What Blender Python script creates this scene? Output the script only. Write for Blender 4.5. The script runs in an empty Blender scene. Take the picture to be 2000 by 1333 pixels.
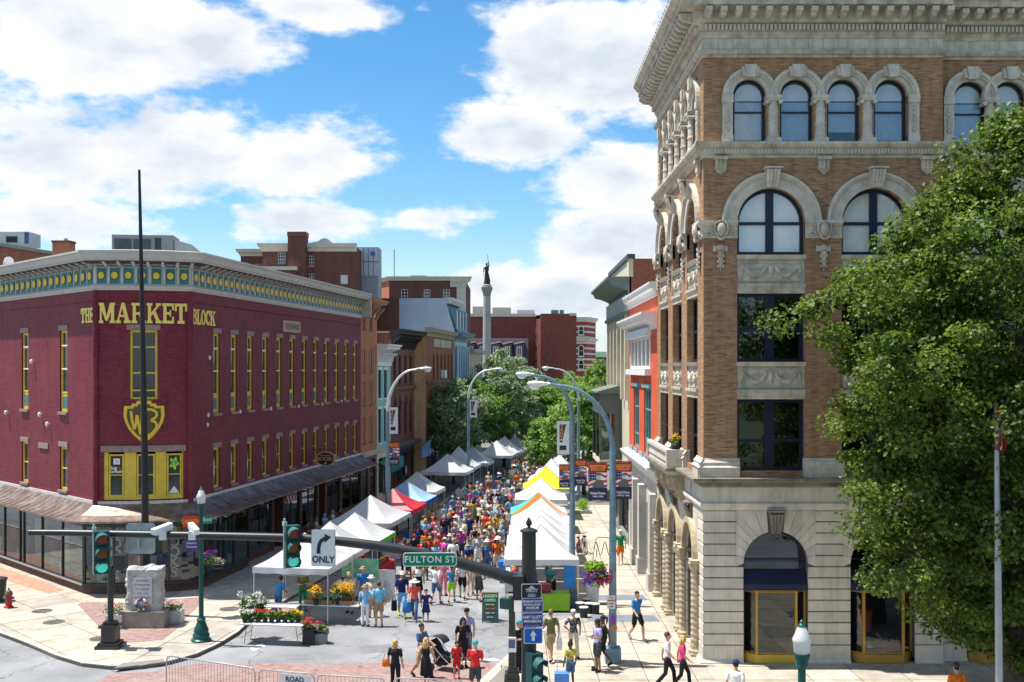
import bpy, bmesh, math, random
import numpy as np
from mathutils import Vector, Matrix
R = math.radians
PI = math.pi
SC = bpy.context.scene
COL = SC.collection
random.seed(7)
# ------------------------------------------------------------------ camera
F=2100.0  # focal length in photograph pixels (2000 px wide)
HZ = 719.0  # row of the horizon
CH = 10.0  # camera height above the street
cam_d = bpy.data.cameras.new('camera')
cam_d.sensor_width = 36.0
cam_d.lens = 36.0 * F / 2000.0
cam_d.shift_y = (HZ - 666.5) / 2000.0
cam_d.clip_end = 8000
cam_d.clip_start = 0.5
cam = bpy.data.objects.new('camera', cam_d)
cam.location = (0, 0, CH)
cam.rotation_euler = (R(90), 0, 0)
COL.objects.link(cam)
SC.camera = cam
# ------------------------------------------------------------------ light
SUN_AZ=Vector((-0.985,0.17))  # horizontal direction towards the sun
SUN_EL = R(68)
s_h = SUN_AZ.normalized()
sun_vec=Vector((s_h.x*math.cos(SUN_EL),s_h.y*math.cos(SUN_EL),math.sin(SUN_EL)))
sun_d = bpy.data.lights.new('sun', 'SUN')
sun_d.energy = 5.0
sun_d.angle = R(0.53)
sun_d.color = (1.0, 0.95, 0.87)
sun = bpy.data.objects.new('sun', sun_d)
sun.rotation_euler = sun_vec.to_track_quat('Z', 'Y').to_euler()
sun.location = (-40, 30, 80)
COL.objects.link(sun)
SKY_STRENGTH = 0.12
SKY_SAT, SKY_VAL = 1.32, 0.86
CLOUD_LIT = (5.5, 5.5, 5.5, 1)
CLOUD_BASE = (3.6, 3.95, 4.4, 1)
CLOUDS=[(150,60,520,190),(430,85,260,130),(620,15,250,70),(40,300,460,190),(330,300,420,180),(590,310,320,140),
   (90,430,380,90),(610,432,400,80),(840,430,180,60),(1080,110,230,170),(1210,140,230,220),(1000,265,260,90),
   (1220,340,220,120),(1210,480,240,120),(950,560,170,80),(1100,580,320,90),(1500,260,350,350),(-300,150,500,260),(700,620,900,90)]
SC.view_settings.view_transform = 'Standard'
SC.view_settings.look = 'None'
SC.view_settings.gamma = 1.0
SC.view_settings.use_curve_mapping = False
SC.view_settings.exposure = 0.75
SC.cycles.max_bounces = 6
SC.cycles.diffuse_bounces = 2
SC.cycles.glossy_bounces = 2
SC.cycles.transmission_bounces = 4
SC.cycles.transparent_max_bounces = 12
SC.cycles.caustics_reflective = False
SC.cycles.caustics_refractive = False
SC.cycles.use_denoising = True
def pix_dir(px, py):
 return Vector(((px - 1000) / F, 1.0, (HZ - py) / F)).normalized()
def build_world():
 w = bpy.data.worlds.new('World')
 SC.world = w
 w.use_nodes = True
 w.cycles.sampling_method = 'MANUAL'
 w.cycles.sample_map_resolution = 256
 nt = w.node_tree
 nt.nodes.clear()
 N, L = nt.nodes.new, nt.links.new
 def mth(op, a, b=None, c=None):
  n = N('ShaderNodeMath')
  n.operation = op
  for i, v in enumerate((a, b, c)):
   if v is None:
    continue
   if isinstance(v, (int, float)):
    n.inputs[i].default_value = v
   else:
    L(v, n.inputs[i])
  return n.outputs[0]
 def remap(v, a, b, lo=0.0, hi=1.0, smooth=False):
  n = N('ShaderNodeMapRange')
  if smooth:
   n.interpolation_type = 'SMOOTHSTEP'
  n.inputs['From Min'].default_value = a
  n.inputs['From Max'].default_value = b
  n.inputs['To Min'].default_value = lo
  n.inputs['To Max'].default_value = hi
  L(v, n.inputs['Value'])
  return n.outputs[0]
 tc = N('ShaderNodeTexCoord')
 D = tc.outputs['Generated']
 def noise(scale, detail, rough, off=(0, 0, 0)):
  mp = N('ShaderNodeMapping')
  mp.inputs['Location'].default_value=(3.1+off[0],1.7+off[1],0.4+off[2]*2.1)
  mp.inputs['Scale'].default_value = (1.0, 1.0, 2.1)
  L(D, mp.inputs['Vector'])
  n = N('ShaderNodeTexNoise')
  n.inputs['Scale'].default_value = scale
  n.inputs['Detail'].default_value = detail
  n.inputs['Roughness'].default_value = rough
  L(mp.outputs[0], n.inputs['Vector'])
  return n.outputs['Fac']
 n1 = noise(8.0, 7.0, 0.58)
 n2 = noise(30.0, 4.0, 0.6)
 n1o = noise(8.0, 4.0, 0.58, (-0.012, 0.0, 0.03))
 total = None
 for(bx, by, rx, ry) in CLOUDS:
  d = pix_dir(bx, by)
  mp = N('ShaderNodeMapping')
  sc = (F / rx, F / rx, F / ry)
  mp.inputs['Scale'].default_value = sc
  mp.inputs['Location'].default_value=(-d.x*sc[0],-d.y*sc[1],-d.z*sc[2])
  L(D, mp.inputs['Vector'])
  gr = N('ShaderNodeTexGradient')
  gr.gradient_type = 'SPHERICAL'
  L(mp.outputs[0], gr.inputs['Vector'])
  total=gr.outputs['Fac'] if total is None else mth('MAXIMUM',total,gr.outputs['Fac'])
 sep = N('ShaderNodeSeparateXYZ')
 L(D, sep.inputs[0])
 n3 = noise(2.2, 2.0, 0.5)
 gen=mth('MULTIPLY',remap(n3,0.45,0.65),remap(sep.outputs['Y'],0.84,0.6))
 total = mth('MAXIMUM', total, gen)
 base = mth('ADD', mth('MULTIPLY', total, 1.55), -0.72)
 dens=mth('ADD',mth('MULTIPLY_ADD',n1,2.6,-1.3),mth('MULTIPLY_ADD',n2,0.9,-0.45))
 dens = mth('ADD', dens, base)
 cov = remap(dens, -0.24, 0.30, smooth=True)
 up = mth('ADD', mth('MULTIPLY_ADD', n1o, 2.6, -1.3), base)
 thick=mth('MULTIPLY',remap(up,0.0,0.75),remap(n2,0.3,0.6,0.6,1.0))
 sky = N('ShaderNodeTexSky')
 sky.sky_type = 'NISHITA'
 sky.sun_disc = False
 sky.sun_elevation = SUN_EL
 sky.sun_rotation = math.atan2(s_h.x, s_h.y)
 sky.altitude = 50
 sky.air_density = 1.0
 sky.dust_density = 0.4
 sky.ozone_density = 3.0
 hs = N('ShaderNodeHueSaturation')
 hs.inputs['Hue'].default_value = 0.494
 hs.inputs['Saturation'].default_value = SKY_SAT
 hs.inputs['Value'].default_value = SKY_VAL
 L(sky.outputs[0], hs.inputs['Color'])
 ramp = N('ShaderNodeMix')
 ramp.data_type = 'RGBA'
 L(thick, ramp.inputs['Factor'])
 ramp.inputs['A'].default_value = CLOUD_LIT
 ramp.inputs['B'].default_value = CLOUD_BASE
 mx = N('ShaderNodeMix')
 mx.data_type = 'RGBA'
 L(cov, mx.inputs['Factor'])
 hz = N('ShaderNodeMix')
 hz.data_type = 'RGBA'
 L(remap(sep.outputs['Z'],0.13,-0.02,0.0,0.75),hz.inputs['Factor'])
 L(hs.outputs[0], hz.inputs['A'])
 hz.inputs['B'].default_value = (3.6, 4.3, 5.0, 1)
 L(hz.outputs['Result'], mx.inputs['A'])
 L(ramp.outputs['Result'], mx.inputs['B'])
 bg = N('ShaderNodeBackground')
 bg.inputs['Strength'].default_value = SKY_STRENGTH
 L(mx.outputs['Result'], bg.inputs['Color'])
 out = N('ShaderNodeOutputWorld')
 L(bg.outputs[0], out.inputs[0])
build_world()
# ------------------------------------------------------------------ placing by measured rows
def G(px, py):
 """ground point seen at a pixel"""
 y = F * CH / (py - HZ)
 return Vector(((px - 1000) * y / F, y, 0.0))
def X_at(px, Y):
 return(px - 1000) * Y / F
def Z_at(py, Y):
 return CH - (py - HZ) * Y / F
# ------------------------------------------------------------------ materials
MATS = {}
def new_mat(name):
 m = bpy.data.materials.new(name)
 m.use_nodes = True
 nt = m.node_tree
 p = nt.nodes['Principled BSDF']
 return m, nt, p
def streaks(nt, geo, fac, amount):
 """rain and soot runs down a wall: a factor multiplied into the colour"""
 N, L = nt.nodes.new, nt.links.new
 mp = N('ShaderNodeMapping')
 mp.inputs['Scale'].default_value = (3.5, 3.5, 0.3)
 L(geo.outputs['Position'], mp.inputs['Vector'])
 n = N('ShaderNodeTexNoise')
 n.inputs['Scale'].default_value = 1.0
 n.inputs['Detail'].default_value = 6
 n.inputs['Roughness'].default_value = 0.7
 L(mp.outputs[0], n.inputs['Vector'])
 r = N('ShaderNodeMapRange')
 r.inputs['From Min'].default_value = 0.48
 r.inputs['From Max'].default_value = 0.74
 r.inputs['To Min'].default_value = 1.0
 r.inputs['To Max'].default_value = 1 - amount
 L(n.outputs['Fac'], r.inputs['Value'])
 if fac is None:
  return r.outputs[0]
 m = N('ShaderNodeMath')
 m.operation = 'MULTIPLY'
 L(fac, m.inputs[0])
 L(r.outputs[0], m.inputs[1])
 return m.outputs[0]
def M(name,rgb,rough=0.6,metal=0.0,var=0.14,scale=2.5,bump=0.0,bscale=40,spec=0.35,emit=None,estr=0.0,fine=0.0,trans=0.0,streak=0.0):
 """plain surface with slight uneven colour and wear"""
 if name in MATS:
  return MATS[name]
 m, nt, p = new_mat(name)
 N, L = nt.nodes.new, nt.links.new
 p.inputs['Roughness'].default_value = rough
 p.inputs['Metallic'].default_value = metal
 p.inputs['Specular IOR Level'].default_value = spec
 geo = N('ShaderNodeNewGeometry')
 n = N('ShaderNodeTexNoise')
 n.inputs['Scale'].default_value = scale
 n.inputs['Detail'].default_value = 6
 n.inputs['Roughness'].default_value = 0.65
 L(geo.outputs['Position'], n.inputs['Vector'])
 mr = N('ShaderNodeMapRange')
 mr.inputs['From Min'].default_value = 0.3
 mr.inputs['From Max'].default_value = 0.7
 mr.inputs['To Min'].default_value = 1 - var
 mr.inputs['To Max'].default_value = 1 + var
 L(n.outputs['Fac'], mr.inputs['Value'])
 fac = mr.outputs[0]
 if fine > 0:
  n2 = N('ShaderNodeTexNoise')
  n2.inputs['Scale'].default_value = bscale
  n2.inputs['Detail'].default_value = 4
  L(geo.outputs['Position'], n2.inputs['Vector'])
  m2 = N('ShaderNodeMapRange')
  m2.inputs['From Min'].default_value = 0.3
  m2.inputs['From Max'].default_value = 0.7
  m2.inputs['To Min'].default_value = 1 - fine
  m2.inputs['To Max'].default_value = 1 + fine
  L(n2.outputs['Fac'], m2.inputs['Value'])
  mm = N('ShaderNodeMath')
  mm.operation = 'MULTIPLY'
  L(fac, mm.inputs[0])
  L(m2.outputs[0], mm.inputs[1])
  fac = mm.outputs[0]
 if streak > 0:
  fac = streaks(nt, geo, fac, streak)
 vm = N('ShaderNodeVectorMath')
 vm.operation = 'SCALE'
 vm.inputs[0].default_value = rgb
 L(fac, vm.inputs['Scale'])
 L(vm.outputs[0], p.inputs['Base Color'])
 if bump > 0:
  nb = N('ShaderNodeTexNoise')
  nb.inputs['Scale'].default_value = bscale
  nb.inputs['Detail'].default_value = 5
  L(geo.outputs['Position'], nb.inputs['Vector'])
  b = N('ShaderNodeBump')
  b.inputs['Strength'].default_value = bump
  b.inputs['Distance'].default_value = 0.02
  L(nb.outputs['Fac'], b.inputs['Height'])
  L(b.outputs[0], p.inputs['Normal'])
 if emit:
  p.inputs['Emission Color'].default_value = (*emit, 1)
  p.inputs['Emission Strength'].default_value = estr
 if trans > 0:
  out = nt.nodes['Material Output']
  t = N('ShaderNodeBsdfTranslucent')
  L(vm.outputs[0], t.inputs['Color'])
  mx = N('ShaderNodeMixShader')
  mx.inputs[0].default_value = trans
  L(p.outputs[0], mx.inputs[1])
  L(t.outputs[0], mx.inputs[2])
  L(mx.outputs[0], out.inputs['Surface'])
 MATS[name] = m
 return m
def brick_mat(name,c1,c2,mortar,bw=0.21,bh=0.075,ms=0.012,stain=(0.1,0.1,0.1),stain_amt=0.25,rough=0.85,bump=0.5,c3=None,mixscale=0.9):
 """brickwork in metres along the UV map"""
 if name in MATS:
  return MATS[name]
 m, nt, p = new_mat(name)
 N, L = nt.nodes.new, nt.links.new
 p.inputs['Roughness'].default_value = rough
 p.inputs['Specular IOR Level'].default_value = 0.2
 uv = N('ShaderNodeUVMap')
 bt = N('ShaderNodeTexBrick')
 bt.inputs['Scale'].default_value = 1.0
 bt.inputs['Brick Width'].default_value = bw
 bt.inputs['Row Height'].default_value = bh
 bt.inputs['Mortar Size'].default_value = ms
 bt.inputs['Mortar Smooth'].default_value = 0.3
 bt.inputs['Bias'].default_value = 0.0
 bt.inputs['Color1'].default_value = (*c1, 1)
 bt.inputs['Color2'].default_value = (*c2, 1)
 bt.inputs['Mortar'].default_value = (*mortar, 1)
 L(uv.outputs[0], bt.inputs['Vector'])
 geo = N('ShaderNodeNewGeometry')
 mp = N('ShaderNodeMapping')
 mp.inputs['Scale'].default_value = (0.85 / bw, 0.85 / bh, 1)
 L(uv.outputs[0], mp.inputs['Vector'])
 n0 = N('ShaderNodeTexNoise')
 n0.inputs['Scale'].default_value = 1.0
 n0.inputs['Detail'].default_value = 2
 L(mp.outputs[0], n0.inputs['Vector'])
 r0 = N('ShaderNodeMapRange')
 r0.inputs['From Min'].default_value = 0.5
 r0.inputs['From Max'].default_value = 0.66
 r0.inputs['To Max'].default_value = mixscale
 L(n0.outputs['Fac'], r0.inputs['Value'])
 mx0 = N('ShaderNodeMix')
 mx0.data_type = 'RGBA'
 L(r0.outputs[0], mx0.inputs['Factor'])
 L(bt.outputs['Color'], mx0.inputs['A'])
 c3 = c3 or tuple(v * 0.6 for v in c1)
 mx0.inputs['B'].default_value = (*c3, 1)
 n1 = N('ShaderNodeTexNoise')
 n1.inputs['Scale'].default_value = 0.45
 n1.inputs['Detail'].default_value = 7
 n1.inputs['Roughness'].default_value = 0.68
 L(geo.outputs['Position'], n1.inputs['Vector'])
 r1 = N('ShaderNodeMapRange')
 r1.inputs['From Min'].default_value = 0.46
 r1.inputs['From Max'].default_value = 0.76
 r1.inputs['To Max'].default_value = stain_amt * 2
 L(n1.outputs['Fac'], r1.inputs['Value'])
 mx = N('ShaderNodeMix')
 mx.data_type = 'RGBA'
 L(r1.outputs[0], mx.inputs['Factor'])
 L(mx0.outputs['Result'], mx.inputs['A'])
 mx.inputs['B'].default_value = (*stain, 1)
 vs = N('ShaderNodeVectorMath')
 vs.operation = 'SCALE'
 L(mx.outputs['Result'], vs.inputs[0])
 L(streaks(nt, geo, None, 0.28), vs.inputs['Scale'])
 L(vs.outputs[0], p.inputs['Base Color'])
 if bump:
  nb = N('ShaderNodeTexNoise')
  nb.inputs['Scale'].default_value = 18
  nb.inputs['Detail'].default_value = 4
  L(geo.outputs['Position'], nb.inputs['Vector'])
  sm = N('ShaderNodeMath')
  sm.operation = 'MULTIPLY_ADD'
  L(bt.outputs['Fac'], sm.inputs[0])
  sm.inputs[1].default_value = -1.0
  L(nb.outputs['Fac'], sm.inputs[2])
  b = N('ShaderNodeBump')
  b.inputs['Strength'].default_value = bump
  b.inputs['Distance'].default_value = 0.015
  L(sm.outputs[0], b.inputs['Height'])
  L(b.outputs[0], p.inputs['Normal'])
 MATS[name] = m
 return m
def glass_mat(name,tint=(0.55,0.62,0.66),see=0.7,rough=0.03,refl=0.22):
 """window glass: partly see-through, partly mirror"""
 if name in MATS:
  return MATS[name]
 m, nt, p = new_mat(name)
 N, L = nt.nodes.new, nt.links.new
 nt.nodes.remove(p)
 out = nt.nodes['Material Output']
 tr = N('ShaderNodeBsdfTransparent')
 tr.inputs[0].default_value = (*[v * see for v in tint], 1)
 gl = N('ShaderNodeBsdfGlossy')
 gl.inputs['Roughness'].default_value = rough
 gl.inputs['Color'].default_value = (0.9, 0.95, 1, 1)
 geo = N('ShaderNodeNewGeometry')
 n = N('ShaderNodeTexNoise')
 n.inputs['Scale'].default_value = 1.3
 L(geo.outputs['Position'], n.inputs['Vector'])
 b = N('ShaderNodeBump')
 b.inputs['Strength'].default_value = 0.05
 b.inputs['Distance'].default_value = 0.05
 L(n.outputs['Fac'], b.inputs['Height'])
 L(b.outputs[0], gl.inputs['Normal'])
 lw = N('ShaderNodeLayerWeight')
 lw.inputs['Blend'].default_value = 0.25
 mr = N('ShaderNodeMapRange')
 mr.inputs['To Min'].default_value = refl
 mr.inputs['To Max'].default_value = refl + 0.3
 L(lw.outputs['Facing'], mr.inputs['Value'])
 mx = N('ShaderNodeMixShader')
 L(mr.outputs[0], mx.inputs[0])
 L(tr.outputs[0], mx.inputs[1])
 L(gl.outputs[0], mx.inputs[2])
 L(mx.outputs[0], out.inputs['Surface'])
 MATS[name] = m
 return m
def leaf_mat(name, c_dark, c_light, trans=0.45):
 if name in MATS:
  return MATS[name]
 m, nt, p = new_mat(name)
 N, L = nt.nodes.new, nt.links.new
 geo = N('ShaderNodeNewGeometry')
 n = N('ShaderNodeTexNoise')
 n.inputs['Scale'].default_value = 0.9
 n.inputs['Detail'].default_value = 5
 L(geo.outputs['Position'], n.inputs['Vector'])
 ad = N('ShaderNodeMath')
 ad.operation = 'MULTIPLY_ADD'
 L(geo.outputs['Random Per Island'], ad.inputs[0])
 ad.inputs[1].default_value = 0.55
 L(n.outputs['Fac'], ad.inputs[2])
 mr = N('ShaderNodeMapRange')
 mr.inputs['From Min'].default_value = 0.4
 mr.inputs['From Max'].default_value = 1.2
 L(ad.outputs[0], mr.inputs['Value'])
 mx = N('ShaderNodeMix')
 mx.data_type = 'RGBA'
 L(mr.outputs[0], mx.inputs['Factor'])
 mx.inputs['A'].default_value = (*c_dark, 1)
 mx.inputs['B'].default_value = (*c_light, 1)
 L(mx.outputs['Result'], p.inputs['Base Color'])
 p.inputs['Roughness'].default_value = 0.5
 p.inputs['Specular IOR Level'].default_value = 0.35
 t = N('ShaderNodeBsdfTranslucent')
 hs = N('ShaderNodeHueSaturation')
 hs.inputs['Value'].default_value = 1.5
 hs.inputs['Hue'].default_value = 0.48
 L(mx.outputs['Result'], hs.inputs['Color'])
 L(hs.outputs[0], t.inputs['Color'])
 ms = N('ShaderNodeMixShader')
 ms.inputs[0].default_value = trans
 L(p.outputs[0], ms.inputs[1])
 L(t.outputs[0], ms.inputs[2])
 L(ms.outputs[0], nt.nodes['Material Output'].inputs['Surface'])
 MATS[name] = m
 return m
# ------------------------------------------------------------------ frames and meshes
class Frame:
 """facade frame: u along the wall, d out of the wall, z up. sag > 0 bows the wall outwards."""
 def __init__(s, o, u, n=None, length=None, sag=0.0):
  s.o = Vector((o[0], o[1], o[2] if len(o) > 2 else 0.0))
  s.u = Vector((u[0], u[1], 0)).normalized()
  s.n=Vector((n[0],n[1],0)).normalized() if n else Vector((s.u.y,-s.u.x,0))
  s.len = length
  s.sag = sag
  s.flip = s.u.cross(s.n).z < 0
  if sag:
   c = length
   s.rad = (c * c / 4 + sag * sag) / (2 * sag)
   s.half = math.asin(min(1, c / 2 / s.rad))
 def p(s, u, d, z):
  if s.sag:
   a = (u / s.len - 0.5) * 2 * s.half
   r = s.rad + d
   uu = s.len / 2 + r * math.sin(a)
   dd = r * math.cos(a) - (s.rad - s.sag)
   return s.o + s.u * uu + s.n * dd + Vector((0, 0, z))
  return s.o + s.u * u + s.n * d + Vector((0, 0, z))
 def angle(s, u):
  """rotation about z that turns +x onto u and -y onto n at this u"""
  a = math.atan2(s.u.y, s.u.x)
  if s.sag:
   a += (u / s.len - 0.5) * 2 * s.half
  return a
WORLD = Frame((0, 0, 0), (1, 0), (0, 1))
WL = {}  # world translation of every parent
def wl(o):
 v = Vector((0, 0, 0))
 while o is not None:
  v += o.location
  o = o.parent
 return v
class MB:
 def __init__(s, fr=None):
  s.fr = fr or WORLD
  s.v = []  # local coordinates
  s.f = []
  s.m = []
  s.cur = 0
 def add(s, vs, fs):
  k = len(s.v)
  s.v.extend(vs)
  for f in fs:
   s.f.append([k + i for i in f])
   s.m.append(s.cur)
 def slot(s, i):
  s.cur = i
  return s
 def box(s, u0, u1, d0, d1, z0, z1, taper=0.0):
  if u1 < u0:
   u0, u1 = u1, u0
  n = 1
  if s.fr.sag:
   n = max(1, int((u1 - u0) / 0.22))
  vs, fs = [], []
  for i in range(n + 1):
   u = u0 + (u1 - u0) * i / n
   vs += [(u, d0, z0), (u, d1, z0), (u, d1, z1), (u, d0, z1)]
  for i in range(n):
   a = i * 4
   b = a + 4
   fs+=[(a,a+1,b+1,b),(a+1,a+2,b+2,b+1),(a+2,a+3,b+3,b+2),(a+3,a,b,b+3)]
  fs += [(3, 2, 1, 0), tuple(n * 4 + i for i in(0, 1, 2, 3))]
  s.add(vs, fs)
  return s
 def profile(s, pts, u0, u1, miter0=0.0, miter1=0.0, capped=True):
  """(d,z) outline run along u; miter shifts u by miter*d at each end"""
  n = 1
  if s.fr.sag:
   n = max(1, int((u1 - u0) / 0.22))
  vs, fs = [], []
  k = len(pts)
  for i in range(n + 1):
   for(d, z) in pts:
    a = u0 - miter0 * d
    b = u1 + miter1 * d
    vs.append((a + (b - a) * i / n, d, z))
  for i in range(n):
   for j in range(k):
    a, b = i * k + j, i * k + (j + 1) % k
    fs.append((a, b, b + k, a + k))
  if capped:
   fs.append(tuple(reversed(range(k))))
   fs.append(tuple(n * k + j for j in range(k)))
  s.add(vs, fs)
  return s
 def plate(s, pts, d0, d1):
  """(u,z) outline, extruded from d0 to d1 (pts counter-clockwise seen from outside, u to the viewer's right)"""
  k = len(pts)
  vs = [(u, d1, z) for u, z in pts] + [(u, d0, z) for u, z in pts]
  fs = [tuple(reversed(range(k))), tuple(range(k, 2 * k))]
  for j in range(k):
   fs.append((j, (j + 1) % k, (j + 1) % k + k, j + k))
  s.add(vs, fs)
  return s
 def quad(s, a, b, c, d):
  s.add([a, b, c, d], [(0, 1, 2, 3)])
  return s
 def tube(s, pts, rad, n=8, cap=True, square=False):
  pts = [Vector(p) for p in pts]
  rs = rad if isinstance(rad, (list, tuple)) else[rad] * len(pts)
  vs, fs = [], []
  prev = None
  for i, p in enumerate(pts):
   if i == 0:
    t = pts[1] - p
   elif i == len(pts) - 1:
    t = p - pts[i - 1]
   else:
    t = (pts[i + 1] - p).normalized() + (p - pts[i - 1]).normalized()
   if t.length < 1e-9:
    t = Vector((0, 0, 1))
   t.normalize()
   if prev is None:
    a = Vector((1, 0, 0)) if abs(t.x) < 0.9 else Vector((0, 1, 0))
   else:
    a = prev
   b = t.cross(a).normalized()
   a = b.cross(t).normalized()
   prev = a
   for j in range(n):
    th = 2 * PI * (j + (0.5 if square else 0)) / n
    q = p + (a * math.cos(th) + b * math.sin(th)) * rs[i]
    vs.append(tuple(q))
  for i in range(len(pts) - 1):
   for j in range(n):
    a, b = i * n + j, i * n + (j + 1) % n
    fs.append((a, b, b + n, a + n))
  if cap:
   fs.append(tuple(reversed(range(n))))
   fs.append(tuple((len(pts) - 1) * n + j for j in range(n)))
  s.add(vs, fs)
  return s
 def lathe(s, prof, c=(0, 0, 0), n=12, a0=0.0, arc=2 * PI):
  """(r,z) profile turned about a vertical axis at c"""
  vs, fs = [], []
  full = abs(arc - 2 * PI) < 1e-6
  m = n if full else n + 1
  for(r, z) in prof:
   for j in range(m):
    th = a0 + arc * j / n
    vs.append((c[0]+r*math.cos(th),c[1]+r*math.sin(th),c[2]+z))
  for i in range(len(prof) - 1):
   for j in range(n):
    a = i * m + j
    b = i * m + (j + 1) % m
    fs.append((a, b, b + m, a + m))
  if full:
   fs.append(tuple(reversed(range(m))))
   fs.append(tuple((len(prof) - 1) * m + j for j in range(m)))
  s.add(vs, fs)
  return s
 def ball(s, c, r, n=10, k=6):
  r = r if isinstance(r, (tuple, list)) else(r, r, r)
  vs, fs = [], []
  for i in range(k + 1):
   ph = -PI / 2 + PI * i / k
   for j in range(n):
    th = 2 * PI * j / n
    vs.append((c[0]+r[0]*math.cos(ph)*math.cos(th),c[1]+r[1]*math.cos(ph)*math.sin(th),c[2]+r[2]*math.sin(ph)))
  for i in range(k):
   for j in range(n):
    a, b = i * n + j, i * n + (j + 1) % n
    fs.append((a, b, b + n, a + n))
  s.add(vs, fs)
  return s
 def disc(s, u, z, r, d0, d1, n=16, rz=None):
  rz = rz or r
  s.plate([(u+r*math.cos(2*PI*j/n),z+rz*math.sin(2*PI*j/n)) for j in range(n)],d0,d1)
  return s
 def ring_arc(s, u, z, r0, r1, d0, d1, a0=0.0, a1=PI, n=14):
  """arch band from radius r0 to r1"""
  vs, fs = [], []
  for i in range(n + 1):
   th = a0 + (a1 - a0) * i / n
   c, sn = math.cos(th), math.sin(th)
   vs+=[(u+r0*c,d0,z+r0*sn),(u+r1*c,d0,z+r1*sn),(u+r1*c,d1,z+r1*sn),(u+r0*c,d1,z+r0*sn)]
  for i in range(n):
   a, b = i * 4, i * 4 + 4
   fs+=[(a,a+1,b+1,b),(a+1,a+2,b+2,b+1),(a+2,a+3,b+3,b+2),(a+3,a,b,b+3)]
  fs += [(0, 3, 2, 1), tuple(n * 4 + i for i in range(4))]
  s.add(vs, fs)
  return s
 def wall(s, u0, u1, z0, z1, holes, depth=0.25, d=0.0, extra=()):
  """wall sheet at d with openings (u0,u1,z0,z1[,arch]) and reveals of the given depth"""
  us = {u0, u1}
  zs = {z0, z1}
  for h in holes:
   us|={max(u0, h[0]), min(u1, h[1])}
   zs|={max(z0, h[2]), min(z1, h[3])}
  if s.fr.sag:
   n = int((u1 - u0) / 0.22) + 1
   us|={u0 + (u1 - u0) * i / n for i in range(n + 1)}
  us = sorted(us)
  zs = sorted(zs)
  vs, fs = [], []
  idx = {}
  def vid(a, b):
   if(a, b) not in idx:
    idx[(a, b)] = len(vs)
    vs.append((us[a], d, zs[b]))
   return idx[(a, b)]
  for i in range(len(us) - 1):
   uc = (us[i] + us[i + 1]) / 2
   for j in range(len(zs) - 1):
    zc = (zs[j] + zs[j + 1]) / 2
    if any(h[0] < uc < h[1] and h[2] < zc < h[3] for h in holes):
     continue
    fs.append((vid(i,j),vid(i,j+1),vid(i+1,j+1),vid(i+1,j)))
  s.add(vs, fs)
  for h in holes:
   a, b, c, e = h[:4]
   arch = len(h) > 4 and h[4]
   r = (b - a) / 2
   top = e - r if arch else e
   di = d - depth
   s.quad((a, d, c), (a, d, top), (a, di, top), (a, di, c))
   s.quad((b, di, c), (b, di, top), (b, d, top), (b, d, c))
   s.quad((a, d, c), (a, di, c), (b, di, c), (b, d, c))
   if not arch:
    n = max(1, int((b - a) / 0.22)) if s.fr.sag else 1
    for q in range(n):
     q0, q1 = a + (b - a) * q / n, a + (b - a) * (q + 1) / n
     s.quad((q0, d, e), (q1, d, e), (q1, di, e), (q0, di, e))
   else:
    n = 16
    uc = (a + b) / 2
    arc=[(uc+r*math.cos(PI*i/n),top+r*math.sin(PI*i/n)) for i in range(n+1)]
    for i in range(n):
     p, q = arc[i], arc[i + 1]
     corner = (b, e) if i < n//2 else(a, e)
     s.add([(p[0],d,p[1]),(corner[0],d,corner[1]),(q[0],d,q[1])],[(0,1,2)])
     s.quad((p[0],d,p[1]),(q[0],d,q[1]),(q[0],di,q[1]),(p[0],di,p[1]))
    s.add([(arc[n//2][0],d,arc[n//2][1]),(b,d,e),(a,d,e)],[(0,1,2)])
  return s
 def mesh(s, name, origin=(0, 0, 0), smooth=False):
  fr = s.fr
  o = Vector(origin)
  vs = [tuple(fr.p(*p) - o) for p in s.v]
  me = bpy.data.meshes.new(name)
  fs=[tuple(reversed(f)) for f in s.f] if fr.flip else[tuple(f) for f in s.f]
  me.from_pydata(vs, [], fs)
  uvl = me.uv_layers.new(name='UVMap')
  data = []
  V = s.v
  for f in fs:
   p, q, r = V[f[0]], V[f[1]], V[f[2]]
   a0, a1, a2 = q[0] - p[0], q[1] - p[1], q[2] - p[2]
   b0, b1, b2 = r[0] - p[0], r[1] - p[1], r[2] - p[2]
   n0,n1,n2=abs(a1*b2-a2*b1),abs(a2*b0-a0*b2),abs(a0*b1-a1*b0)
   i,j=(0,2) if n1>=n0 and n1>=n2 else((1,2) if n0>=n2 else(0,1))
   for k in f:
    data += (V[k][i], V[k][j])
  uvl.data.foreach_set('uv', data)
  me.polygons.foreach_set('material_index', s.m)
  if smooth:
   me.polygons.foreach_set('use_smooth', [True] * len(me.polygons))
  me.update()
  return me
 def build(s, name, mats, parent=None, smooth=False, origin=None):
  if not isinstance(mats, (list, tuple)):
   mats = [mats]
  base = wl(parent) if parent is not None else Vector((0, 0, 0))
  if parent is None and origin is not None:
   base = Vector(origin)
  me = s.mesh(name, base, smooth)
  for m in mats:
   me.materials.append(m)
  o = bpy.data.objects.new(name, me)
  COL.objects.link(o)
  if parent is not None:
   o.parent = parent
  elif origin is not None:
   o.location = origin
  if smooth == 'auto':
   auto_smooth(o)
  return o
def auto_smooth(o, ang=40):
 me = o.data
 bm = bmesh.new()
 bm.from_mesh(me)
 bmesh.ops.remove_doubles(bm, verts=bm.verts, dist=1e-5)
 for f in bm.faces:
  f.smooth = True
 for e in bm.edges:
  if len(e.link_faces) == 2 and e.calc_face_angle(0) > R(ang):
   e.smooth = False
 bm.to_mesh(me)
 bm.free()
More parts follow.
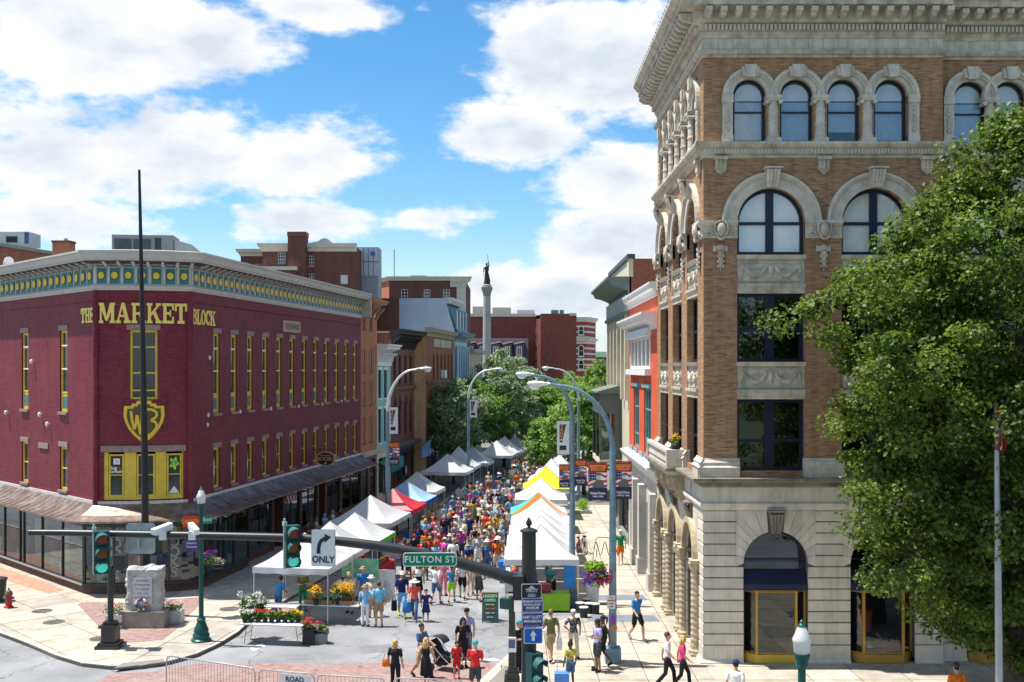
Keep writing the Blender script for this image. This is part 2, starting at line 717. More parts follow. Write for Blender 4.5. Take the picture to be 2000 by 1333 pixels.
def tag(o, label=None, cat=None, group=None, kind=None):
 if label:
  o['label'] = label
 if cat:
  o['category'] = cat
 if group:
  o['group'] = group
 if kind:
  o['kind'] = kind
 return o
def thing(name, label, cat, loc=(0, 0, 0), group=None, rz=0.0):
 o = bpy.data.objects.new(name, None)
 o.empty_display_size = 0.3
 COL.objects.link(o)
 o.location = loc
 o.rotation_euler = (0, 0, rz)
 return tag(o, label, cat, group)
def piece(me, name, parent, loc, rz=0.0, scale=None, rot=None):
 """an object that shares mesh data; loc in world coordinates"""
 o = bpy.data.objects.new(name, me)
 COL.objects.link(o)
 base = wl(parent) if parent is not None else Vector((0, 0, 0))
 o.location = Vector(loc) - base
 o.rotation_euler = rot if rot else(0, 0, rz)
 if scale:
  o.scale = scale
 if parent is not None:
  o.parent = parent
 return o
def copy_tree(o, parent=None):
 c = o.copy()
 COL.objects.link(c)
 c.parent = parent
 for ch in list(o.children):
  copy_tree(ch, c)
 return c
def fpiece(me, name, parent, fr, u, d, z, extra=0.0):
 """shared piece set on a facade: mesh local x along u, local -y out of the wall"""
 return piece(me, name, parent, fr.p(u, d, z), fr.angle(u) + extra)
LOCAL=Frame((0,0,0),(1,0),(0,-1))  # for meshes made for fpiece: u = x, d = -y
WORK = bpy.data.scenes.new('workbench')
def evaluated(ob):
 """mesh of an object with its modifiers, worked out in an otherwise empty scene"""
 WORK.collection.objects.link(ob)
 vl = WORK.view_layers[0]
 vl.update()
 me = bpy.data.meshes.new_from_object(ob.evaluated_get(vl.depsgraph))
 bpy.data.objects.remove(ob)
 return me
def text_mesh(s,size,extrude=0.004,bold=0.0,align='CENTER',spacing=1.0,xscale=1.0,shear=0.0):
 """flat lettering: local x to the right, z up, facing -y"""
 cu = bpy.data.curves.new('lettering', 'FONT')
 cu.body = s
 cu.size = size
 cu.extrude = extrude
 cu.offset = bold
 cu.align_x = align
 cu.align_y = 'CENTER'
 cu.space_character = spacing
 cu.resolution_u = 3
 cu.shear = shear
 ob = bpy.data.objects.new('lettering', cu)
 me = evaluated(ob)
 me.transform(Matrix.Rotation(R(90),4,'X')@Matrix.Scale(xscale,4,(1,0,0)))
 bpy.data.curves.remove(cu)
 me.name = 'lettering'
 return me
def text(s, size, mat, parent, loc, rz=0.0, name='lettering', **kw):
 me = text_mesh(s, size, **kw)
 me.materials.clear()
 me.materials.append(mat)
 return piece(me, name, parent, loc, rz)
def clip_poly(subj, cell):
 """Sutherland-Hodgman, cell convex counter-clockwise"""
 out = list(subj)
 for i in range(len(cell)):
  a, b = cell[i], cell[(i + 1) % len(cell)]
  inp, out = out, []
  if not inp:
   return[]
  def side(p):
   return(b[0]-a[0])*(p[1]-a[1])-(b[1]-a[1])*(p[0]-a[0])
  for j in range(len(inp)):
   p, q = inp[j], inp[(j + 1) % len(inp)]
   sp, sq = side(p), side(q)
   if sp>=0:
    out.append(p)
   if(sp>=0)!=(sq>=0):
    t = sp / (sp - sq)
    out.append((p[0] + (q[0] - p[0]) * t, p[1] + (q[1] - p[1]) * t))
 return out
def poly_area(p):
 return 0.5*sum(p[i][0]*p[(i+1)%len(p)][1]-p[(i+1)%len(p)][0]*p[i][1] for i in range(len(p)))
def slab_mesh(name, poly, z0, z1):
 if poly_area(poly) < 0:
  poly = poly[::-1]
 k = len(poly)
 me = bpy.data.meshes.new(name)
 vs = [(x, y, z0) for x, y in poly] + [(x, y, z1) for x, y in poly]
 fs=[tuple(range(k))[::-1],tuple(range(k,2*k))]+[(i,(i+1)%k,(i+1)%k+k,i+k) for i in range(k)]
 me.from_pydata(vs, [], fs)
 uvl = me.uv_layers.new(name='UVMap')
 for lp in me.loops:
  co = me.vertices[lp.vertex_index].co
  uvl.data[lp.index].uv = (co.x, co.y)
 me.update()
 return me
def sheet(name, poly, z0, z1, mat, parent=None):
 me = slab_mesh(name, poly, z0, z1)
 me.materials.append(mat)
 o = bpy.data.objects.new(name, me)
 COL.objects.link(o)
 if parent is not None:
  o.parent = parent
 return o
# ------------------------------------------------------------------ setting: ground, road, pavements
SWZ = 0.13
def GZ(px, py, z=SWZ):
 y = F * (CH - z) / (py - HZ)
 return Vector(((px - 1000) * y / F, y, z))
def asphalt_mat():
 m, nt, p = new_mat('asphalt')
 N, L = nt.nodes.new, nt.links.new
 geo = N('ShaderNodeNewGeometry')
 def noise(sc, det, a, b, lo, hi, src=None):
  n = N('ShaderNodeTexNoise')
  n.inputs['Scale'].default_value = sc
  n.inputs['Detail'].default_value = det
  n.inputs['Roughness'].default_value = 0.65
  L(geo.outputs['Position'], n.inputs['Vector'])
  r = N('ShaderNodeMapRange')
  r.inputs['From Min'].default_value = a
  r.inputs['From Max'].default_value = b
  r.inputs['To Min'].default_value = lo
  r.inputs['To Max'].default_value = hi
  L(n.outputs['Fac'], r.inputs['Value'])
  return n, r.outputs[0]
 _, a = noise(0.35, 8, 0.3, 0.7, 0.68, 1.24)
 n2, b = noise(45, 3, 0.25, 0.75, 0.72, 1.28)
 n3, _ = noise(1.1, 4, 0, 1, 0, 1)
 ad = N('ShaderNodeVectorMath')
 ad.operation = 'SCALE'
 L(n3.outputs['Color'], ad.inputs[0])
 ad.inputs['Scale'].default_value = 1.6
 ad2 = N('ShaderNodeVectorMath')
 L(geo.outputs['Position'], ad2.inputs[0])
 L(ad.outputs[0], ad2.inputs[1])
 vo = N('ShaderNodeTexVoronoi')
 vo.feature = 'DISTANCE_TO_EDGE'
 vo.inputs['Scale'].default_value = 0.27
 L(ad2.outputs[0], vo.inputs['Vector'])
 cr = N('ShaderNodeMapRange')
 cr.inputs['From Min'].default_value = 0.0
 cr.inputs['From Max'].default_value = 0.011
 cr.inputs['To Min'].default_value = 0.4
 cr.inputs['To Max'].default_value = 1.0
 L(vo.outputs['Distance'], cr.inputs['Value'])
 m1 = N('ShaderNodeMath')
 m1.operation = 'MULTIPLY'
 L(a, m1.inputs[0])
 L(b, m1.inputs[1])
 m2 = N('ShaderNodeMath')
 m2.operation = 'MULTIPLY'
 L(m1.outputs[0], m2.inputs[0])
 L(cr.outputs[0], m2.inputs[1])
 vm = N('ShaderNodeVectorMath')
 vm.operation = 'SCALE'
 vm.inputs[0].default_value = (0.23, 0.235, 0.245)
 L(m2.outputs[0], vm.inputs['Scale'])
 L(vm.outputs[0], p.inputs['Base Color'])
 p.inputs['Roughness'].default_value = 0.9
 p.inputs['Specular IOR Level'].default_value = 0.2
 bp = N('ShaderNodeBump')
 bp.inputs['Strength'].default_value = 0.35
 bp.inputs['Distance'].default_value = 0.01
 L(n2.outputs['Fac'], bp.inputs['Height'])
 L(bp.outputs[0], p.inputs['Normal'])
 MATS['asphalt'] = m
 return m
ASPHALT = asphalt_mat()
CONC=[M('concrete_slab_%d'%i,c,0.85,var=0.24,scale=1.7,fine=0.16,bscale=24,spec=0.2) for i,c in enumerate(
 [(0.37,0.335,0.275),(0.41,0.37,0.3),(0.33,0.305,0.26),(0.39,0.35,0.275),(0.44,0.40,0.33)])]
JOINT = M('slab_joint', (0.16, 0.145, 0.125), 0.95)
KERB = M('kerb_granite', (0.40, 0.38, 0.345), 0.8, var=0.22, scale=4)
SLATE = M('slate_band', (0.15, 0.175, 0.215), 0.7, var=0.15)
PAVER=brick_mat('red_pavers',(0.29,0.18,0.16),(0.35,0.23,0.205),(0.23,0.175,0.16),bw=0.2,bh=0.1,ms=0.006,stain=(0.33,0.28,0.26),stain_amt=0.35)
PAVER2=brick_mat('orange_pavers',(0.5,0.235,0.15),(0.55,0.28,0.19),(0.36,0.24,0.18),bw=0.2,bh=0.1,ms=0.006,stain=(0.45,0.33,0.27),stain_amt=0.3)
WHITEPAINT=M('road_paint',(0.72,0.72,0.7),0.7,var=0.2,scale=8)
IRON=M('cast_iron',(0.13,0.125,0.115),0.6,metal=0.4,bump=0.3,bscale=60)
tag(sheet('ground',[(-3000,-400),(3000,-400),(3000,5200),(-3000,5200)],-0.5,-0.012,M('distant_ground',(0.10,0.12,0.07),0.95)),kind='structure')
road=tag(sheet('road',[(-90,5),(60,5),(60,260),(-90,260)],-0.4,0.0,ASPHALT),kind='structure')
KL=[GZ(px,py,0) for px,py in[(0,1243),(60,1266),(110,1288),(160,1303),(215,1309),(275,1308),(330,1299),(385,1284),(430,1263),(465,1241),(485,1222)]]
dl = Vector((-0.971, 1, 0)).normalized()
kerb_left=[(KL[0]+dl*45).xy[:]]+[p.xy[:] for p in KL]+[(-5.27,75.0),(-2.9,105.0),(2.6,160.0),(4.0,185)]
left_poly = kerb_left + [(-80, 185), (-80, 100)]
KR=[GZ(px,py,0) for px,py in[(880,1395),(942,1333),(995,1283),(1050,1241),(1095,1219),(1128,1206)]]
kerb_right=[(-5.0,27.5)]+[p.xy[:] for p in KR]+[(2.75,46.0),(2.8,60),(3.4,72),(5.4,90),(8.5,115),(13,150)]
right_poly = kerb_right + [(60, 150), (60, 24.5), (-2.0, 24.5)]
side_left=tag(sheet('pavement_left',left_poly,-0.3,SWZ-0.03,JOINT),kind='structure')
side_right=tag(sheet('pavement_right',right_poly,-0.3,SWZ-0.03,JOINT),kind='structure')
def pave(parent,poly,o,d,size,bounds,clip=None,gap=0.034,seed=1):
 """lay slabs of a rotated grid inside a pavement outline"""
 rnd = random.Random(seed)
 d = Vector((d[0], d[1])).normalized()
 n = Vector((-d.y, d.x))
 o = Vector(o)
 if poly_area(poly) < 0:
  poly = poly[::-1]
 i0, i1, j0, j1 = bounds
 for i in range(i0, i1):
  for j in range(j0, j1):
   a0, a1 = i * size + gap / 2, (i + 1) * size - gap / 2
   b0, b1 = j * size + gap / 2, (j + 1) * size - gap / 2
   cell=[tuple(o+d*a+n*b) for a,b in((a0,b0),(a1,b0),(a1,b1),(a0,b1))]
   if poly_area(cell) < 0:
    cell = cell[::-1]
   q = clip_poly(poly, cell)
   if clip and q:
    q = clip_poly(q, clip)
   if len(q) < 3 or abs(poly_area(q)) < 0.02:
    continue
   s=sheet('paving_slab',q,SWZ-0.06,SWZ+rnd.uniform(-0.002,0.003),CONC[rnd.choice([0,0,1,1,2,3,3,4])],parent)
cA = (-17.2, 48.6)
cK = G(262, 1312)
far = 60
clipL=[(cK.x,cK.y-3),cA,(cA[0]-45,cA[1]+50),(-80,60),(-50,20)]
if poly_area(clipL) < 0:
 clipL = clipL[::-1]
clipR=[(cK.x,cK.y-3),(8,34),(8,160),(cA[0]+(cA[0]-cK.x)*0.0,160),cA]
if poly_area(clipR) < 0:
 clipR = clipR[::-1]
def pave_grid(parent, poly, o, d, size, ni, nj, clip, seed):
 pave(parent,poly,o,d,size,(ni[0],ni[1],nj[0],nj[1]),clip,seed=seed)
pave_grid(side_left,left_poly,(KL[3].x,KL[3].y),(dl.x,dl.y),1.9,(-4,12),(-6,6),clipL,3)
pave_grid(side_left,left_poly,(KL[10].x,KL[10].y),(0.1495,1),1.7,(-6,17),(-2,6),clipR,4)
pave_grid(side_right,right_poly,(2.75,34.0),(0,1),1.55,(-6,28),(-4,5),None,5)
pave_grid(side_right,right_poly,(6.4,34.0),(0,1),1.55,(-6,2),(-12,0),[(6.42,20),(28,20),(28,36.2),(6.42,36.2)],6)
def kerb_run(line, parent_name, w=0.17, ymax=110, flip=1):
 root=tag(bpy.data.objects.new(parent_name,None),kind='structure')
 COL.objects.link(root)
 pts = [Vector(p) for p in line]
 step = 1.8
 out = [pts[0]]
 for a, b in zip(pts, pts[1:]):
  n = max(1, int((b - a).length / step))
  for i in range(1, n + 1):
   out.append(a + (b - a) * i / n)
 for a, b in zip(out, out[1:]):
  if max(a.y, b.y) > ymax:
   break
  t = (b - a).normalized()
  n = Vector((-t.y, t.x)) * flip
  g = t * 0.006
  q=[tuple(a+g),tuple(b-g),tuple(b-g+n*w),tuple(a+g+n*w)]
  sheet('kerb_stone', q, -0.2, SWZ + 0.008, KERB, root)
 return root
kerb_run(kerb_left, 'kerb_left', flip=1)
kerb_run(kerb_right, 'kerb_right', flip=-1)
pl=[GZ(x/4,1000+y/4).xy[:] for x,y in[(605,722),(690,704),(980,712),(1250,690),(1600,665),(1560,730),(1430,850),(1370,925),(1270,1000),(940,1030),(800,930),(700,822)]]
tag(sheet('brick_plaza',pl,SWZ-0.05,SWZ+0.007,PAVER),kind='structure')
pl=[GZ(x/4,1000+y/4).xy[:] for x,y in[(-400,300),(-60,415),(300,530),(500,610),(380,640),(150,570),(-60,500),(-400,420)]]
tag(sheet('brick_strip',pl,SWZ-0.05,SWZ+0.007,PAVER2),kind='structure')
cw=[G(170,1345).xy[:],G(215,1316).xy[:],G(300,1312).xy[:],G(345,1304).xy[:],G(385,1297).xy[:],G(955,1294).xy[:],G(975,1303).xy[:],G(935,1338).xy[:],G(850,1420).xy[:],G(100,1420).xy[:]]
tag(sheet('brick_crosswalk',cw,-0.05,0.004,PAVER),kind='structure')
tag(sheet('stop_line',[G(905,1289).xy[:],G(968,1287).xy[:],G(978,1291).xy[:],G(905,1294).xy[:]],-0.05,0.005,WHITEPAINT),kind='structure')
tag(sheet('crosswalk_edge_line',[G(930,1338).xy[:],G(975,1303).xy[:],G(980,1305).xy[:],G(938,1338).xy[:]],-0.05,0.009,WHITEPAINT),kind='structure')
tag(sheet('painted_patch',[G(488,1266).xy[:],G(512,1257).xy[:],G(518,1262).xy[:],G(495,1272).xy[:]],-0.05,0.005,WHITEPAINT),kind='structure')
for x0,x1,y0,y1 in[(1150,1268,1163,1173),(1146,1290,1202,1214)]:
 q=[GZ(x0,y1).xy[:],GZ(x1,y1).xy[:],GZ(x1-14,y0).xy[:],GZ(x0+8,y0).xy[:]]
 sheet('slate_slab', q, SWZ - 0.05, SWZ + 0.008, SLATE, side_right)
sheet('ramp_slab',[GZ(x,y).xy[:] for x,y in[(222,1306),(240,1296),(320,1288),(322,1294)]],SWZ-0.05,SWZ+0.012,M('ramp_plate',(0.2,0.185,0.165),0.85,bump=0.4,bscale=50),side_left)
sheet('ramp_slab',[GZ(x,y).xy[:] for x,y in[(955,1333),(985,1303),(1005,1303),(1000,1336)]],SWZ-0.05,SWZ+0.012,M('ramp_plate',(0.2,0.185,0.165)),side_right)
for i,(px,py,lab) in enumerate([(82,1194,'round iron cover in pavement nearest the hydrant'),(105,1215.5,'round iron cover in pavement, between two other covers'),(197,1248,'round iron cover in pavement beside the pedestal signal base'),(448,1190,'round iron cover in shaded pavement by flower stall')]):
 c = GZ(px, py)
 mb = MB()
 mb.lathe([(0.40,-0.03),(0.40,0.012),(0.37,0.016),(0.36,0.010),(0.05,0.012)],(c.x,c.y,SWZ+0.004),20)
 for k in range(6):
  a = k * PI / 6
  mb.tube([(c.x-0.33*math.cos(a),c.y-0.33*math.sin(a),SWZ+0.018),(c.x+0.33*math.cos(a),c.y+0.33*math.sin(a),SWZ+0.018)],0.01,4)
 tag(mb.build('manhole_cover',IRON,origin=(c.x,c.y,SWZ)),lab,'manhole cover','covers in the corner pavement')
HILL=leaf_mat('hill_woods',(0.03,0.075,0.05),(0.07,0.15,0.07),0.1)
mb = MB()
nx, ny = 60, 14
vs = []
rnd = random.Random(3)
for j in range(ny):
 for i in range(nx):
  x = -900 + 2400 * i / (nx - 1)
  y = 900 + 700 * j / (ny - 1)
  h=24*math.sin(PI*min(1,j/(ny-1)*1.25))**1.2*(0.8+0.25*math.sin(x*0.006+1.2)+0.12*math.sin(x*0.021))+rnd.uniform(-2,2)
  vs.append((x, y, max(-0.2, h - 1)))
fs=[(j*nx+i,j*nx+i+1,(j+1)*nx+i+1,(j+1)*nx+i) for j in range(ny-1) for i in range(nx-1)]
mb.add(vs, fs)
tag(mb.build('hills', HILL, smooth=True), kind='structure')
# ------------------------------------------------------------------ building helpers
def fu(fr, px):
 r = (px - 1000) / F
 return(r * fr.o.y - fr.o.x) / (fr.u.x - r * fr.u.y)
def fz(fr, u, py):
 return CH - (py - HZ) * (fr.o.y + u * fr.u.y) / F
GLASS = glass_mat('window_glass', (0.6, 0.66, 0.7), 0.8, 0.03, 0.07)
SHOPGLASS=glass_mat('shop_glass',(0.85,0.88,0.88),0.92,0.02,0.05)
SKYGLASS = glass_mat('sky_glass', (1.0, 1.0, 1.0), 1.0, 0.03, 0.06)
DARKGLASS=M('dark_glass',(0.018,0.026,0.034),0.06,var=0.5,scale=1.2,spec=0.7)
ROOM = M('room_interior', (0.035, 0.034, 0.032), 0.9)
ROOM2=M('shop_interior',(0.2,0.165,0.12),0.9,var=0.4,scale=1.0)
BLIND = M('white_blind', (0.62, 0.66, 0.68), 0.8, var=0.06)
WHITE = M('white_paint', (0.76, 0.76, 0.74), 0.5, var=0.06)
CREAM = M('cream_paint', (0.66, 0.61, 0.47), 0.6, var=0.1)
STEEL = M('galvanised_steel', (0.45, 0.48, 0.5), 0.45, metal=0.6)
BLACKM = M('black_metal', (0.018, 0.019, 0.02), 0.45, spec=0.4)
TAR = M('roof_membrane', (0.22, 0.22, 0.22), 0.9)
def window(parent,fr,u0,u1,z0,z1,fm,rec=-0.14,fw=0.09,rails=(),muls=(),arch=False,glass=None,back=None,blind=None,fd=0.07,name='window',bars=0.0,label=None):
 """one window: frame mesh with a pane in every opening; rails at z, mullions at u"""
 glass = glass or DARKGLASS
 mb = MB(fr)
 r = (u1 - u0) / 2
 top = z1 - r if arch else z1
 bw = bars or fw * 0.6
 mb.box(u0, u0 + fw, rec - fd, rec, z0, top)
 mb.box(u1 - fw, u1, rec - fd, rec, z0, top)
 mb.box(u0 + fw, u1 - fw, rec - fd, rec - 0.002, z0, z0 + fw)
 if arch:
  mb.ring_arc((u0 + u1) / 2, top, r - fw, r, rec - fd, rec, n=16)
 else:
  mb.box(u0 + fw, u1 - fw, rec - fd, rec - 0.002, z1 - fw, z1)
 for z in rails:
  mb.box(u0+fw,u1-fw,rec-fd,rec-0.004,z-bw/2,z+bw/2)
 for u in muls:
  zt=z1-fw if not arch else top+math.sqrt(max(0,r*r-(u-(u0+u1)/2)**2))-fw*0.5
  mb.box(u - bw / 2, u + bw / 2, rec - fd, rec - 0.006, z0 + fw, zt)
 w = mb.build(name, fm, parent)
 if label:
  w['label'] = label
 pd = rec - fd * 0.6
 cu = [u0 + fw] + sorted(muls) + [u1 - fw]
 cz = [z0 + fw] + sorted(rails) + [top if arch else z1 - fw]
 for i in range(len(cu) - 1):
  for j in range(len(cz) - 1):
   pm = MB(fr)
   pm.box(cu[i], cu[i + 1], pd - 0.012, pd, cz[j], cz[j + 1])
   pm.build('pane', glass, w)
 if arch:
  uc = (u0 + u1) / 2
  rr = r - fw * 0.6
  cuts = [u0 + fw * 0.6] + sorted(muls) + [u1 - fw * 0.6]
  for a, b in zip(cuts, cuts[1:]):
   n = 10
   pts=[(a+(b-a)*i/n,top+math.sqrt(max(0,rr*rr-(a+(b-a)*i/n-uc)**2))) for i in range(n,-1,-1)]
   pts = [(a, top), (b, top)] + pts
   MB(fr).plate(pts, pd - 0.012, pd).build('pane', glass, w)
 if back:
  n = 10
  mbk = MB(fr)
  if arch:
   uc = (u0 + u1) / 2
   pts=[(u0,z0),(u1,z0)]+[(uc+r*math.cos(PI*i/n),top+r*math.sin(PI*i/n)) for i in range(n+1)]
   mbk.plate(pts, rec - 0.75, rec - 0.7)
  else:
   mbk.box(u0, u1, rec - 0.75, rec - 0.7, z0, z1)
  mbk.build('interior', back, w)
 if blind:
  zb, bm_ = blind
  mbk = MB(fr)
  if arch:
   uc = (u0 + u1) / 2
   n = 12
   pts=[(u0+fw,zb),(u1-fw,zb)]+[(uc+(r-fw)*math.cos(PI*i/n),top+(r-fw)*math.sin(PI*i/n)) for i in range(n+1)]
   mbk.plate(pts, rec - 0.085, rec - 0.08)
  else:
   mbk.box(u0+fw*0.5,u1-fw*0.5,rec-0.16,rec-0.15,zb,z1-fw*0.5)
  mbk.build('blind', bm_, w)
 return w
def part_box(name, mat, parent, fr, *b):
 return MB(fr).box(*b).build(name, mat, parent)
# ------------------------------------------------------------------ the burgundy corner building
BURG=brick_mat('burgundy_brick',(0.185,0.026,0.047),(0.25,0.043,0.064),(0.11,0.017,0.03),bw=0.21,bh=0.076,ms=0.01,stain=(0.26,0.06,0.06),stain_amt=0.3,rough=0.6,bump=1.0,c3=(0.14,0.018,0.036),mixscale=0.75)
STONE=M('brown_stone',(0.27,0.205,0.185),0.8,var=0.22,scale=5)
TRIM = M('cornice_paint', (0.46, 0.45, 0.42), 0.6, var=0.1)
TEAL = M('teal_paint', (0.03, 0.17, 0.185), 0.55, var=0.12)
GOLD = M('yellow_paint', (0.74, 0.50, 0.04), 0.55, var=0.1)
MUST = M('mustard_frame', (0.64, 0.46, 0.05), 0.5, var=0.15)
LETTER = M('letter_yellow', (0.78, 0.62, 0.16), 0.5, var=0.06)
GLINT = M('teal_glass', (0.03, 0.17, 0.19), 0.12, spec=0.6)
def copper_mat():
 m, nt, p = new_mat('copper_sheet')
 N, L = nt.nodes.new, nt.links.new
 geo = N('ShaderNodeNewGeometry')
 n = N('ShaderNodeTexNoise')
 n.inputs['Scale'].default_value = 1.7
 n.inputs['Detail'].default_value = 8
 n.inputs['Roughness'].default_value = 0.7
 L(geo.outputs['Position'], n.inputs['Vector'])
 cr = N('ShaderNodeValToRGB')
 cr.color_ramp.elements[0].position = 0.34
 cr.color_ramp.elements[0].color = (0.12, 0.08, 0.065, 1)
 cr.color_ramp.elements[1].position = 0.68
 cr.color_ramp.elements[1].color = (0.33, 0.31, 0.31, 1)
 e = cr.color_ramp.elements.new(0.5)
 e.color = (0.22, 0.16, 0.13, 1)
 L(n.outputs['Fac'], cr.inputs[0])
 L(cr.outputs[0], p.inputs['Base Color'])
 p.inputs['Metallic'].default_value = 0.55
 p.inputs['Roughness'].default_value = 0.42
 MATS['copper_sheet'] = m
 return m
COPPER = copper_mat()
A = Vector((X_at(187, 47.6), 47.6, 0))
B = Vector((X_at(372, 48.4), 48.4, 0))
LLEN = 22.0
dl2 = Vector((-0.971, 1, 0)).normalized()
frL = Frame(A + dl2 * LLEN, -dl2)
frC = Frame(A, (B - A), length=(B - A).length, sag=0.32)
frR = Frame(B, (0.1495, 1))
CLEN = (B - A).length
RLEN = fu(frR, 704)
mkt=thing('market_building','burgundy painted brick corner building with yellow windows and copper canopy','building',(B.x-3,B.y+1,0))
ZT,ZF1,ZF0=14.62,14.55,13.45  # wall top, frieze top, frieze bottom
mL, mC0, mC1, mR = 0.367, 0.367, 0.5, 0.5
win_R=[(fu(frR,x)) for x in(423,452,484,512.5,542,569,594,616.5,638,657,676,693)]
w0, w1 = win_R[0], win_R[-1]
win_R = [w0 + (w1 - w0) * i / 11 for i in range(12)]
HW = 0.36
holesR=[(u-HW,u+HW,7.85,11.64) for u in win_R]+[(u-HW,u+HW,4.3,6.22) for u in win_R]
win_L = [LLEN - d for d in(3.58, 8.42, 13.2, 18.0)]
holesL=[(u-0.44,u+0.44,7.95,11.75) for u in win_L]+[(u-0.44,u+0.44,4.3,6.32) for u in win_L]
def cu_of(px):
 return(px - 187) / (372 - 187) * CLEN
cw0, cw1 = cu_of(255), cu_of(308)
ct0, ct1 = cu_of(203), cu_of(358)
holesC = [(cw0, cw1, 8.6, 11.68), (ct0, ct1, 4.15, 6.27)]
mb = MB(frL).wall(0, LLEN, 3.4, ZT, holesL, 0.24)
mb.build('wall', BURG, mkt)
mb = MB(frC).wall(0, CLEN, 3.4, ZT, holesC, 0.2)
mb.build('wall', BURG, mkt)
mb = MB(frR).wall(0, RLEN, 3.4, ZT, holesR, 0.24)
mb.build('wall', BURG, mkt)
PA, PB = frL.p(0, 0, 0), frR.p(RLEN, 0, 0)
back = Vector((-34, 76, 0))
mb = MB()
for a, b in((PB, back), (back, PA)):
 mb.quad((a.x,a.y,0),(b.x,b.y,0),(b.x,b.y,ZT),(a.x,a.y,ZT))
mb.build('wall', BURG, mkt)
mb = MB()
mb.add([(p.x,p.y,14.55) for p in(PA,A,B,PB,back)],[(0,1,2,3,4)])
mb.build('roof', TAR, mkt)
for fr,a,b in((frL,0,LLEN-0.02),(frC,0.12,CLEN-0.12),(frR,0.02,RLEN)):
 MB(fr).profile([(-0.02,12.93),(0.045,12.98),(0.045,13.44),(-0.02,13.44)],a,b).build('brick_band',BURG,mkt)
for px in(187, 372):
 q = frC.p(cu_of(px), 0, 0)
 MB().tube([(q.x,q.y,3.75),(q.x,q.y,13.42)],0.14,10).build('corner_pier',BURG,mkt,smooth='auto')
crown=[(-0.3,14.6),(0.12,14.6),(0.16,14.66),(0.62,14.70),(0.62,14.76),(0.7,14.8),(0.76,15.0),(0.86,15.05),(0.86,15.13),(0.2,15.22),(-0.3,15.22)]
arch_p=[(-0.02,13.44),(0.08,13.44),(0.10,13.50),(0.16,13.54),(0.16,13.62),(0.08,13.70),(-0.02,13.70)]
friez=[(-0.02,13.70),(0.04,13.70),(0.04,14.60),(-0.02,14.60)]
cornice_parts = []
for fr,a,b,m0,m1 in((frL,0,LLEN,0,mL),(frC,0,CLEN,mC0,mC1),(frR,0,RLEN,mR,0)):
 c = MB(fr).profile(crown, a, b, m0, m1).build('cornice', TRIM, mkt)
 MB(fr).profile(arch_p, a, b, m0, m1).build('moulding', TRIM, c)
 MB(fr).profile(friez, a, b, m0, m1).build('frieze', TRIM, c)
 cornice_parts.append(c)
MB(frR).box(RLEN-0.12,RLEN,0.05,0.8,13.5,15.0).build('cornice_end',TRIM,mkt)
def panel_meshes(w, h):
 p = MB(LOCAL).box(-w / 2, w / 2, 0.0, 0.03, 0, h).mesh('panel')
 p.materials.append(TEAL)
 t = MB(LOCAL)
 t.box(-w / 2 - 0.05, w / 2 + 0.05, 0.0, 0.055, h * 0.88, h * 0.93)
 t.box(-w / 2 - 0.09, -w / 2, 0, 0.05, -0.02, h + 0.05)
 tm = t.mesh('panel_frame')
 tm.materials.append(TRIM)
 r = min(w * 0.40, 0.22)
 mdl = MB(LOCAL)
 mdl.disc(0, h * 0.45, r, 0.03, 0.045, 18, r * 1.1)
 mm = mdl.mesh('ring')
 mm.materials.append(M('teal_dark', (0.015, 0.07, 0.075), 0.6))
 md = MB(LOCAL)
 md.disc(0, h * 0.45, r * 0.84, 0.045, 0.07, 18, r * 0.92)
 me = md.mesh('medallion')
 me.materials.append(GOLD)
 return p, tm, mm, me
br=MB(LOCAL).profile([(0.0,-0.02),(0.10,-0.02),(0.16,0.05),(0.30,0.07),(0.42,0.13),(0.44,0.2),(0.0,0.2)],-0.06,0.06).mesh('bracket')
br.materials.append(TRIM)
soffit_shade_mat = M('soffit_shade', (0.05, 0.045, 0.06), 0.8)  # dark paint stands in for the shade under the cornice
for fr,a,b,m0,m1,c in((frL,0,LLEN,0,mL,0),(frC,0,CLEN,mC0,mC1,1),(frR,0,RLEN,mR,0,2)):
 MB(fr).profile([(0.13,14.60),(0.165,14.60),(0.60,14.66),(0.60,14.694),(0.13,14.65)],a,b,m0,m1).build('soffit_shade_strip',soffit_shade_mat,cornice_parts[c])
for fr, par, us, w in(
  (frL,cornice_parts[0],[LLEN-0.45-0.727*i for i in range(24)],0.5),
  (frC,cornice_parts[1],[CLEN*(i+0.5)/7 for i in range(7)],0.42),
  (frR,cornice_parts[2],[0.36+(RLEN-0.75)*i/39 for i in range(40)],0.47)):
 pm, tm, rm, mm = panel_meshes(w, 0.78)
 for u in us:
  fpiece(pm, 'panel', par, fr, u, 0.04, 13.74)
  fpiece(tm, 'panel_frame', par, fr, u, 0.04, 13.74)
  fpiece(rm, 'medallion_ring', par, fr, u, 0.04, 13.74)
  fpiece(mm, 'medallion', par, fr, u, 0.04, 13.74)
  fpiece(br, 'bracket', par, fr, u + w * 0.62, 0.14, 14.50)
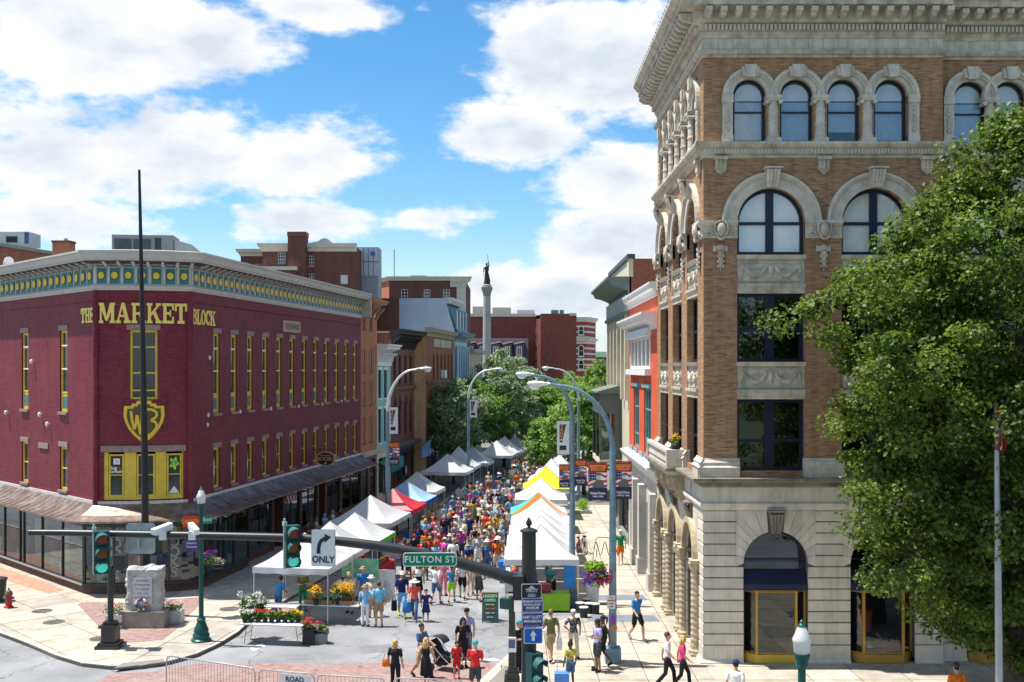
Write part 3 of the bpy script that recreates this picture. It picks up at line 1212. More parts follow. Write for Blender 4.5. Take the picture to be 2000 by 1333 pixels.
def tall_window(fr, u, hw, z0, z1, lintel=(0.15, 0.22)):
 w=window(mkt,fr,u-hw,u+hw,z0,z1,MUST,-0.07,0.115,rails=(z1-0.75,(z1-0.75+z0+0.95)/2,z0+0.9),muls=(),glass=DARKGLASS,fd=0.1,bars=0.075)
 MB(fr).box(u-hw+0.16,u+hw-0.16,-0.12,-0.08,z0+0.18,z0+0.72).build('lower_panel',GLINT,w)
 MB(fr).box(u-hw+0.02,u+hw-0.02,-0.17,-0.095,z0+0.02,z0+0.88).build('panel_board',MUST,w)
 MB(fr).box(u-hw-0.1,u+hw+0.1,-0.05,0.05,z1+0.005,z1+0.24).build('lintel',STONE,w)
 MB(fr).box(u-hw-0.08,u+hw+0.08,-0.1,0.1,z0-0.13,z0-0.003).build('sill',STONE,w)
 for zz in(z1 - 0.70, (z1 - 0.75 + z0 + 0.95) / 2):
  MB(fr).box(u-hw+0.08,u+hw-0.08,-0.085,-0.055,zz-0.028,zz+0.028).build('meeting_rail',WHITE,w)
 return w
def short_window(fr, u, hw, z0, z1):
 w=window(mkt,fr,u-hw,u+hw,z0,z1,MUST,-0.07,0.115,rails=((z0+z1)/2,),glass=DARKGLASS,fd=0.1,bars=0.05)
 MB(fr).box(u-hw-0.1,u+hw+0.1,-0.05,0.05,z1+0.005,z1+0.23).build('lintel',STONE,w)
 MB(fr).box(u-hw-0.08,u+hw+0.08,-0.1,0.09,z0-0.12,z0-0.003).build('sill',STONE,w)
 return w
rnd = random.Random(5)
CURT = M('white_curtain', (0.6, 0.6, 0.58), 0.9, var=0.15, scale=6)
for u in win_R:
 w = tall_window(frR, u, HW, 7.85, 11.64)
 w2 = short_window(frR, u, HW, 4.3, 6.22)
 if rnd.random() < 0.7:
  MB(frR).box(u-HW+0.09,u-HW+rnd.uniform(0.18,0.34),-0.128,-0.118,rnd.uniform(9.8,10.4),10.85).build('curtain',CURT,w)
 if rnd.random() < 0.6:
  MB(frR).box(u-HW+0.09,u-HW+rnd.uniform(0.2,0.4),-0.128,-0.118,rnd.uniform(5.3,5.6),6.12).build('curtain',CURT,w2)
for u in win_L:
 tall_window(frL, u, 0.44, 7.95, 11.75)
 short_window(frL, u, 0.44, 4.3, 6.32)
MB(frL).box(LLEN-6.55,LLEN-5.35,-0.05,0.06,6.12,6.38).build('stone_block',STONE,mkt)
w=window(mkt,frC,cw0,cw1,8.6,11.68,MUST,-0.08,0.1,rails=(9.0,9.78,10.92),muls=((cw0+cw1)/2,),glass=DARKGLASS,fd=0.1)
MB(frC).box(cw0-0.12,cw1+0.12,-0.05,0.04,11.69,11.92).build('lintel',STONE,w)
for i, (a, b) in enumerate(((213, 243), (268, 303), (326, 355))):
 a, b = cu_of(a), cu_of(b)
 w=window(mkt,frC,a,b,4.3,6.17,MUST,-0.06,0.07,rails=(5.25,),glass=DARKGLASS,fd=0.1)
 if i == 0:
  x = (a + b) / 2
  MB(frC).box(x-0.14,x+0.14,-0.108,-0.1,5.72,5.98).build('sign_square',WHITE,w)
  for sg in(-1, 1):
   MB(frC).plate([(x-0.09*sg,5.77),(x-0.06*sg,5.77),(x+0.09*sg,5.93),(x+0.06*sg,5.93)][::sg],-0.1,-0.097+0.002*sg).build('sign_cross',M('sign_red',(0.6,0.05,0.03),0.5),w)
  for s_,m_,dx,zz in(('big',M('letter_white',(0.75,0.75,0.73),0.6),-0.12,5.56),('red',M('sign_red',(0.6,0.05,0.03)),0.14,5.56),('marketing',M('letter_white',(0.75,0.75,0.73)),0.0,5.40)):
   q = frC.p(x + dx, -0.098, zz)
   text(s_,0.24 if zz>5.5 else 0.17,m_,w,q,frC.angle(x),bold=0.004)
 if i == 2:
  x = (a + b) / 2
  pts = []
  for k in range(40):
   th = 2 * PI * k / 40
   rr = 0.2 + 0.06 * math.cos(5 * th + 0.6)
   pts.append((x+rr*math.cos(th)*0.85,5.73+rr*math.sin(th)*1.2))
  lg=MB(frC).plate(pts,-0.108,-0.1).build('window_logo',M('lime_print',(0.35,0.62,0.08),0.5),w)
  q = frC.p(x, -0.098, 5.73)
  text('YK',0.3,M('logo_green',(0.1,0.32,0.05),0.5),w,q,frC.angle(x),bold=0.008)
  MB(frC).plate([(a+0.08,4.4),(b-0.1,4.4),(x,4.72)],-0.108,-0.1).build('window_print',WHITE,w)
mb = MB(frC)
mb.box(ct0, cu_of(212), -0.17, -0.05, 4.15, 6.26)
mb.box(cu_of(244), cu_of(267), -0.17, -0.05, 4.15, 6.26)
mb.box(cu_of(304), cu_of(325), -0.17, -0.05, 4.15, 6.26)
mb.box(cu_of(356), ct1, -0.17, -0.05, 4.15, 6.26)
mb.build('window_surround', MUST, mkt)
MB(frC).box(ct0,ct1,-0.16,-0.04,4.16,4.3).build('window_board',MUST,mkt)
MB(frC).box(ct0-0.1,ct1+0.1,-0.05,0.05,6.28,6.55).build('lintel',STONE,mkt)
# ------------------------------------------------------------------ slab-serif letters
def slab(ch):
 def b(x0, x1, z0, z1):
  return[(x0, z0), (x1, z0), (x1, z1), (x0, z1)]
 def ringp(cx, cz, rx, rz, tx, tz, a0, a1, n=12):
  out = []
  for i in range(n):
   p, q = a0 + (a1 - a0) * i / n, a0 + (a1 - a0) * (i + 1) / n
   out.append([(cx+(rx-tx)*math.cos(p),cz+(rz-tz)*math.sin(p)),(cx+rx*math.cos(p),cz+rz*math.sin(p)),
      (cx+rx*math.cos(q),cz+rz*math.sin(q)),(cx+(rx-tx)*math.cos(q),cz+(rz-tz)*math.sin(q))])
  return out
 if ch == 'T':
  return 0.95,[b(0,.95,.86,1),b(0,.15,.62,.86),b(.8,.95,.62,.86),b(.35,.6,.14,.86),b(.2,.75,0,.14)]
 if ch == 'H':
  return 1.0,[b(.08,.32,.13,.87),b(.68,.92,.13,.87),b(0,.42,0,.13),b(.58,1,0,.13),b(0,.42,.87,1),b(.58,1,.87,1),b(.32,.68,.44,.57)]
 if ch == 'E':
  return 0.88,[b(.08,.32,.14,.86),b(0,.88,0,.14),b(0,.88,.86,1),b(.74,.88,.14,.34),b(.74,.88,.66,.86),b(.32,.58,.44,.57),b(.56,.66,.34,.67)]
 if ch == 'L':
  return 0.8,[b(.08,.32,.14,.88),b(0,.8,0,.14),b(0,.42,.88,1),b(.67,.8,.14,.36)]
 if ch == 'M':
  return 1.3,[b(.09,.24,.13,.88),b(.98,1.22,.13,.88),b(0,.36,0,.13),b(.88,1.3,0,.13),b(0,.3,.88,1),b(1.0,1.3,.88,1),
      [(.22,1),(.22,.66),(.56,.12),(.72,.12),(.4,1)],[(.56,.12),(.72,.12),(1.02,.66),(1.02,1),(.9,1)]]
 if ch == 'A':
  return 1.15,[[(.1,.1),(.24,.1),(.56,.98),(.44,.98)],[(.72,.1),(1.02,.1),(.68,1),(.42,1)],b(0,.38,0,.13),b(.62,1.15,0,.13),b(.32,.8,.3,.41)]
 if ch == 'R':
  return 1.08,[b(.08,.32,.13,.87),b(0,.42,0,.13),b(0,.5,.87,1),b(.32,.55,.42,.54)]+ringp(.5,.71,.4,.29,.22,.13,-PI/2,PI/2)+[[(.5,.46),(.72,.46),(1.0,.1),(.74,.1)],b(.72,1.08,0,.13)]
 if ch == 'K':
  return 1.1,[b(.08,.32,.13,.87),b(0,.42,0,.13),b(0,.42,.87,1),[(.32,.36),(.46,.46),(.95,.9),(.78,.9),(.32,.52)],[(.42,.52),(.64,.62),(1.0,.1),(.72,.1)],b(.66,1.1,0,.13),b(.68,1.06,.87,1)]
 if ch == 'B':
  return 0.95,[b(.08,.32,.13,.87),b(0,.5,0,.13),b(0,.5,.87,1),b(.32,.5,.45,.57)]+ringp(.46,.735,.38,.265,.22,.13,-PI/2,PI/2)+ringp(.48,.28,.46,.28,.23,.13,-PI/2,PI/2)
 if ch == 'O':
  return 1.0, ringp(.5, .5, .5, .51, .25, .13, 0, 2 * PI, 22)
 if ch == 'C':
  return 0.95,ringp(.5,.5,.5,.51,.25,.13,PI*0.22,PI*1.8,18)+[b(.8,.93,.62,.98)]
 return 0.6, []
def word(s, fr, u0, u1, z0, z1, d, mat, parent, rise=0.0, gap=0.06):
 ls = [slab(c) for c in s]
 tot = sum(w for w, _ in ls) + gap * (len(ls) - 1)
 k = (u1 - u0) / tot
 x = 0.0
 for i, (w, ps) in enumerate(ls):
  mb = MB(fr)
  for j, p in enumerate(ps):
   q = [(u0 + (x + a) * k, z0 + c * (z1 - z0)) for a, c in p]
   if sum(q[t][0]*q[(t+1)%len(q)][1]-q[(t+1)%len(q)][0]*q[t][1] for t in range(len(q)))<0:
    q = q[::-1]
   mb.plate(q, d - 0.02, d + 0.01 + 0.0012 * (j % 7))
  mb.build('sign_letter', mat, parent)
  x += w + gap
word('MARKET',frC,cu_of(194),cu_of(365),11.98,12.88,0.03,LETTER,mkt)
word('THE',frL,LLEN-1.52,LLEN-0.14,12.02,12.68,0.03,LETTER,mkt)
word('BLOCK',frR,fu(frR,374.5),fu(frR,419),11.98,12.68,0.03,LETTER,mkt)
DKG = M('shield_dark', (0.085, 0.065, 0.03), 0.55)
sc_u, sc_z = cu_of(282.5), 7.62
def shield_pts(k):
 half=[(0.0,0.97),(0.30,0.97),(0.34,0.84),(0.52,0.84),(0.55,0.73),(0.86,0.73),(0.89,0.30),(0.82,-0.02),(0.66,-0.35),(0.42,-0.66),(0.2,-0.86),(0.0,-1.0)]
 q = [(-x, z) for x, z in half[1:-1]][::-1]
 pts = half + q[::1]
 pts = half[::-1] + [(-x, z) for x, z in half[1:-1]]
 return[(sc_u+x*0.96*k,sc_z+0.0+z*0.95*k) for x,z in pts]
emb=MB(frC).plate(shield_pts(1.0)[::1],0.0,0.05).build('shield_emblem',GOLD,mkt)
MB(frC).plate(shield_pts(0.83),0.05,0.062).build('shield_field',DKG,emb)
def stroke(pts, w):
 """ribbon quads along a polyline"""
 out = []
 for(a, b) in zip(pts, pts[1:]):
  t = Vector((b[0] - a[0], b[1] - a[1])).normalized()
  n = Vector((-t.y, t.x)) * w / 2
  out.append([(a[0]-n.x,a[1]-n.y),(b[0]-n.x,b[1]-n.y),(b[0]+n.x,b[1]+n.y),(a[0]+n.x,a[1]+n.y)])
 return out
Wl=[(-0.56,0.5),(-0.50,0.0),(-0.40,-0.36),(-0.34,-0.1),(-0.30,0.30),(-0.24,0.0),(-0.15,-0.6),(-0.1,-0.2),(-0.08,0.55)]
Bl=[(0.06,-0.74),(0.06,0.0),(0.06,0.58),(0.36,0.56),(0.56,0.42),(0.52,0.2),(0.3,0.06),(0.52,-0.04),(0.56,-0.26),(0.38,-0.52),(0.06,-0.74)]
for nm, pl_ in(('emblem_letter', Wl), ('emblem_letter', Bl)):
 mb = MB(frC)
 for j,q in enumerate(stroke([(sc_u+x*0.96,sc_z+z*0.95) for x,z in pl_],0.105)):
  mb.plate(q, 0.06, 0.072 + 0.0015 * (j % 3))
 mb.build(nm, GOLD, emb)
tie=MB(LOCAL).disc(0,0,0.1,0,0.035,14).disc(0,0,0.03,0.035,0.06,8).mesh('tie_plate')
tie.materials.append(M('tie_white', (0.7, 0.68, 0.66), 0.6))
for px,py in((409,699),(406.5,811),(405,830),(469,804.5),(529,798.5),(583,794),(629.5,789.5),(667,784)):
 u = fu(frR, px)
 fpiece(tie, 'tie_plate', mkt, frR, u, 0.0, fz(frR, u, py))
lampm = MB(LOCAL)
lampm.box(-0.035, 0.035, 0, 0.12, 0.0, 0.06)
lampm.ball((0, 0.14, 0.03), (0.085, 0.1, 0.12), 8, 5)
lampm = lampm.mesh('wall_light')
lampm.materials.append(M('light_white', (0.75, 0.75, 0.72), 0.4))
for px, py in((67, 708), (17, 807), (83, 811), (98, 830)):
 u = fu(frL, px)
 fpiece(lampm, 'wall_light', mkt, frL, u, 0.0, fz(frL, u, py))
ta, tb = fu(frR, 552), fu(frR, 585)
zt = fz(frR, ta, 626)
tbl=MB(frR).box(ta,tb,0,0.06,zt-0.62,zt).build('name_tablet',M('tablet_stone',(0.45,0.36,0.29),0.8),mkt)
MB(frR).box(ta+0.1,tb-0.1,0.06,0.075,zt-0.54,zt-0.08).build('tablet_field',M('tablet_dark',(0.3,0.25,0.2),0.8),tbl)
text('KEENAN',0.42,M('tablet_letter',(0.16,0.12,0.09),0.8),tbl,frR.p((ta+tb)/2,0.085,zt-0.31),frR.angle(0),xscale=1.25)
can=[(0.0,3.98),(0.10,3.96),(0.35,3.78),(0.75,3.56),(1.1,3.44),(1.35,3.38),(1.35,3.30),(1.28,3.30),(0.7,3.40),(0.0,3.42)]
def canopy(fr, a, b, m0, m1, step=1.15):
 n = max(1, round((b - a) / step))
 for i in range(n):
  p, q = a + (b - a) * i / n, a + (b - a) * (i + 1) / n
  MB(fr).profile(can,p+0.003,q-0.003,m0 if i==0 else 0,m1 if i==n-1 else 0).build('canopy_sheet',COPPER,mkt)
 MB(fr).box(a,b,-0.02,0.06,3.97,4.1).build('flashing',M('flashing_white',(0.6,0.57,0.52),0.7,var=0.3,scale=7),mkt)
canopy(frL, 0, LLEN, 0, mL)
canopy(frC, 0, CLEN, mC0, mC1, 0.7)
canopy(frR, 0, RLEN, mR, 0)
rib = MB(LOCAL)
for(d0, z0), (d1, z1) in zip(can[1:5], can[2:6]):
 rib.tube([(0, d0, z0 + 0.01), (0, d1, z1 + 0.01)], 0.012, 5)
rib = rib.mesh('seam')
rib.materials.append(COPPER)
for fr, a, b in((frL, 0, LLEN), (frR, 0.8, RLEN)):
 n = int((b - a) / 0.6)
 for i in range(1, n):
  fpiece(rib, 'canopy_seam', mkt, fr, a + (b - a) * i / n, 0, 0)
SD = 0.62
SHOPF = M('shop_frame', (0.035, 0.045, 0.045), 0.4, metal=0.2)
SILLM = M('sill_metal', (0.42, 0.42, 0.4), 0.45, metal=0.3)
BASEB=brick_mat('base_brick',(0.13,0.06,0.045),(0.10,0.05,0.04),(0.12,0.09,0.08),stain_amt=0.3)
for fr,a,b,m0,m1 in((frL,0,LLEN,0,mL),(frC,0,CLEN,mC0,mC1),(frR,0,5.2,mR,0)):
 MB(fr).profile([(-0.3,0.0),(SD,0.0),(SD,0.48),(-0.3,0.48)],a,b,m0,m1).build('base',BASEB,mkt)
 MB(fr).profile([(SD-0.5,0.48),(SD+0.08,0.48),(SD+0.08,0.58),(SD-0.5,0.62)],a,b,m0,m1).build('sill',SILLM if fr is frL else SHOPF,mkt)
 MB(fr).profile([(SD-0.2,3.05),(SD+0.03,3.05),(SD+0.03,3.38),(SD-0.2,3.38)],a,b,m0,m1).build('fascia',SHOPF,mkt)
 MB(fr).profile([(-3.0,0.3),(-2.9,0.3),(-2.9,3.6),(-3.0,3.6)],a,b,m0,m1).build('shop_back_wall',ROOM2,mkt)
 MB(fr).profile([(-3.0,0.3),(SD-0.1,0.3),(SD-0.1,0.47),(-3.0,0.47)],a,b,m0,m1).build('shop_floor',M('shop_floor',(0.22,0.18,0.13),0.7),mkt)
 MB(fr).profile([(-3.0,3.42),(SD-0.1,3.42),(SD-0.1,3.5),(-3.0,3.5)],a,b,m0,m1).build('shop_ceiling',ROOM,mkt)
def glazing(fr, us):
 for p, q in zip(us, us[1:]):
  g=MB(fr).box(p,q,SD-0.03,SD-0.018,0.6,3.06).build('shop_window',SHOPGLASS,mkt)
 for u in us:
  MB(fr).box(u-0.04,u+0.04,SD-0.07,SD+0.035,0.58,3.06).build('mullion',SHOPF,mkt)
glazing(frL,[LLEN+0.16-x for x in(20.8,18.6,16.4,14.2,11.9,9.6,7.5,7.0,4.7,2.3,0.0)][::1])
glazing(frC, [-0.18, 1.0, 2.05, 3.1, CLEN + 0.25])
glazing(frR, [0.35, 1.7, 3.4, 5.2])
NAVY = M('banner_navy', (0.02, 0.05, 0.11), 0.7)
LW = M('letter_white', (0.75, 0.75, 0.73))
rnd = random.Random(21)
BOOKM=[M('book_%d'%i,c,0.6) for i,c in enumerate([(0.5,0.36,0.04),(0.45,0.05,0.04),(0.04,0.12,0.35),(0.6,0.58,0.5),(0.06,0.22,0.1),(0.25,0.08,0.2),(0.5,0.2,0.05),(0.05,0.3,0.34)])]
for fr,a,b in((frL,LLEN-12,LLEN-0.5),(frC,0.3,CLEN-0.3),(frR,0.6,5.0)):
 n = int((b - a) / 0.34)
 for i in range(n):
  u = a + (b - a) * i / n
  h = rnd.uniform(0.2, 0.75)
  d = rnd.uniform(-0.2, 0.35)
  MB(fr).box(u,u+rnd.uniform(0.16,0.32),d,d+rnd.uniform(0.04,0.2),0.47,0.47+h).build('display_book',rnd.choice(BOOKM),mkt)
 for i in range(int((b - a) / 1.7)):
  u = a + 0.4 + 1.7 * i
  MB(fr).box(u,u+0.9,-0.7,-0.4,0.47,rnd.uniform(1.6,2.7)).build('display_case',rnd.choice(BOOKM),mkt)
for ub in(0.72, 2.98):
 bn=MB(frC).box(ub,ub+0.62,0.40,0.42,0.62,3.0).build('shop_banner',NAVY,mkt)
 MB(frC).box(ub+0.02,ub+0.6,0.422,0.428,2.42,2.95).build('banner_print',M('banner_yellow',(0.5,0.3,0.04),0.6),bn)
 for k, ch in enumerate('BOOKS'):
  text(ch,0.62,LW,bn,frC.p(ub+0.31,0.445,2.74-0.455*k),frC.angle(ub),bold=0.012)
for i,c in enumerate(((0.4,0.06,0.08),(0.62,0.6,0.55),(0.05,0.05,0.05),(0.6,0.58,0.55),(0.05,0.12,0.35))):
 MB(frC).box(1.55+i*0.27,1.79+i*0.27,-0.1,0.1,0.5,1.75-0.08*(i%2)).build('display_book',M('bigbook_%d'%i,c,0.6),mkt)
WOODB = M('shop_wood', (0.11, 0.05, 0.035), 0.5, var=0.2, scale=6)
DGREEN = M('shop_green', (0.02, 0.05, 0.05), 0.45)
bays=[(5.2,6.3,'door'),(6.5,9.6,'win'),(9.9,11.2,'door'),(11.4,14.0,'win'),(14.3,17.0,'win'),(17.3,18.5,'door'),(18.8,21.6,'win'),(21.9,RLEN-0.4,'win')]
for a, b, kind in bays:
 if kind == 'win':
  MB(frR).box(a,b,-0.2,0.12,0,0.62).build('stall_riser',WOODB,mkt)
  w=window(mkt,frR,a,b,0.62,3.38,DGREEN if a<12 else WOODB,0.1,0.09,rails=(2.75,),muls=((a+b)/2,) if b-a>2.2 else(),glass=SHOPGLASS,fd=0.08,name='shop_window')
  MB(frR).box(a, b, -1.6, -1.5, 0, 3.4).build('interior', ROOM2, w)
 else:
  w=window(mkt,frR,a,b,0.05,3.38,SHOPF,-0.7,0.12,rails=(2.5,),glass=SHOPGLASS,fd=0.07,name='shop_door')
  MB(frR).box(a, b, -1.9, -1.8, 0, 3.4).build('interior', ROOM, w)
  MB(frR).tube([(b-0.2,-0.64,1.0),(b-0.2,-0.64,1.35)],0.02,6).build('handle',STEEL,w)
edges = [5.2] + [x for a, b, _ in bays for x in(a, b)] + [RLEN]
for i in range(0, len(edges), 2):
 if edges[i + 1] - edges[i] > 0.05:
  MB(frR).box(edges[i],edges[i+1],-0.9,0.16,0,3.42).build('pilaster',WOODB,mkt)
mb = MB(frR)
aw = M('awning_red', (0.3, 0.02, 0.03), 0.7)
for i in range(7):
 a = 9.8 + 1.5 * i / 7
 mb.slot(i % 2)
 mb.profile([(0.16,3.35),(0.5,3.28),(0.8,3.05),(0.92,2.72),(0.9,2.72),(0.78,3.03),(0.48,3.25),(0.16,3.31)],a,a+1.5/7)
mb.build('awning',[aw,M('awning_cream',(0.6,0.55,0.45),0.7)],mkt)
us = fu(frR, 610)
sg=thing('hanging_sign','oval dark hanging sign reading BOOKS on a bracket','sign',frR.p(us,0.7,4.6))
oz = fz(frR, us, 896)
so = frR.p(us, 0.85, 0)
fs_ = Frame((so.x, so.y), (-frR.n.x * -1, -frR.n.y * -1))
mb = MB(fs_).disc(0, oz, 0.62, 0, 0.07, 28, 0.43)
ov=mb.build('sign_board',M('sign_cream',(0.5,0.38,0.2),0.6),sg)
MB(fs_).disc(0,oz,0.56,-0.004,0.076,28,0.37).build('sign_field',M('sign_maroon',(0.05,0.014,0.018),0.5),ov)
text('BOOKS',0.34,M('sign_cream',(0.5,0.38,0.2)),ov,fs_.p(0,0.082,oz-0.02),fs_.angle(0),bold=0.006)
text('Market Block',0.13,M('sign_cream',(0.5,0.38,0.2)),ov,fs_.p(0,0.082,oz+0.2),fs_.angle(0),bold=0.002)
MB(fs_).disc(0,oz-0.26,0.07,0.06,0.085,12).build('sign_print',GOLD,ov)
mb=MB(fs_).tube([(-0.9,0.03,oz+0.55),(0.72,0.03,oz+0.55)],0.02,6)
for x in(-0.35, 0.35):
 mb.tube([(x, 0.03, oz + 0.55), (x, 0.03, oz + 0.36)], 0.012, 5)
mb.build('bracket', BLACKM, sg)
hv=thing('air_handler','grey rooftop air handler behind the cornice of burgundy building','air handler',(-18.4,55,14.55))
fh = Frame((-20.1, 54.0), (1, 0.12))
zb = 14.55
MB(fh).box(0,3.0,-1.6,0,zb,zb+2.15).build('casing',M('unit_grey',(0.3,0.31,0.31),0.5,metal=0.3),hv)
for a, b in((0.12, 0.95), (1.05, 1.9)):
 g = MB(fh).box(a, b, 0.0, 0.03, zb + 0.2, zb + 1.95)
 for k in range(12):
  g.box(a, b, 0.03, 0.05, zb + 0.25 + k * 0.14, zb + 0.31 + k * 0.14)
 g.build('louvre_panel',M('unit_dark',(0.12,0.12,0.13),0.6,metal=0.3),hv)
MB(fh).box(2.1,2.4,0.0,0.03,zb+0.2,zb+2.0).build('door',M('unit_door',(0.05,0.06,0.07),0.5),hv)
MB(fh).plate([(3.02,zb),(4.6,zb),(4.45,zb+1.2),(3.9,zb+1.7),(3.02,zb+1.95)],-1.4,-0.1).build('duct',M('unit_pale',(0.45,0.46,0.46),0.5,metal=0.3),hv)
# ------------------------------------------------------------------ the tan brick building with terracotta trim
TANB=brick_mat('tan_brick',(0.46,0.285,0.15),(0.31,0.175,0.095),(0.33,0.24,0.155),bw=0.3,bh=0.055,ms=0.007,stain=(0.27,0.13,0.08),stain_amt=0.3,bump=0.45,c3=(0.19,0.09,0.06),mixscale=0.7)
TERRA=M('terracotta',(0.56,0.51,0.44),0.7,var=0.2,scale=3,fine=0.05,bscale=25,streak=0.35)
TERRA2=M('terracotta_weathered',(0.5,0.445,0.365),0.75,var=0.34,scale=2.2,streak=0.5)
LIME=[M('limestone_%d'%i,c,0.75,var=0.14,scale=2.0,streak=0.28) for i,c in enumerate([(0.6,0.55,0.47),(0.64,0.585,0.5),(0.56,0.515,0.44)])]
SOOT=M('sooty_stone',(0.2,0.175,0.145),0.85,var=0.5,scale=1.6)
JOINTD = M('stone_joint', (0.14, 0.125, 0.105), 0.9)
NAVYF = M('navy_frame', (0.010, 0.014, 0.04), 0.4)
GOLDF = M('gold_frame', (0.42, 0.25, 0.05), 0.4, metal=0.3)
TX, TY = 6.41, 36.0
TL = 11.3
frF = Frame((TX, TY), (1, 0))
frS = Frame((TX, TY + TL), (0, -1))
tan=thing('tan_brick_building','tall tan brick building with arched windows and terracotta cornice','building',(TX+4,TY+5,0))
def zz(y):
 return CH - (y - HZ) * TY / F
def uu(px):
 return(px - 1374) * TY / F
BAYS_F = [(1.13, 3.40), (4.63, 6.90)]
BAYS_S = [(0.90, 3.17), (4.40, 6.67), (7.90, 10.17)]
TOP_F = [uu(x) for x in(1464, 1556, 1648, 1740)]
TOP_S = [TL - 1.543 - 1.577 * k for k in range(6)]
SEC1 = 8.02
ZB0, ZB1 = 6.80, 20.40
Z_ARCH, Z_LOW = 16.02, 6.55
RA = 1.135
ZSP = Z_ARCH - RA
# ---- shared terracotta pieces
dent = None
mod = MB(LOCAL)
mod.profile([(0,0.0),(0.34,0.06),(0.42,0.1),(0.42,0.24),(0,0.24)],-0.11,0.11)
mod.profile([(0,-0.06),(0.26,-0.02),(0.34,0.055),(0,0.0)],-0.085,0.085)
mod = mod.mesh('modillion')
mod.materials.append(TERRA)
ante = MB(LOCAL)
ante.plate([(-0.09,0),(0.09,0),(0.12,0.12),(0.05,0.16),(0.07,0.25),(-0.07,0.25),(-0.05,0.16),(-0.12,0.12)],-0.06,0.06)
ante = ante.mesh('antefix')
ante.materials.append(M('antefix_green',(0.17,0.21,0.17),0.8,var=0.3))
col = MB()
col.box(-0.24, 0.24, -0.2, 0.2, 0, 0.16)
col.lathe([(0.2,0.16),(0.21,0.22),(0.17,0.27),(0.165,0.6),(0.185,0.62),(0.185,0.68),(0.163,0.7),(0.16,1.0),(0.18,1.02),(0.18,1.08),(0.158,1.1),(0.15,1.36),(0.19,1.4)],(0,0,0),14)
col.box(-0.23, 0.23, -0.2, 0.2, 1.4, 1.46)
col.tube([(-0.22, -0.2, 1.36), (-0.22, 0.2, 1.36)], 0.075, 8)
col.tube([(0.22, -0.2, 1.36), (0.22, 0.2, 1.36)], 0.075, 8)
col.box(-0.26, 0.26, -0.22, 0.22, 1.46, 1.57)
colm = col.mesh('colonnette')
colm.materials.append(TERRA)
cor = MB(LOCAL)
cor.box(-0.22, 0.22, 0, 0.2, 0.0, 0.1)
for x in(-0.12, 0, 0.12):
 cor.tube([(x, 0.09, 0.0), (x, 0.09, -0.3)], 0.055, 8)
cor.box(-0.19, 0.19, 0, 0.1, -0.34, 0.0)
cor.plate([(-0.17, -0.34), (0, -0.5), (0.17, -0.34)][::1], 0, 0.09)
for x in(-0.1, 0, 0.1):
 cor.ball((x, 0.07, -0.38 - (0.05 if x == 0 else 0)), 0.055, 8, 5)
corm = cor.mesh('corbel')
corm.materials.append(TERRA2)
key=MB(LOCAL).plate([(-0.13,0),(0.13,0),(0.2,0.42),(-0.2,0.42)],0.0,0.22)
key.plate([(-0.24,0.05),(-0.13,0.05),(-0.2,0.36),(-0.3,0.36)],0.0,0.16)
key.plate([(0.13,0.05),(0.24,0.05),(0.3,0.36),(0.2,0.36)],0.0,0.16)
keym = key.mesh('keystone')
keym.materials.append(TERRA)
bk = MB(LOCAL)
for x in(-0.17, -0.06, 0.06, 0.17):
 bk.tube([(x*0.75,0.08,0.0),(x*0.9,0.22,0.2),(x,0.3,0.42),(x,0.34,0.56)],[0.05,0.06,0.065,0.06],7)
bk.plate([(-0.16,-0.02),(0.16,-0.02),(0.26,0.58),(-0.26,0.58)],0.0,0.2)
bk.box(-0.3, 0.3, 0, 0.4, 0.58, 0.63)
bkm = bk.mesh('scroll_keystone')
bkm.materials.append(TERRA)
sw = MB(LOCAL)
for s_ in(-1, 1):
 pts=[(s_*(0.12+0.78*t),0.05,0.16-0.3*math.sin(PI*t)) for t in[i/10 for i in range(11)]]
 sw.tube(pts,[0.045+0.04*math.sin(PI*i/10) for i in range(11)],7)
 for i in range(1, 10):
  p = pts[i]
  sw.ball((p[0],0.09,p[2]+(0.03 if i%2 else-0.03)),0.05,6,4)
 sw.tube([(s_*0.92,0.05,0.2),(s_*0.98,0.06,0.0),(s_*0.9,0.05,-0.2)],[0.06,0.04,0.02],6)
 sw.tube([(s_*0.25,0.04,0.02),(s_*0.4,0.05,0.12),(s_*0.6,0.04,0.08)],0.025,5)
sw.ball((0, 0.05, 0.05), (0.11, 0.1, 0.16), 10, 6)
sw.ball((0, 0.04, -0.15), (0.06, 0.07, 0.09), 8, 5)
swm = sw.mesh('garland')
swm.materials.append(TERRA2)
ca = MB(LOCAL)
ca.ball((0, 0.1, 0.02), (0.17, 0.14, 0.24), 12, 7)
ca.tube([(0.0,0.12,0.3),(0.2,0.12,0.2),(0.22,0.12,0.0),(0.1,0.12,-0.25),(0,0.12,-0.32)],0.045,6)
ca.tube([(0.0,0.12,0.3),(-0.2,0.12,0.2),(-0.22,0.12,0.0),(-0.1,0.12,-0.25),(0,0.12,-0.32)],0.045,6)
for s_ in(-1, 1):
 ca.tube([(s_*0.25,0.05,-0.12),(s_*0.38,0.06,-0.02),(s_*0.5,0.05,-0.12),(s_*0.4,0.05,-0.2)],0.04,6)
cam_ = ca.mesh('cartouche')
cam_.materials.append(TERRA2)
pe = MB(LOCAL)
for i, z in enumerate((0.0, -0.2, -0.38, -0.54)):
 pe.ball((0, 0.05, z), (0.13 - 0.02 * i, 0.08, 0.11), 8, 5)
 pe.ball((0.1 - 0.01 * i, 0.04, z - 0.08), 0.06, 6, 4)
 pe.ball((-0.1 + 0.01 * i, 0.04, z - 0.08), 0.06, 6, 4)
pe.tube([(0, 0.04, -0.5), (0, 0.04, -0.78)], [0.07, 0.01], 6)
pem = pe.mesh('pendant')
pem.materials.append(TERRA2)
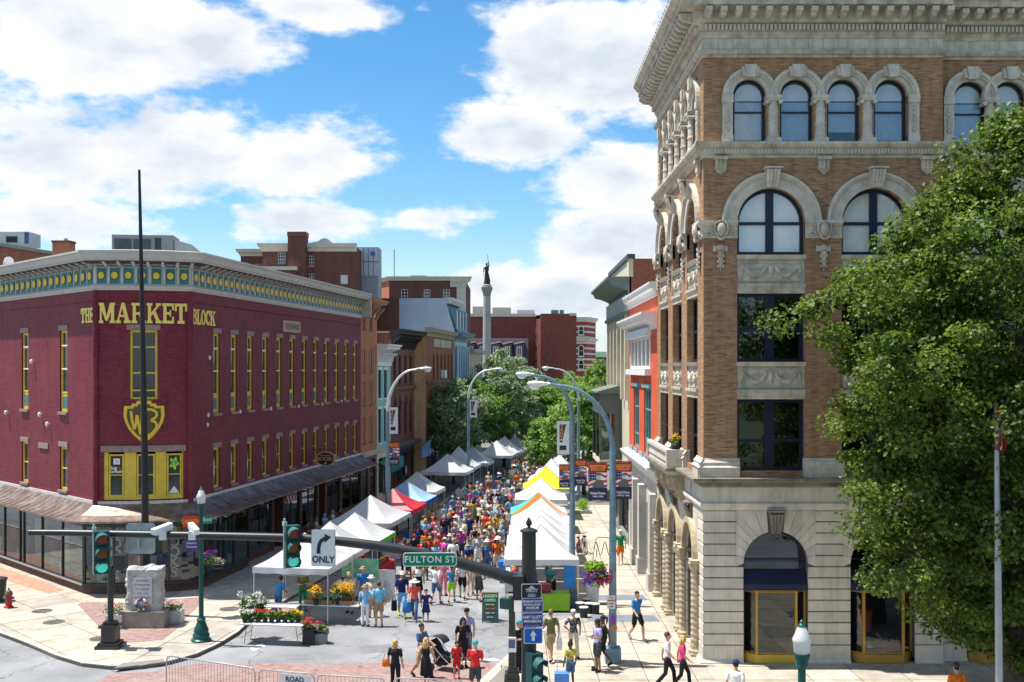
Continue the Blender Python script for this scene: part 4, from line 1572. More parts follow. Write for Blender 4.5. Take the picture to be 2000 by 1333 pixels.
crown2=[(-0.2,21.02),(0.06,21.02),(0.1,21.1),(0.14,21.14),(0.14,21.22),(0.18,21.22),(0.18,21.45),(0.34,21.5),(0.38,21.58),(0.4,21.88),(0.86,21.9),(0.86,22.1),(0.92,22.12),(0.98,22.2),(1.08,22.32),(1.08,22.42),(-0.2,22.42)]
arch2=[(-0.1,20.38),(0.05,20.38),(0.06,20.46),(0.14,20.48),(0.2,20.55),(0.14,20.63),(0.05,20.64),(0.05,20.68),(-0.1,20.68)]
sill2=[(-0.2,17.02),(0.03,17.02),(0.06,17.12),(0.14,17.14),(0.14,17.32),(0.24,17.36),(0.3,17.44),(0.3,17.53),(-0.2,17.53)]
def tan_facade(fr, L, bays, tops, corner0, corner1, front):
 holes=[(a,b,Z_LOW,Z_ARCH,True) for a,b in bays]+[(u-0.56,u+0.56,17.53,19.68,True) for u in tops]
 MB(fr).wall(0,L,6.2,ZB1+0.05,holes,0.32).build('wall',TANB,tan)
 c=MB(fr).profile(crown2,0,L,corner0,corner1).build('cornice',TERRA2,tan)
 MB(fr).profile(arch2,0,L,corner0,corner1).build('moulding',TERRA2,c)
 n = int(L / 0.5)
 for i in range(n + 1):
  fpiece(mod,'modillion',c,fr,0.05+(L-0.1)*i/n,0.4,21.62)
 for i in range(int(L / 0.42) + 3):
  fpiece(ante,'antefix',c,fr,-0.6+0.42*i if corner0 else 0.42*i,0.95,22.42)
 dmb = MB(fr)
 n = int(L / 0.135)
 for i in range(n):
  dmb.box(L * i / n, L * i / n + 0.085, 0.18, 0.27, 21.25, 21.43)
 tag(dmb.build('dentils', TERRA, c), kind='stuff')
 n = int(L / 0.5)
 for i in range(n):
  MB(fr).box(L*i/n+0.004,L*(i+1)/n-0.004,-0.05,0.03,20.68,21.03).build('frieze_block',TERRA,c)
 s=MB(fr).profile(sill2,0,L,corner0,corner1).build('sill_course',TERRA2,tan)
 fl = MB(fr)
 n = int(L / 0.11)
 for i in range(n):
  fl.box(L * i / n, L * i / n + 0.06, 0.14, 0.165, 17.16, 17.32)
 tag(fl.build('fluting', TERRA, s), kind='stuff')
 for k, u in enumerate(tops):
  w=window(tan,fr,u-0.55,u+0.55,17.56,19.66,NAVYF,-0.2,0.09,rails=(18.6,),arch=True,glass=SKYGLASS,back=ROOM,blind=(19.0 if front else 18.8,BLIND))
  if front:
   MB(fr).box(u-0.47,u+0.47,-0.30,-0.29,17.62 if k!=2 else 17.95,18.95).build('lower_blind',M('blue_blind',(0.30,0.40,0.5),0.8,var=0.12,scale=5),w)
  mb = MB(fr)
  e = 0.003 * (k % 2)
  mb.ring_arc(u, 19.11, 0.56, 0.72, -0.1, 0.05 + e, n=18)
  mb.ring_arc(u, 19.11, 0.72, 0.80, -0.1, 0.10 + e, n=18)
  mb.ring_arc(u, 19.11, 0.80, 0.92, -0.1, 0.14 + e, n=18)
  mb.build('arch_moulding', TERRA, w)
  fpiece(keym, 'keystone', w, fr, u, 0.05, 19.68)
 xs = sorted(tops)
 for a, b in zip(xs, xs[1:]):
  if b - a < 2:
   fpiece(colm, 'colonnette', tan, fr, (a + b) / 2, -0.02, 17.53)
 for u, sg in((xs[0], -1), (xs[-1], 1)):
  a = u + sg * 0.58
  b = u + sg * 0.92
  p = MB(fr).box(min(a, b), max(a, b), -0.1, 0.1, 17.53, 19.1)
  p.box(min(a, b) - 0.02, max(a, b) + 0.02, -0.1, 0.14, 18.86, 19.12)
  p.box(min(a, b) - 0.02, max(a, b) + 0.02, -0.1, 0.13, 17.53, 17.78)
  pp = p.build('end_pier', TERRA, tan)
  r = MB(fr)
  uc = (a + b) / 2
  for i, z in enumerate((17.95, 18.12, 18.3, 18.5, 18.68)):
   r.ball((uc, 0.1, z), (0.1, 0.04, 0.085 if i!=2 else 0.13), 8, 5)
   r.tube([(uc-0.11,0.1,z+0.04),(uc,0.12,z+0.1),(uc+0.11,0.1,z+0.04)],0.018,5)
  r.build('carving', TERRA2, pp)
 for k, (a, b) in enumerate(bays):
  uc = (a + b) / 2
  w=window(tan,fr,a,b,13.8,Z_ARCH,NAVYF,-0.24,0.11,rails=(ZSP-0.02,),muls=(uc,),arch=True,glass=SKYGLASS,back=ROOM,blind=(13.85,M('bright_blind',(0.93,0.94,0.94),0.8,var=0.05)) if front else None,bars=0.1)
  MB(fr).box(uc-0.13,uc+0.13,-0.3,-0.225,13.85,Z_ARCH-0.1).build('mullion',NAVYF,w)
  mb = MB(fr)
  mb.ring_arc(uc, ZSP, RA, RA + 0.36, -0.1, 0.07, n=24)
  mb.ring_arc(uc, ZSP, RA + 0.36, RA + 0.43, -0.1, 0.13, n=24)
  mb.ring_arc(uc, ZSP, RA + 0.43, RA + 0.52, -0.1, 0.17, n=24)
  mb.build('arch_moulding', TERRA, w)
  fpiece(bkm, 'scroll_keystone', w, fr, uc, 0.06, Z_ARCH + 0.02)
  for z0,z1,zl,carve in((12.5,13.78,13.45,True),(8.95,10.2,9.85,True)):
   s=MB(fr).box(a,b,-0.32,-0.06,z0+0.3,z1-0.1).build('spandrel',TERRA,tan)
   MB(fr).profile([(-0.3,z1-0.14),(0.02,z1-0.14),(0.08,z1-0.06),(0.1,z1),(-0.3,z1)],a-0.02,b+0.02).build('sill',TERRA,s)
   MB(fr).profile([(-0.3,z0),(0.0,z0),(0.0,z0+0.16),(0.06,z0+0.22),(0.06,z0+0.32),(-0.3,z0+0.32)],a-0.01,b+0.01).build('moulding',TERRA2,s)
   zc = (z0 + z1) / 2 + 0.1
   fr_ = MB(fr)
   for(p,q,r_,t) in((a+0.12,b-0.12,zc+0.27,zc+0.31),(a+0.12,b-0.12,zc-0.35,zc-0.31)):
    fr_.box(p, q, -0.06, -0.02, r_, t)
   for p in(a + 0.12, b - 0.16):
    fr_.box(p, p + 0.04, -0.06, -0.02, zc - 0.31, zc + 0.27)
   fr_.build('panel_frame', TERRA2, s)
   fpiece(swm, 'garland', s, fr, uc, -0.08, zc)
  for z0, z1, rl in((10.2, 12.5, 11.3), (Z_LOW, 8.95, 7.55)):
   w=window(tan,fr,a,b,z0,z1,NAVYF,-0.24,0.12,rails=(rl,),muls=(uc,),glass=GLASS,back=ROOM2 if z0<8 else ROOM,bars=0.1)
   MB(fr).box(uc-0.15,uc+0.15,-0.3,-0.225,z0+0.05,z1-0.05).build('mullion',NAVYF,w)
   mb=MB(fr).box(a+0.1,uc-0.1,-0.275,-0.25,rl-0.03,rl+0.03)
   mb.box(uc + 0.1, b - 0.1, -0.275, -0.25, rl - 0.03, rl + 0.03)
   mb.build('meeting_rail',M('rail_pale',(0.35,0.37,0.42),0.5),w)
 edges = [0] + [x for ab in bays for x in ab] + [L]
 for i in range(0, len(edges), 2):
  a, b = edges[i], edges[i + 1]
  m0 = corner0 if i == 0 else 0
  m1 = corner1 if i == len(edges) - 2 else 0
  cp=MB(fr).profile([(-0.1,14.34),(0.05,14.34),(0.08,14.4),(0.06,14.44),(0.06,14.72),(0.12,14.76),(0.2,14.84),(0.2,14.93),(-0.1,14.93)],a,b,m0,m1).build('pier_cap',TERRA,tan)
  uc = (a + b) / 2
  fpiece(cam_, 'cartouche', cp, fr, uc, 0.06, 14.6)
  fpiece(pem, 'pendant', tan, fr, uc, 0.02, 14.02)
  MB(fr).box(uc-0.24,uc+0.24,-0.05,0.04,13.9,14.08).build('pendant_block',TERRA,tan)
  fpiece(corm, 'corbel', tan, fr, uc, 0.02, 16.95)
  bs=MB(fr).profile([(-0.1,6.32),(0.16,6.32),(0.16,6.62),(0.2,6.68),(0.12,6.76),(0.14,6.84),(0.06,6.92),(0.03,6.98),(-0.1,6.98)],a-0.06,b+0.06,m0,m1).build('pier_base',TERRA,tan)
tan_facade(frF, SEC1, BAYS_F, TOP_F, 1, 0, True)
tan_facade(frS, TL, BAYS_S, TOP_S, 0, 1, False)
frF2 = Frame((TX + SEC1, TY + 0.28), (1, 0))
tan_facade(frF2,11.0,[(1.0,3.0),(4.4,6.4),(7.8,9.8)],[1.03,2.35,5.0,6.4,8.8],0,0,True)
mb = MB()
X1, Y1 = TX + SEC1 + 11.0, TY + TL
mb.quad((TX,TY+0.3,21.9),(X1,TY+0.3,21.9),(X1,Y1,21.9),(TX,Y1,21.9))
mb.build('roof', TAR, tan)
mb = MB()
mb.quad((X1,TY+0.28,0),(X1,Y1,0),(X1,Y1,22),(X1,TY+0.28,22))
mb.quad((X1, Y1, 0), (TX, Y1, 0), (TX, Y1, 22), (X1, Y1, 22))
mb.build('wall', TANB, tan)
# ---- ground floor in rusticated limestone
ROWS = [0.72 + 0.3757 * i for i in range(13)]  # 0.72 .. 5.23
RG = 1.08
ZG = 3.45
ZROW0 = ROWS[7]
def rustic(fr, L, openings, corner0, corner1, seed):
 rnd = random.Random(seed)
 holes = [(c - RG, c + RG, -0.1, ZG + RG, True) for c in openings]
 MB(fr).wall(0,L,0,5.3,holes,0.5,d=-0.035).build('wall',JOINTD,tan)
 XV = 1.34
 g = 0.03
 for r in range(-1, len(ROWS) - 1):
  z0, z1 = (0.14, ROWS[0]) if r < 0 else(ROWS[r], ROWS[r + 1])
  zm = (z0 + z1) / 2
  cuts = [0.0]
  for c in openings:
   if zm < ZROW0:
    hw = RG
   else:
    hw = XV
   cuts += [c - hw, c + hw]
  cuts.append(L)
  for i in range(0, len(cuts), 2):
   a, b = cuts[i], cuts[i + 1]
   if b - a < 0.08:
    continue
   n = max(1, round((b - a) / 1.5))
   sh = (r % 2) * 0.35 / n if n > 1 else 0
   ps=[a]+[a+(b-a)*(k/n+(sh/(b-a) if 0<k<n else 0)) for k in range(1,n)]+[b]
   for p, q in zip(ps, ps[1:]):
    c0 = corner0 if p == 0 else 0
    c1 = corner1 if q == L else 0
    e = g / 2
    pf=[(-0.06,z0+e),(0.0,z0+e),(0.022,z0+e+0.022),(0.022,z1-e-0.022),(0.0,z1-e),(-0.06,z1-e)]
    MB(fr).profile(pf,p+(0 if c0 else 0.003),q-(0 if c1 else 0.003),c0,c1).build('stone_block',rnd.choice(LIME),tan)
 for c in openings:
  zrows = [ZROW0] + [z for z in ROWS if z > ZROW0 + 0.1]
  outs=[(XV,z) for z in zrows]+[(0.72,zrows[-1]),(0.30,zrows[-1])]
  angs = [0.0, 0.2, 0.4, 0.6, 0.8, 0.98, 1.16, 1.34][:len(outs)]
  for sg in(-1, 1):
   for i in range(len(outs) - 1):
    a0, a1 = angs[i] + 0.006, angs[i + 1] - 0.006
    inner=[(RG*math.cos(a0+(a1-a0)*q/3),ZG+RG*math.sin(a0+(a1-a0)*q/3)) for q in range(4)]
    o0, o1 = outs[i], outs[i + 1]
    e = 0.006
    if o0[0] == o1[0]:
     mid = [(o0[0] - 0.004, o0[1] + e), (o1[0] - 0.004, o1[1] - e)]
    elif i and outs[i - 1][0] == o0[0] and o0[1] == o1[1]:
     mid = [(o0[0] - e, o0[1] - e), (o1[0] + e, o1[1] - e)]
    else:
     mid = [(o0[0] - e, o0[1] - e), (o1[0] + e, o1[1] - e)]
    pts=[(c+sg*x,z) for x,z in[inner[0]]+mid+inner[::-1][:-1]]
    if sg < 0:
     pts = pts[::-1]
    MB(fr).plate(pts,-0.06,0.024).build('voussoir',rnd.choice(LIME),tan)
  fpiece(bkm2, 'scroll_keystone', tan, fr, c, 0.0, ZG + RG - 0.06)
 MB(fr).profile([(-0.1,0.0),(0.1,0.0),(0.1,0.1),(0.05,0.14),(-0.1,0.14)],0,L,corner0,corner1).build('plinth',LIME[2],tan) if not openings else None
 for z0,z1,d,m_ in((5.235,5.32,0.05,LIME[0]),(5.32,5.6,0.1,LIME[1])):
  pass
 MB(fr).profile([(-0.1,5.235),(0.05,5.235),(0.06,5.32),(0.12,5.36),(0.12,5.46),(0.06,5.5),(-0.1,5.5)],0,L,corner0,corner1).build('moulding',LIME[1],tan)
 MB(fr).profile([(-0.1,5.5),(0.03,5.5),(0.03,6.0),(-0.1,6.0)],0,L,corner0,corner1).build('frieze',LIME[0],tan)
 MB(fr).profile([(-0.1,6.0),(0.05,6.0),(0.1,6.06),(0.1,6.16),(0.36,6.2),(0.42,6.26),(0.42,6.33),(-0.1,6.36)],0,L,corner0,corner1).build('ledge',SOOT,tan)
 for c in openings:
  MB(fr).ring_arc(c,5.75,0.13,0.17,0.02,0.05,0,2*PI,18).build('roundel',LIME[2],tan)
b2 = MB(LOCAL)
for x in(-0.17, -0.06, 0.06, 0.17):
 b2.tube([(x*0.7,0.1,0.0),(x*0.85,0.14,0.25),(x,0.2,0.5),(x*1.05,0.24,0.66)],[0.045,0.055,0.06,0.065],7)
b2.plate([(-0.15,-0.02),(0.15,-0.02),(0.25,0.72),(-0.25,0.72)],-0.05,0.12)
b2.box(-0.3, 0.3, 0, 0.3, 0.72, 0.78)
bkm2 = b2.mesh('scroll_keystone')
bkm2.materials.append(SOOT)
OPF = [uu(1515), uu(1724)]
OPS = [2.03, 5.53, 9.03]
rustic(frF, SEC1, OPF, 1, 0, 11)
rustic(frS, TL, OPS, 0, 1, 12)
rustic(frF2, 11.0, [2.0, 5.4, 8.8], 0, 0, 13)
for fr,L,ops in((frF,SEC1,OPF),(frS,TL,OPS),(frF2,11.0,[2.0,5.4,8.8])):
 cuts = [0] + [x for c in ops for x in(c - RG, c + RG)] + [L]
 for i in range(0, len(cuts), 2):
  MB(fr).profile([(-0.3,0.0),(0.12,0.0),(0.12,0.16),(0.06,0.22),(0.03,0.26),(-0.3,0.26)],cuts[i],cuts[i+1],1 if(i==0 and fr is frF) else 0,1 if(i==len(cuts)-2 and fr is frS) else 0).build('plinth',LIME[2],tan)
AWN = M('navy_awning', (0.012, 0.016, 0.05), 0.5)
REFL_SCENE=M('reflected_scene',(0.07,0.075,0.045),0.8,var=0.6,scale=1.5)  # green mottle painted for the scene reflected in the first bay
for k, c in enumerate(OPF + [SEC1 + 2.0, SEC1 + 5.4]):
 fan=window(tan,frF,c-RG,c+RG,2.95,ZG+RG,NAVYF,-0.3,0.09,rails=(3.55,),arch=True,glass=GLASS,back=ROOM,name='fanlight')
 MB(frF).profile([(-0.28,3.2),(0.02,2.75),(0.02,2.55),(-0.28,2.55)],c-RG+0.02,c+RG-0.02).build('awning',AWN,tan)
 bay = MB(frF)
 zb0, zb1 = 0.42, 2.55
 pts=[(c-RG+0.03,-0.3),(c-RG+0.42,0.06),(c+RG-0.42,0.06),(c+RG-0.03,-0.3)]
 bayo=MB(frF).box(c-RG+0.02,c+RG-0.02,-0.34,-0.28,zb1-0.1,zb1+0.02).build('bay_frame',GOLDF,tan)
 for p in pts:
  MB(frF).box(p[0]-0.045,p[0]+0.045,p[1]-0.045,p[1]+0.045,zb0,zb1).build('bay_post',GOLDF,bayo)
 sb = MB(frF)
 for p, q in zip(pts, pts[1:]):
  sb.add([(p[0],p[1]+0.06,0.14),(q[0],q[1]+0.06,0.14),(q[0],q[1]+0.06,0.42),(p[0],p[1]+0.06,0.42)],[(0,1,2,3)])
  g_ = MB(frF)
  g_.add([(p[0],p[1],zb0),(q[0],q[1],zb0),(q[0],q[1],zb1),(p[0],p[1],zb1)],[(0,1,2,3)])
  g_.build('pane', GLASS, bayo)
  for zr in(zb1 - 0.03, zb0 + 0.02):
   MB(frF).tube([(p[0],p[1],zr),(q[0],q[1],zr)],0.045,4).build('bay_rail',GOLDF,bayo)
 sb.add([(pts[0][0],pts[0][1]+0.06,0.42),(pts[1][0],pts[1][1]+0.06,0.42),(pts[2][0],pts[2][1]+0.06,0.42),(pts[3][0],pts[3][1]+0.06,0.42)],[(0,1,2,3)])
 sb.build('bay_sill',GOLDF if k else M('bay_yellow',(0.55,0.36,0.05),0.5),bayo)
 MB(frF).box(c-RG,c+RG,-1.9,-1.8,0,3.2).build('interior',REFL_SCENE if k==0 else ROOM,bayo)
 MB(frF).box(c-RG,c+RG,-1.8,-0.35,0.3,0.4).build('window_floor',M('display_floor',(0.1,0.09,0.06),0.7,var=0.4),bayo)
mq = MB(frF)
c = OPF[1] - 0.35
mq.tube([(c, -0.7, 0.4), (c, -0.7, 1.05)], 0.03, 6)
mq.tube([(c,-0.7,1.05),(c,-0.7,1.2),(c,-0.7,1.5),(c,-0.7,1.72),(c,-0.7,1.82)],[0.19,0.19,0.22,0.24,0.1],12)
tag(mq.build('shop_dummy',M('orange_tee',(0.62,0.10,0.03),0.8),smooth='auto'),'shop dummy in orange shirt inside the dark bay window','dummy')
colr = MB()
colr.box(-0.26, 0.26, -0.2, 0.26, 0, 0.22)
colr.lathe([(0.22,0.22),(0.24,0.3),(0.18,0.36)]+[(0.155+0.02*(i%2),0.36+0.1*i) for i in range(1,26)]+[(0.16,3.0),(0.22,3.1),(0.26,3.3)],(0,0,0),10)
colr.box(-0.28, 0.28, -0.2, 0.28, 3.3, 3.42)
colr = colr.mesh('carved_column')
colr.materials.append(M('carved_stone',(0.42,0.35,0.235),0.8,var=0.3,scale=4))
for c in OPS:
 dr=window(tan,frS,c-RG,c+RG,0.0,ZG+RG,M('door_grey',(0.25,0.27,0.3),0.5),-0.4,0.1,rails=(2.6,),muls=(c,),arch=True,glass=GLASS,back=ROOM,name='entrance_door')
 for s_ in(-1, 1):
  fpiece(colr,'carved_column',tan,frS,c+s_*(RG+0.22),0.1,0.0)
 a = MB(frS)
 a.ring_arc(c, 3.42, RG + 0.02, RG + 0.24, 0.0, 0.2, n=16)
 a.build('arch_moulding', MATS['carved_stone'], dr)
bal = [39.6, 45.4]
ba, bb = TY + TL - bal[1], TY + TL - bal[0]
bc=MB(frS).box(ba,bb,0,0.68,6.05,6.2).build('balcony',LIME[2],tan)
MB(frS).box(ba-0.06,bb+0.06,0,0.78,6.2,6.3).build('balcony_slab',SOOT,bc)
rl_ = MB(frS).box(ba, bb, 0.5, 0.72, 6.86, 6.98)
rl_.box(ba,ba+0.22,0.5,0.72,6.3,6.86).box(bb-0.22,bb,0.06,0.72,6.3,6.86).box(bb-0.22,bb,0.0,0.5,6.86,6.98)
rl_.build('balcony_rail', LIME[2], bc)
blm=MB().lathe([(0.06,0),(0.06,0.05),(0.035,0.1),(0.075,0.22),(0.04,0.42),(0.06,0.5),(0.06,0.56)],(0,0,0),8).mesh('baluster')
blm.materials.append(LIME[2])
for i in range(22):
 fpiece(blm,'baluster',bc,frS,ba+0.35+(bb-ba-0.7)*i/21,0.61,6.3)
vol = MB(LOCAL)
prof=[(0.62,0.0),(0.62,-0.2),(0.55,-0.34),(0.42,-0.36),(0.36,-0.55),(0.24,-0.85),(0.1,-1.05),(0,-1.1),(0,0)]
vol.profile([(d, z) for d, z in prof][::-1], -0.14, 0.14)
vol.tube([(-0.16, 0.42, -0.2), (0.16, 0.42, -0.2)], 0.2, 14)
vol.tube([(-0.18, 0.42, -0.2), (0.18, 0.42, -0.2)], 0.11, 12)
volm = vol.mesh('scroll_bracket')
volm.materials.append(M('carved_stone', (0.42, 0.35, 0.235)))
for i in range(4):
 fpiece(volm,'scroll_bracket',bc,frS,ba+0.3+(bb-ba-0.6)*i/3,0.02,6.05)
# ------------------------------------------------------------------ the other buildings
DARKFR = M('dark_frame', (0.02, 0.02, 0.022), 0.5)
REDB=brick_mat('red_brick',(0.38,0.13,0.07),(0.32,0.1,0.055),(0.27,0.16,0.12),stain=(0.18,0.07,0.05),stain_amt=0.25)
ORGB=brick_mat('orange_brick',(0.52,0.185,0.085),(0.45,0.145,0.065),(0.36,0.2,0.13),stain=(0.25,0.1,0.06),stain_amt=0.2,c3=(0.48,0.2,0.1))
BRNB=brick_mat('brown_brick',(0.155,0.06,0.045),(0.125,0.048,0.04),(0.15,0.1,0.085),stain=(0.09,0.045,0.04),stain_amt=0.35,c3=(0.25,0.1,0.07))
YELB=brick_mat('yellow_brick',(0.68,0.45,0.22),(0.6,0.38,0.18),(0.55,0.4,0.25),stain=(0.38,0.24,0.12),stain_amt=0.25)
FARB=brick_mat('far_brick',(0.25,0.08,0.06),(0.2,0.06,0.05),(0.2,0.09,0.075),bw=0.4,bh=0.15,stain=(0.2,0.05,0.04),stain_amt=0.3)
BSTONE = M('brownstone', (0.17, 0.085, 0.062), 0.75, var=0.2)
PALE = M('pale_trim', (0.6, 0.57, 0.48), 0.65, var=0.12)
MINT = M('mint_paint', (0.28, 0.5, 0.45), 0.6, var=0.08)
BLUEW = M('blue_stucco', (0.37, 0.46, 0.56), 0.8, var=0.1, scale=0.6)
BLUEG = M('blue_grey_paint', (0.13, 0.23, 0.31), 0.6, var=0.15)
BLUEL = M('pale_blue_paint', (0.4, 0.55, 0.66), 0.6, var=0.1)
SLATEM=M('mansard_slate',(0.065,0.05,0.075),0.7,var=0.25,scale=4)
def shell(t,fr,L,depth,z0,z1,mat,holes=(),hd=0.2,side=None,roof=TAR,back=True,d=0.0):
 """front wall with openings, two side walls and a roof; returns the front wall"""
 w=MB(fr).wall(0,L,z0,z1,list(holes),hd,d=d).build('wall',mat,t)
 sm = side or mat
 for u in(0, L):
  MB(fr).quad((u,d,z0),(u,-depth,z0),(u,-depth,z1),(u,d,z1)).build('side_wall',sm,t)
 if back:
  MB(fr).quad((0,-depth,z0),(L,-depth,z0),(L,-depth,z1),(0,-depth,z1)).build('rear_wall',sm,t)
 MB(fr).quad((0,d,z1-0.15),(L,d,z1-0.15),(L,-depth,z1-0.15),(0,-depth,z1-0.15)).build('roof',roof,t)
 return w
def stone_window(t,fr,u,hw,z0,z1,fm=None,rails=None,muls=(),sill=STONE,lintel=None,arch=False,rec=-0.1,fw=0.06,glass=None):
 w=window(t,fr,u-hw,u+hw,z0,z1,fm or DARKFR,rec,fw,rails=((z0+z1)/2,) if rails is None else rails,muls=muls,arch=arch,glass=glass or DARKGLASS,fd=0.06)
 if sill:
  MB(fr).box(u-hw-0.07,u+hw+0.07,-0.1,0.07,z0-0.12,z0-0.002).build('sill',sill,w)
 if lintel:
  MB(fr).box(u-hw-0.08,u+hw+0.08,-0.05,0.05,z1+0.002,z1+0.2).build('lintel',lintel,w)
 return w
def cornice(t,fr,L,z0,z1,out,mat,ends=True,m0=0.0,m1=0.0,name='cornice'):
 h = z1 - z0
 p=[(-0.1,z0),(0.08,z0),(0.1,z0+0.25*h),(out*0.45,z0+0.45*h),(out*0.8,z0+0.55*h),(out*0.86,z0+0.75*h),(out,z0+0.88*h),(out,z1),(-0.1,z1+0.03)]
 return MB(fr).profile(p, 0, L, m0, m1).build(name, mat, t)
# --- narrow orange brick house next to the burgundy building
row_o = frR.p(RLEN, 0, 0)
frA = Frame((row_o.x + 0.02, row_o.y + 0.02), (0.1495, 1))
LA = fu(frA, 736)
t=thing('orange_brick_house','narrow orange brick house with bracketed wooden cornice beside burgundy building','building',frA.p(LA/2,-2,0))
colsA = [fu(frA, 711), fu(frA, 724.5)]
rowsA = [(12.75, 13.5), (9.75, 11.35), (7.4, 9.1), (4.75, 6.6)]
hA = [(u - 0.33, u + 0.33, a, b) for u in colsA for a, b in rowsA]
shell(t, frA, LA, 14, 3.9, 14.5, ORGB, hA)
for u in colsA:
 for a, b in rowsA:
  stone_window(t,frA,u,0.33,a,b,PALE if a<12 else M('olive_frame',(0.4,0.33,0.15),0.6),sill=BSTONE,lintel=None if a<12 else BSTONE)
cornice(t,frA,LA,14.3,14.85,0.95,M('rust_wood',(0.33,0.17,0.1),0.6))
brk=MB(LOCAL).profile([(0,-0.85),(0.12,-0.8),(0.2,-0.5),(0.45,-0.3),(0.62,-0.12),(0.66,0.0),(0,0)],-0.11,0.11).mesh('bracket')
brk.materials.append(M('rust_wood', (0.33, 0.17, 0.1)))
for i in range(4):
 fpiece(brk,'bracket',t,frA,0.3+(LA-0.6)*i/3,0.02,14.34)
for i in range(3):
 a = 0.3 + (LA - 0.6) * i / 3
 MB(frA).box(a+0.2,a+(LA-0.6)/3-0.2,0.0,0.05,13.68,14.25).build('frieze_panel',PALE,t)
cornice(t, frA, LA, 3.7, 4.05, 0.35, PALE, name='shop_cornice')
for i,(a,b) in enumerate(((0.3,LA*0.45),(LA*0.55,LA-0.3))):
 w=window(t,frA,a,b,0.6,3.5,WOODB,0.0,0.1,rails=(2.7,),glass=SHOPGLASS,back=ROOM2,name='shop_window')
mb=MB(frA).wall(0,LA,0,3.72,[(0.3,LA*0.45,0.6,3.5),(LA*0.55,LA-0.3,0.6,3.5)],0.2)
mb.build('shop_front', M('brown_shop', (0.2, 0.07, 0.05), 0.6), t)
# --- mint and white house
frM = Frame(frA.p(LA, 0.0, 0), (0.1495, 1))
LM = fu(frM, 763)
t=thing('mint_green_house','narrow mint green house with white bracketed cornice','building',frM.p(LM/2,-2,0))
colsM = [fu(frM, 742), fu(frM, 753)]
hM=[(u-0.42,u+0.42,a,b) for u in colsM for a,b in((7.75,9.85),(4.45,6.95))]
shell(t, frM, LM, 12, 3.9, 10.8, MINT, hM)
for u in colsM:
 for a, b in((7.75, 9.85), (4.45, 6.95)):
  stone_window(t,frM,u,0.42,a,b,DARKFR,sill=WHITE,lintel=WHITE)
MB(frM).box(0, LM, 0.0, 0.08, 10.15, 10.95).build('frieze', WHITE, t)
cornice(t, frM, LM, 10.95, 11.75, 0.9, WHITE)
brk=MB(LOCAL).profile([(0,-0.7),(0.14,-0.62),(0.2,-0.3),(0.5,-0.1),(0.52,0.0),(0,0)],-0.09,0.09).mesh('bracket')
brk.materials.append(WHITE)
for i in range(6):
 fpiece(brk, 'bracket', t, frM, 0.2 + (LM - 0.4) * i / 5, 0.08, 11.1)
cornice(t, frM, LM, 3.7, 4.0, 0.3, PALE, name='shop_cornice')
MB(frM).wall(0,LM,0,3.72,[(0.4,LM-0.4,0.6,3.4)],0.2).build('shop_front',CREAM,t)
w=window(t,frM,0.4,LM-0.4,0.6,3.4,CREAM,0.0,0.1,rails=(2.6,),muls=(LM/2,),glass=SHOPGLASS,back=ROOM2,name='shop_window')
MB(frM).profile([(0.02,3.1),(0.9,2.45),(0.9,2.25),(0.88,2.25),(0.88,2.43),(0.02,3.06)],0.4,LM-0.4).build('awning',M('green_awning',(0.03,0.16,0.1),0.7),t)
# --- dark brownstone with heavy cornice
frD = Frame(frM.p(LM, 0.0, 0), (0.1495, 1))
LD = fu(frD, 809)
t=thing('brownstone_house','dark brown house with black bracketed cornice and pointed windows','building',frD.p(LD/2,-2,0))
colsD = [fu(frD, x) for x in(771, 781, 792, 802)]
hD=[(u-0.4,u+0.4,8.75,11.0) for u in colsD]+[(u-0.4,u+0.4,4.7,7.4,True) for u in colsD]
shell(t, frD, LD, 14, 3.9, 12.7, BSTONE, hD, side=BRNB)
for u in colsD:
 stone_window(t,frD,u,0.4,8.75,11.0,M('maroon_frame',(0.1,0.035,0.035),0.6),sill=BSTONE,lintel=BSTONE)
 w=stone_window(t,frD,u,0.4,4.7,7.4,M('maroon_frame',(0.1,0.035,0.035)),sill=BSTONE,arch=True,rails=(6.0,))
 MB(frD).plate([(u-0.5,7.05),(u-0.42,7.05),(u,7.75),(u+0.42,7.05),(u+0.5,7.05),(u,7.92)][::1],0.0,0.08).build('gable_hood',BSTONE,w)
MB(frD).box(0, LD, 0, 0.2, 8.3, 8.55).build('belt_course', BSTONE, t)
cornice(t,frD,LD,12.2,13.0,1.15,M('black_paint',(0.035,0.03,0.035),0.6))
brk=MB(LOCAL).profile([(0,-1.05),(0.12,-0.95),(0.25,-0.5),(0.55,-0.3),(0.7,-0.1),(0.7,0.0),(0,0)],-0.12,0.12).mesh('bracket')
brk.materials.append(MATS['black_paint'])
for i in range(9):
 fpiece(brk,'bracket',t,frD,0.25+(LD-0.5)*i/8,0.02,12.5)
cornice(t,frD,LD,3.5,4.1,0.7,M('grey_shop',(0.12,0.13,0.14),0.6),name='shop_cornice')
MB(frD).wall(0,LD,0,3.6,[(0.5,LD-0.5,0.5,3.2)],0.2).build('shop_front',M('shop_black',(0.03,0.035,0.035),0.5),t)
w=window(t,frD,0.5,LD-0.5,0.5,3.2,DARKFR,0.0,0.1,muls=(LD/3,LD*2/3),glass=SHOPGLASS,back=ROOM,name='shop_window')
MB(frD).box(1.4,3.6,0.05,0.12,2.1,3.0).build('shop_sign',M('sign_teal',(0.1,0.32,0.36),0.5),t)
MB(frD).disc(4.6,1.7,0.45,0.03,0.06,20).build('window_logo',M('logo_violet',(0.12,0.07,0.25),0.5),t)
MB(frD).disc(4.6,1.7,0.3,0.06,0.075,20).build('window_logo',M('logo_pink',(0.55,0.4,0.45),0.5),t)
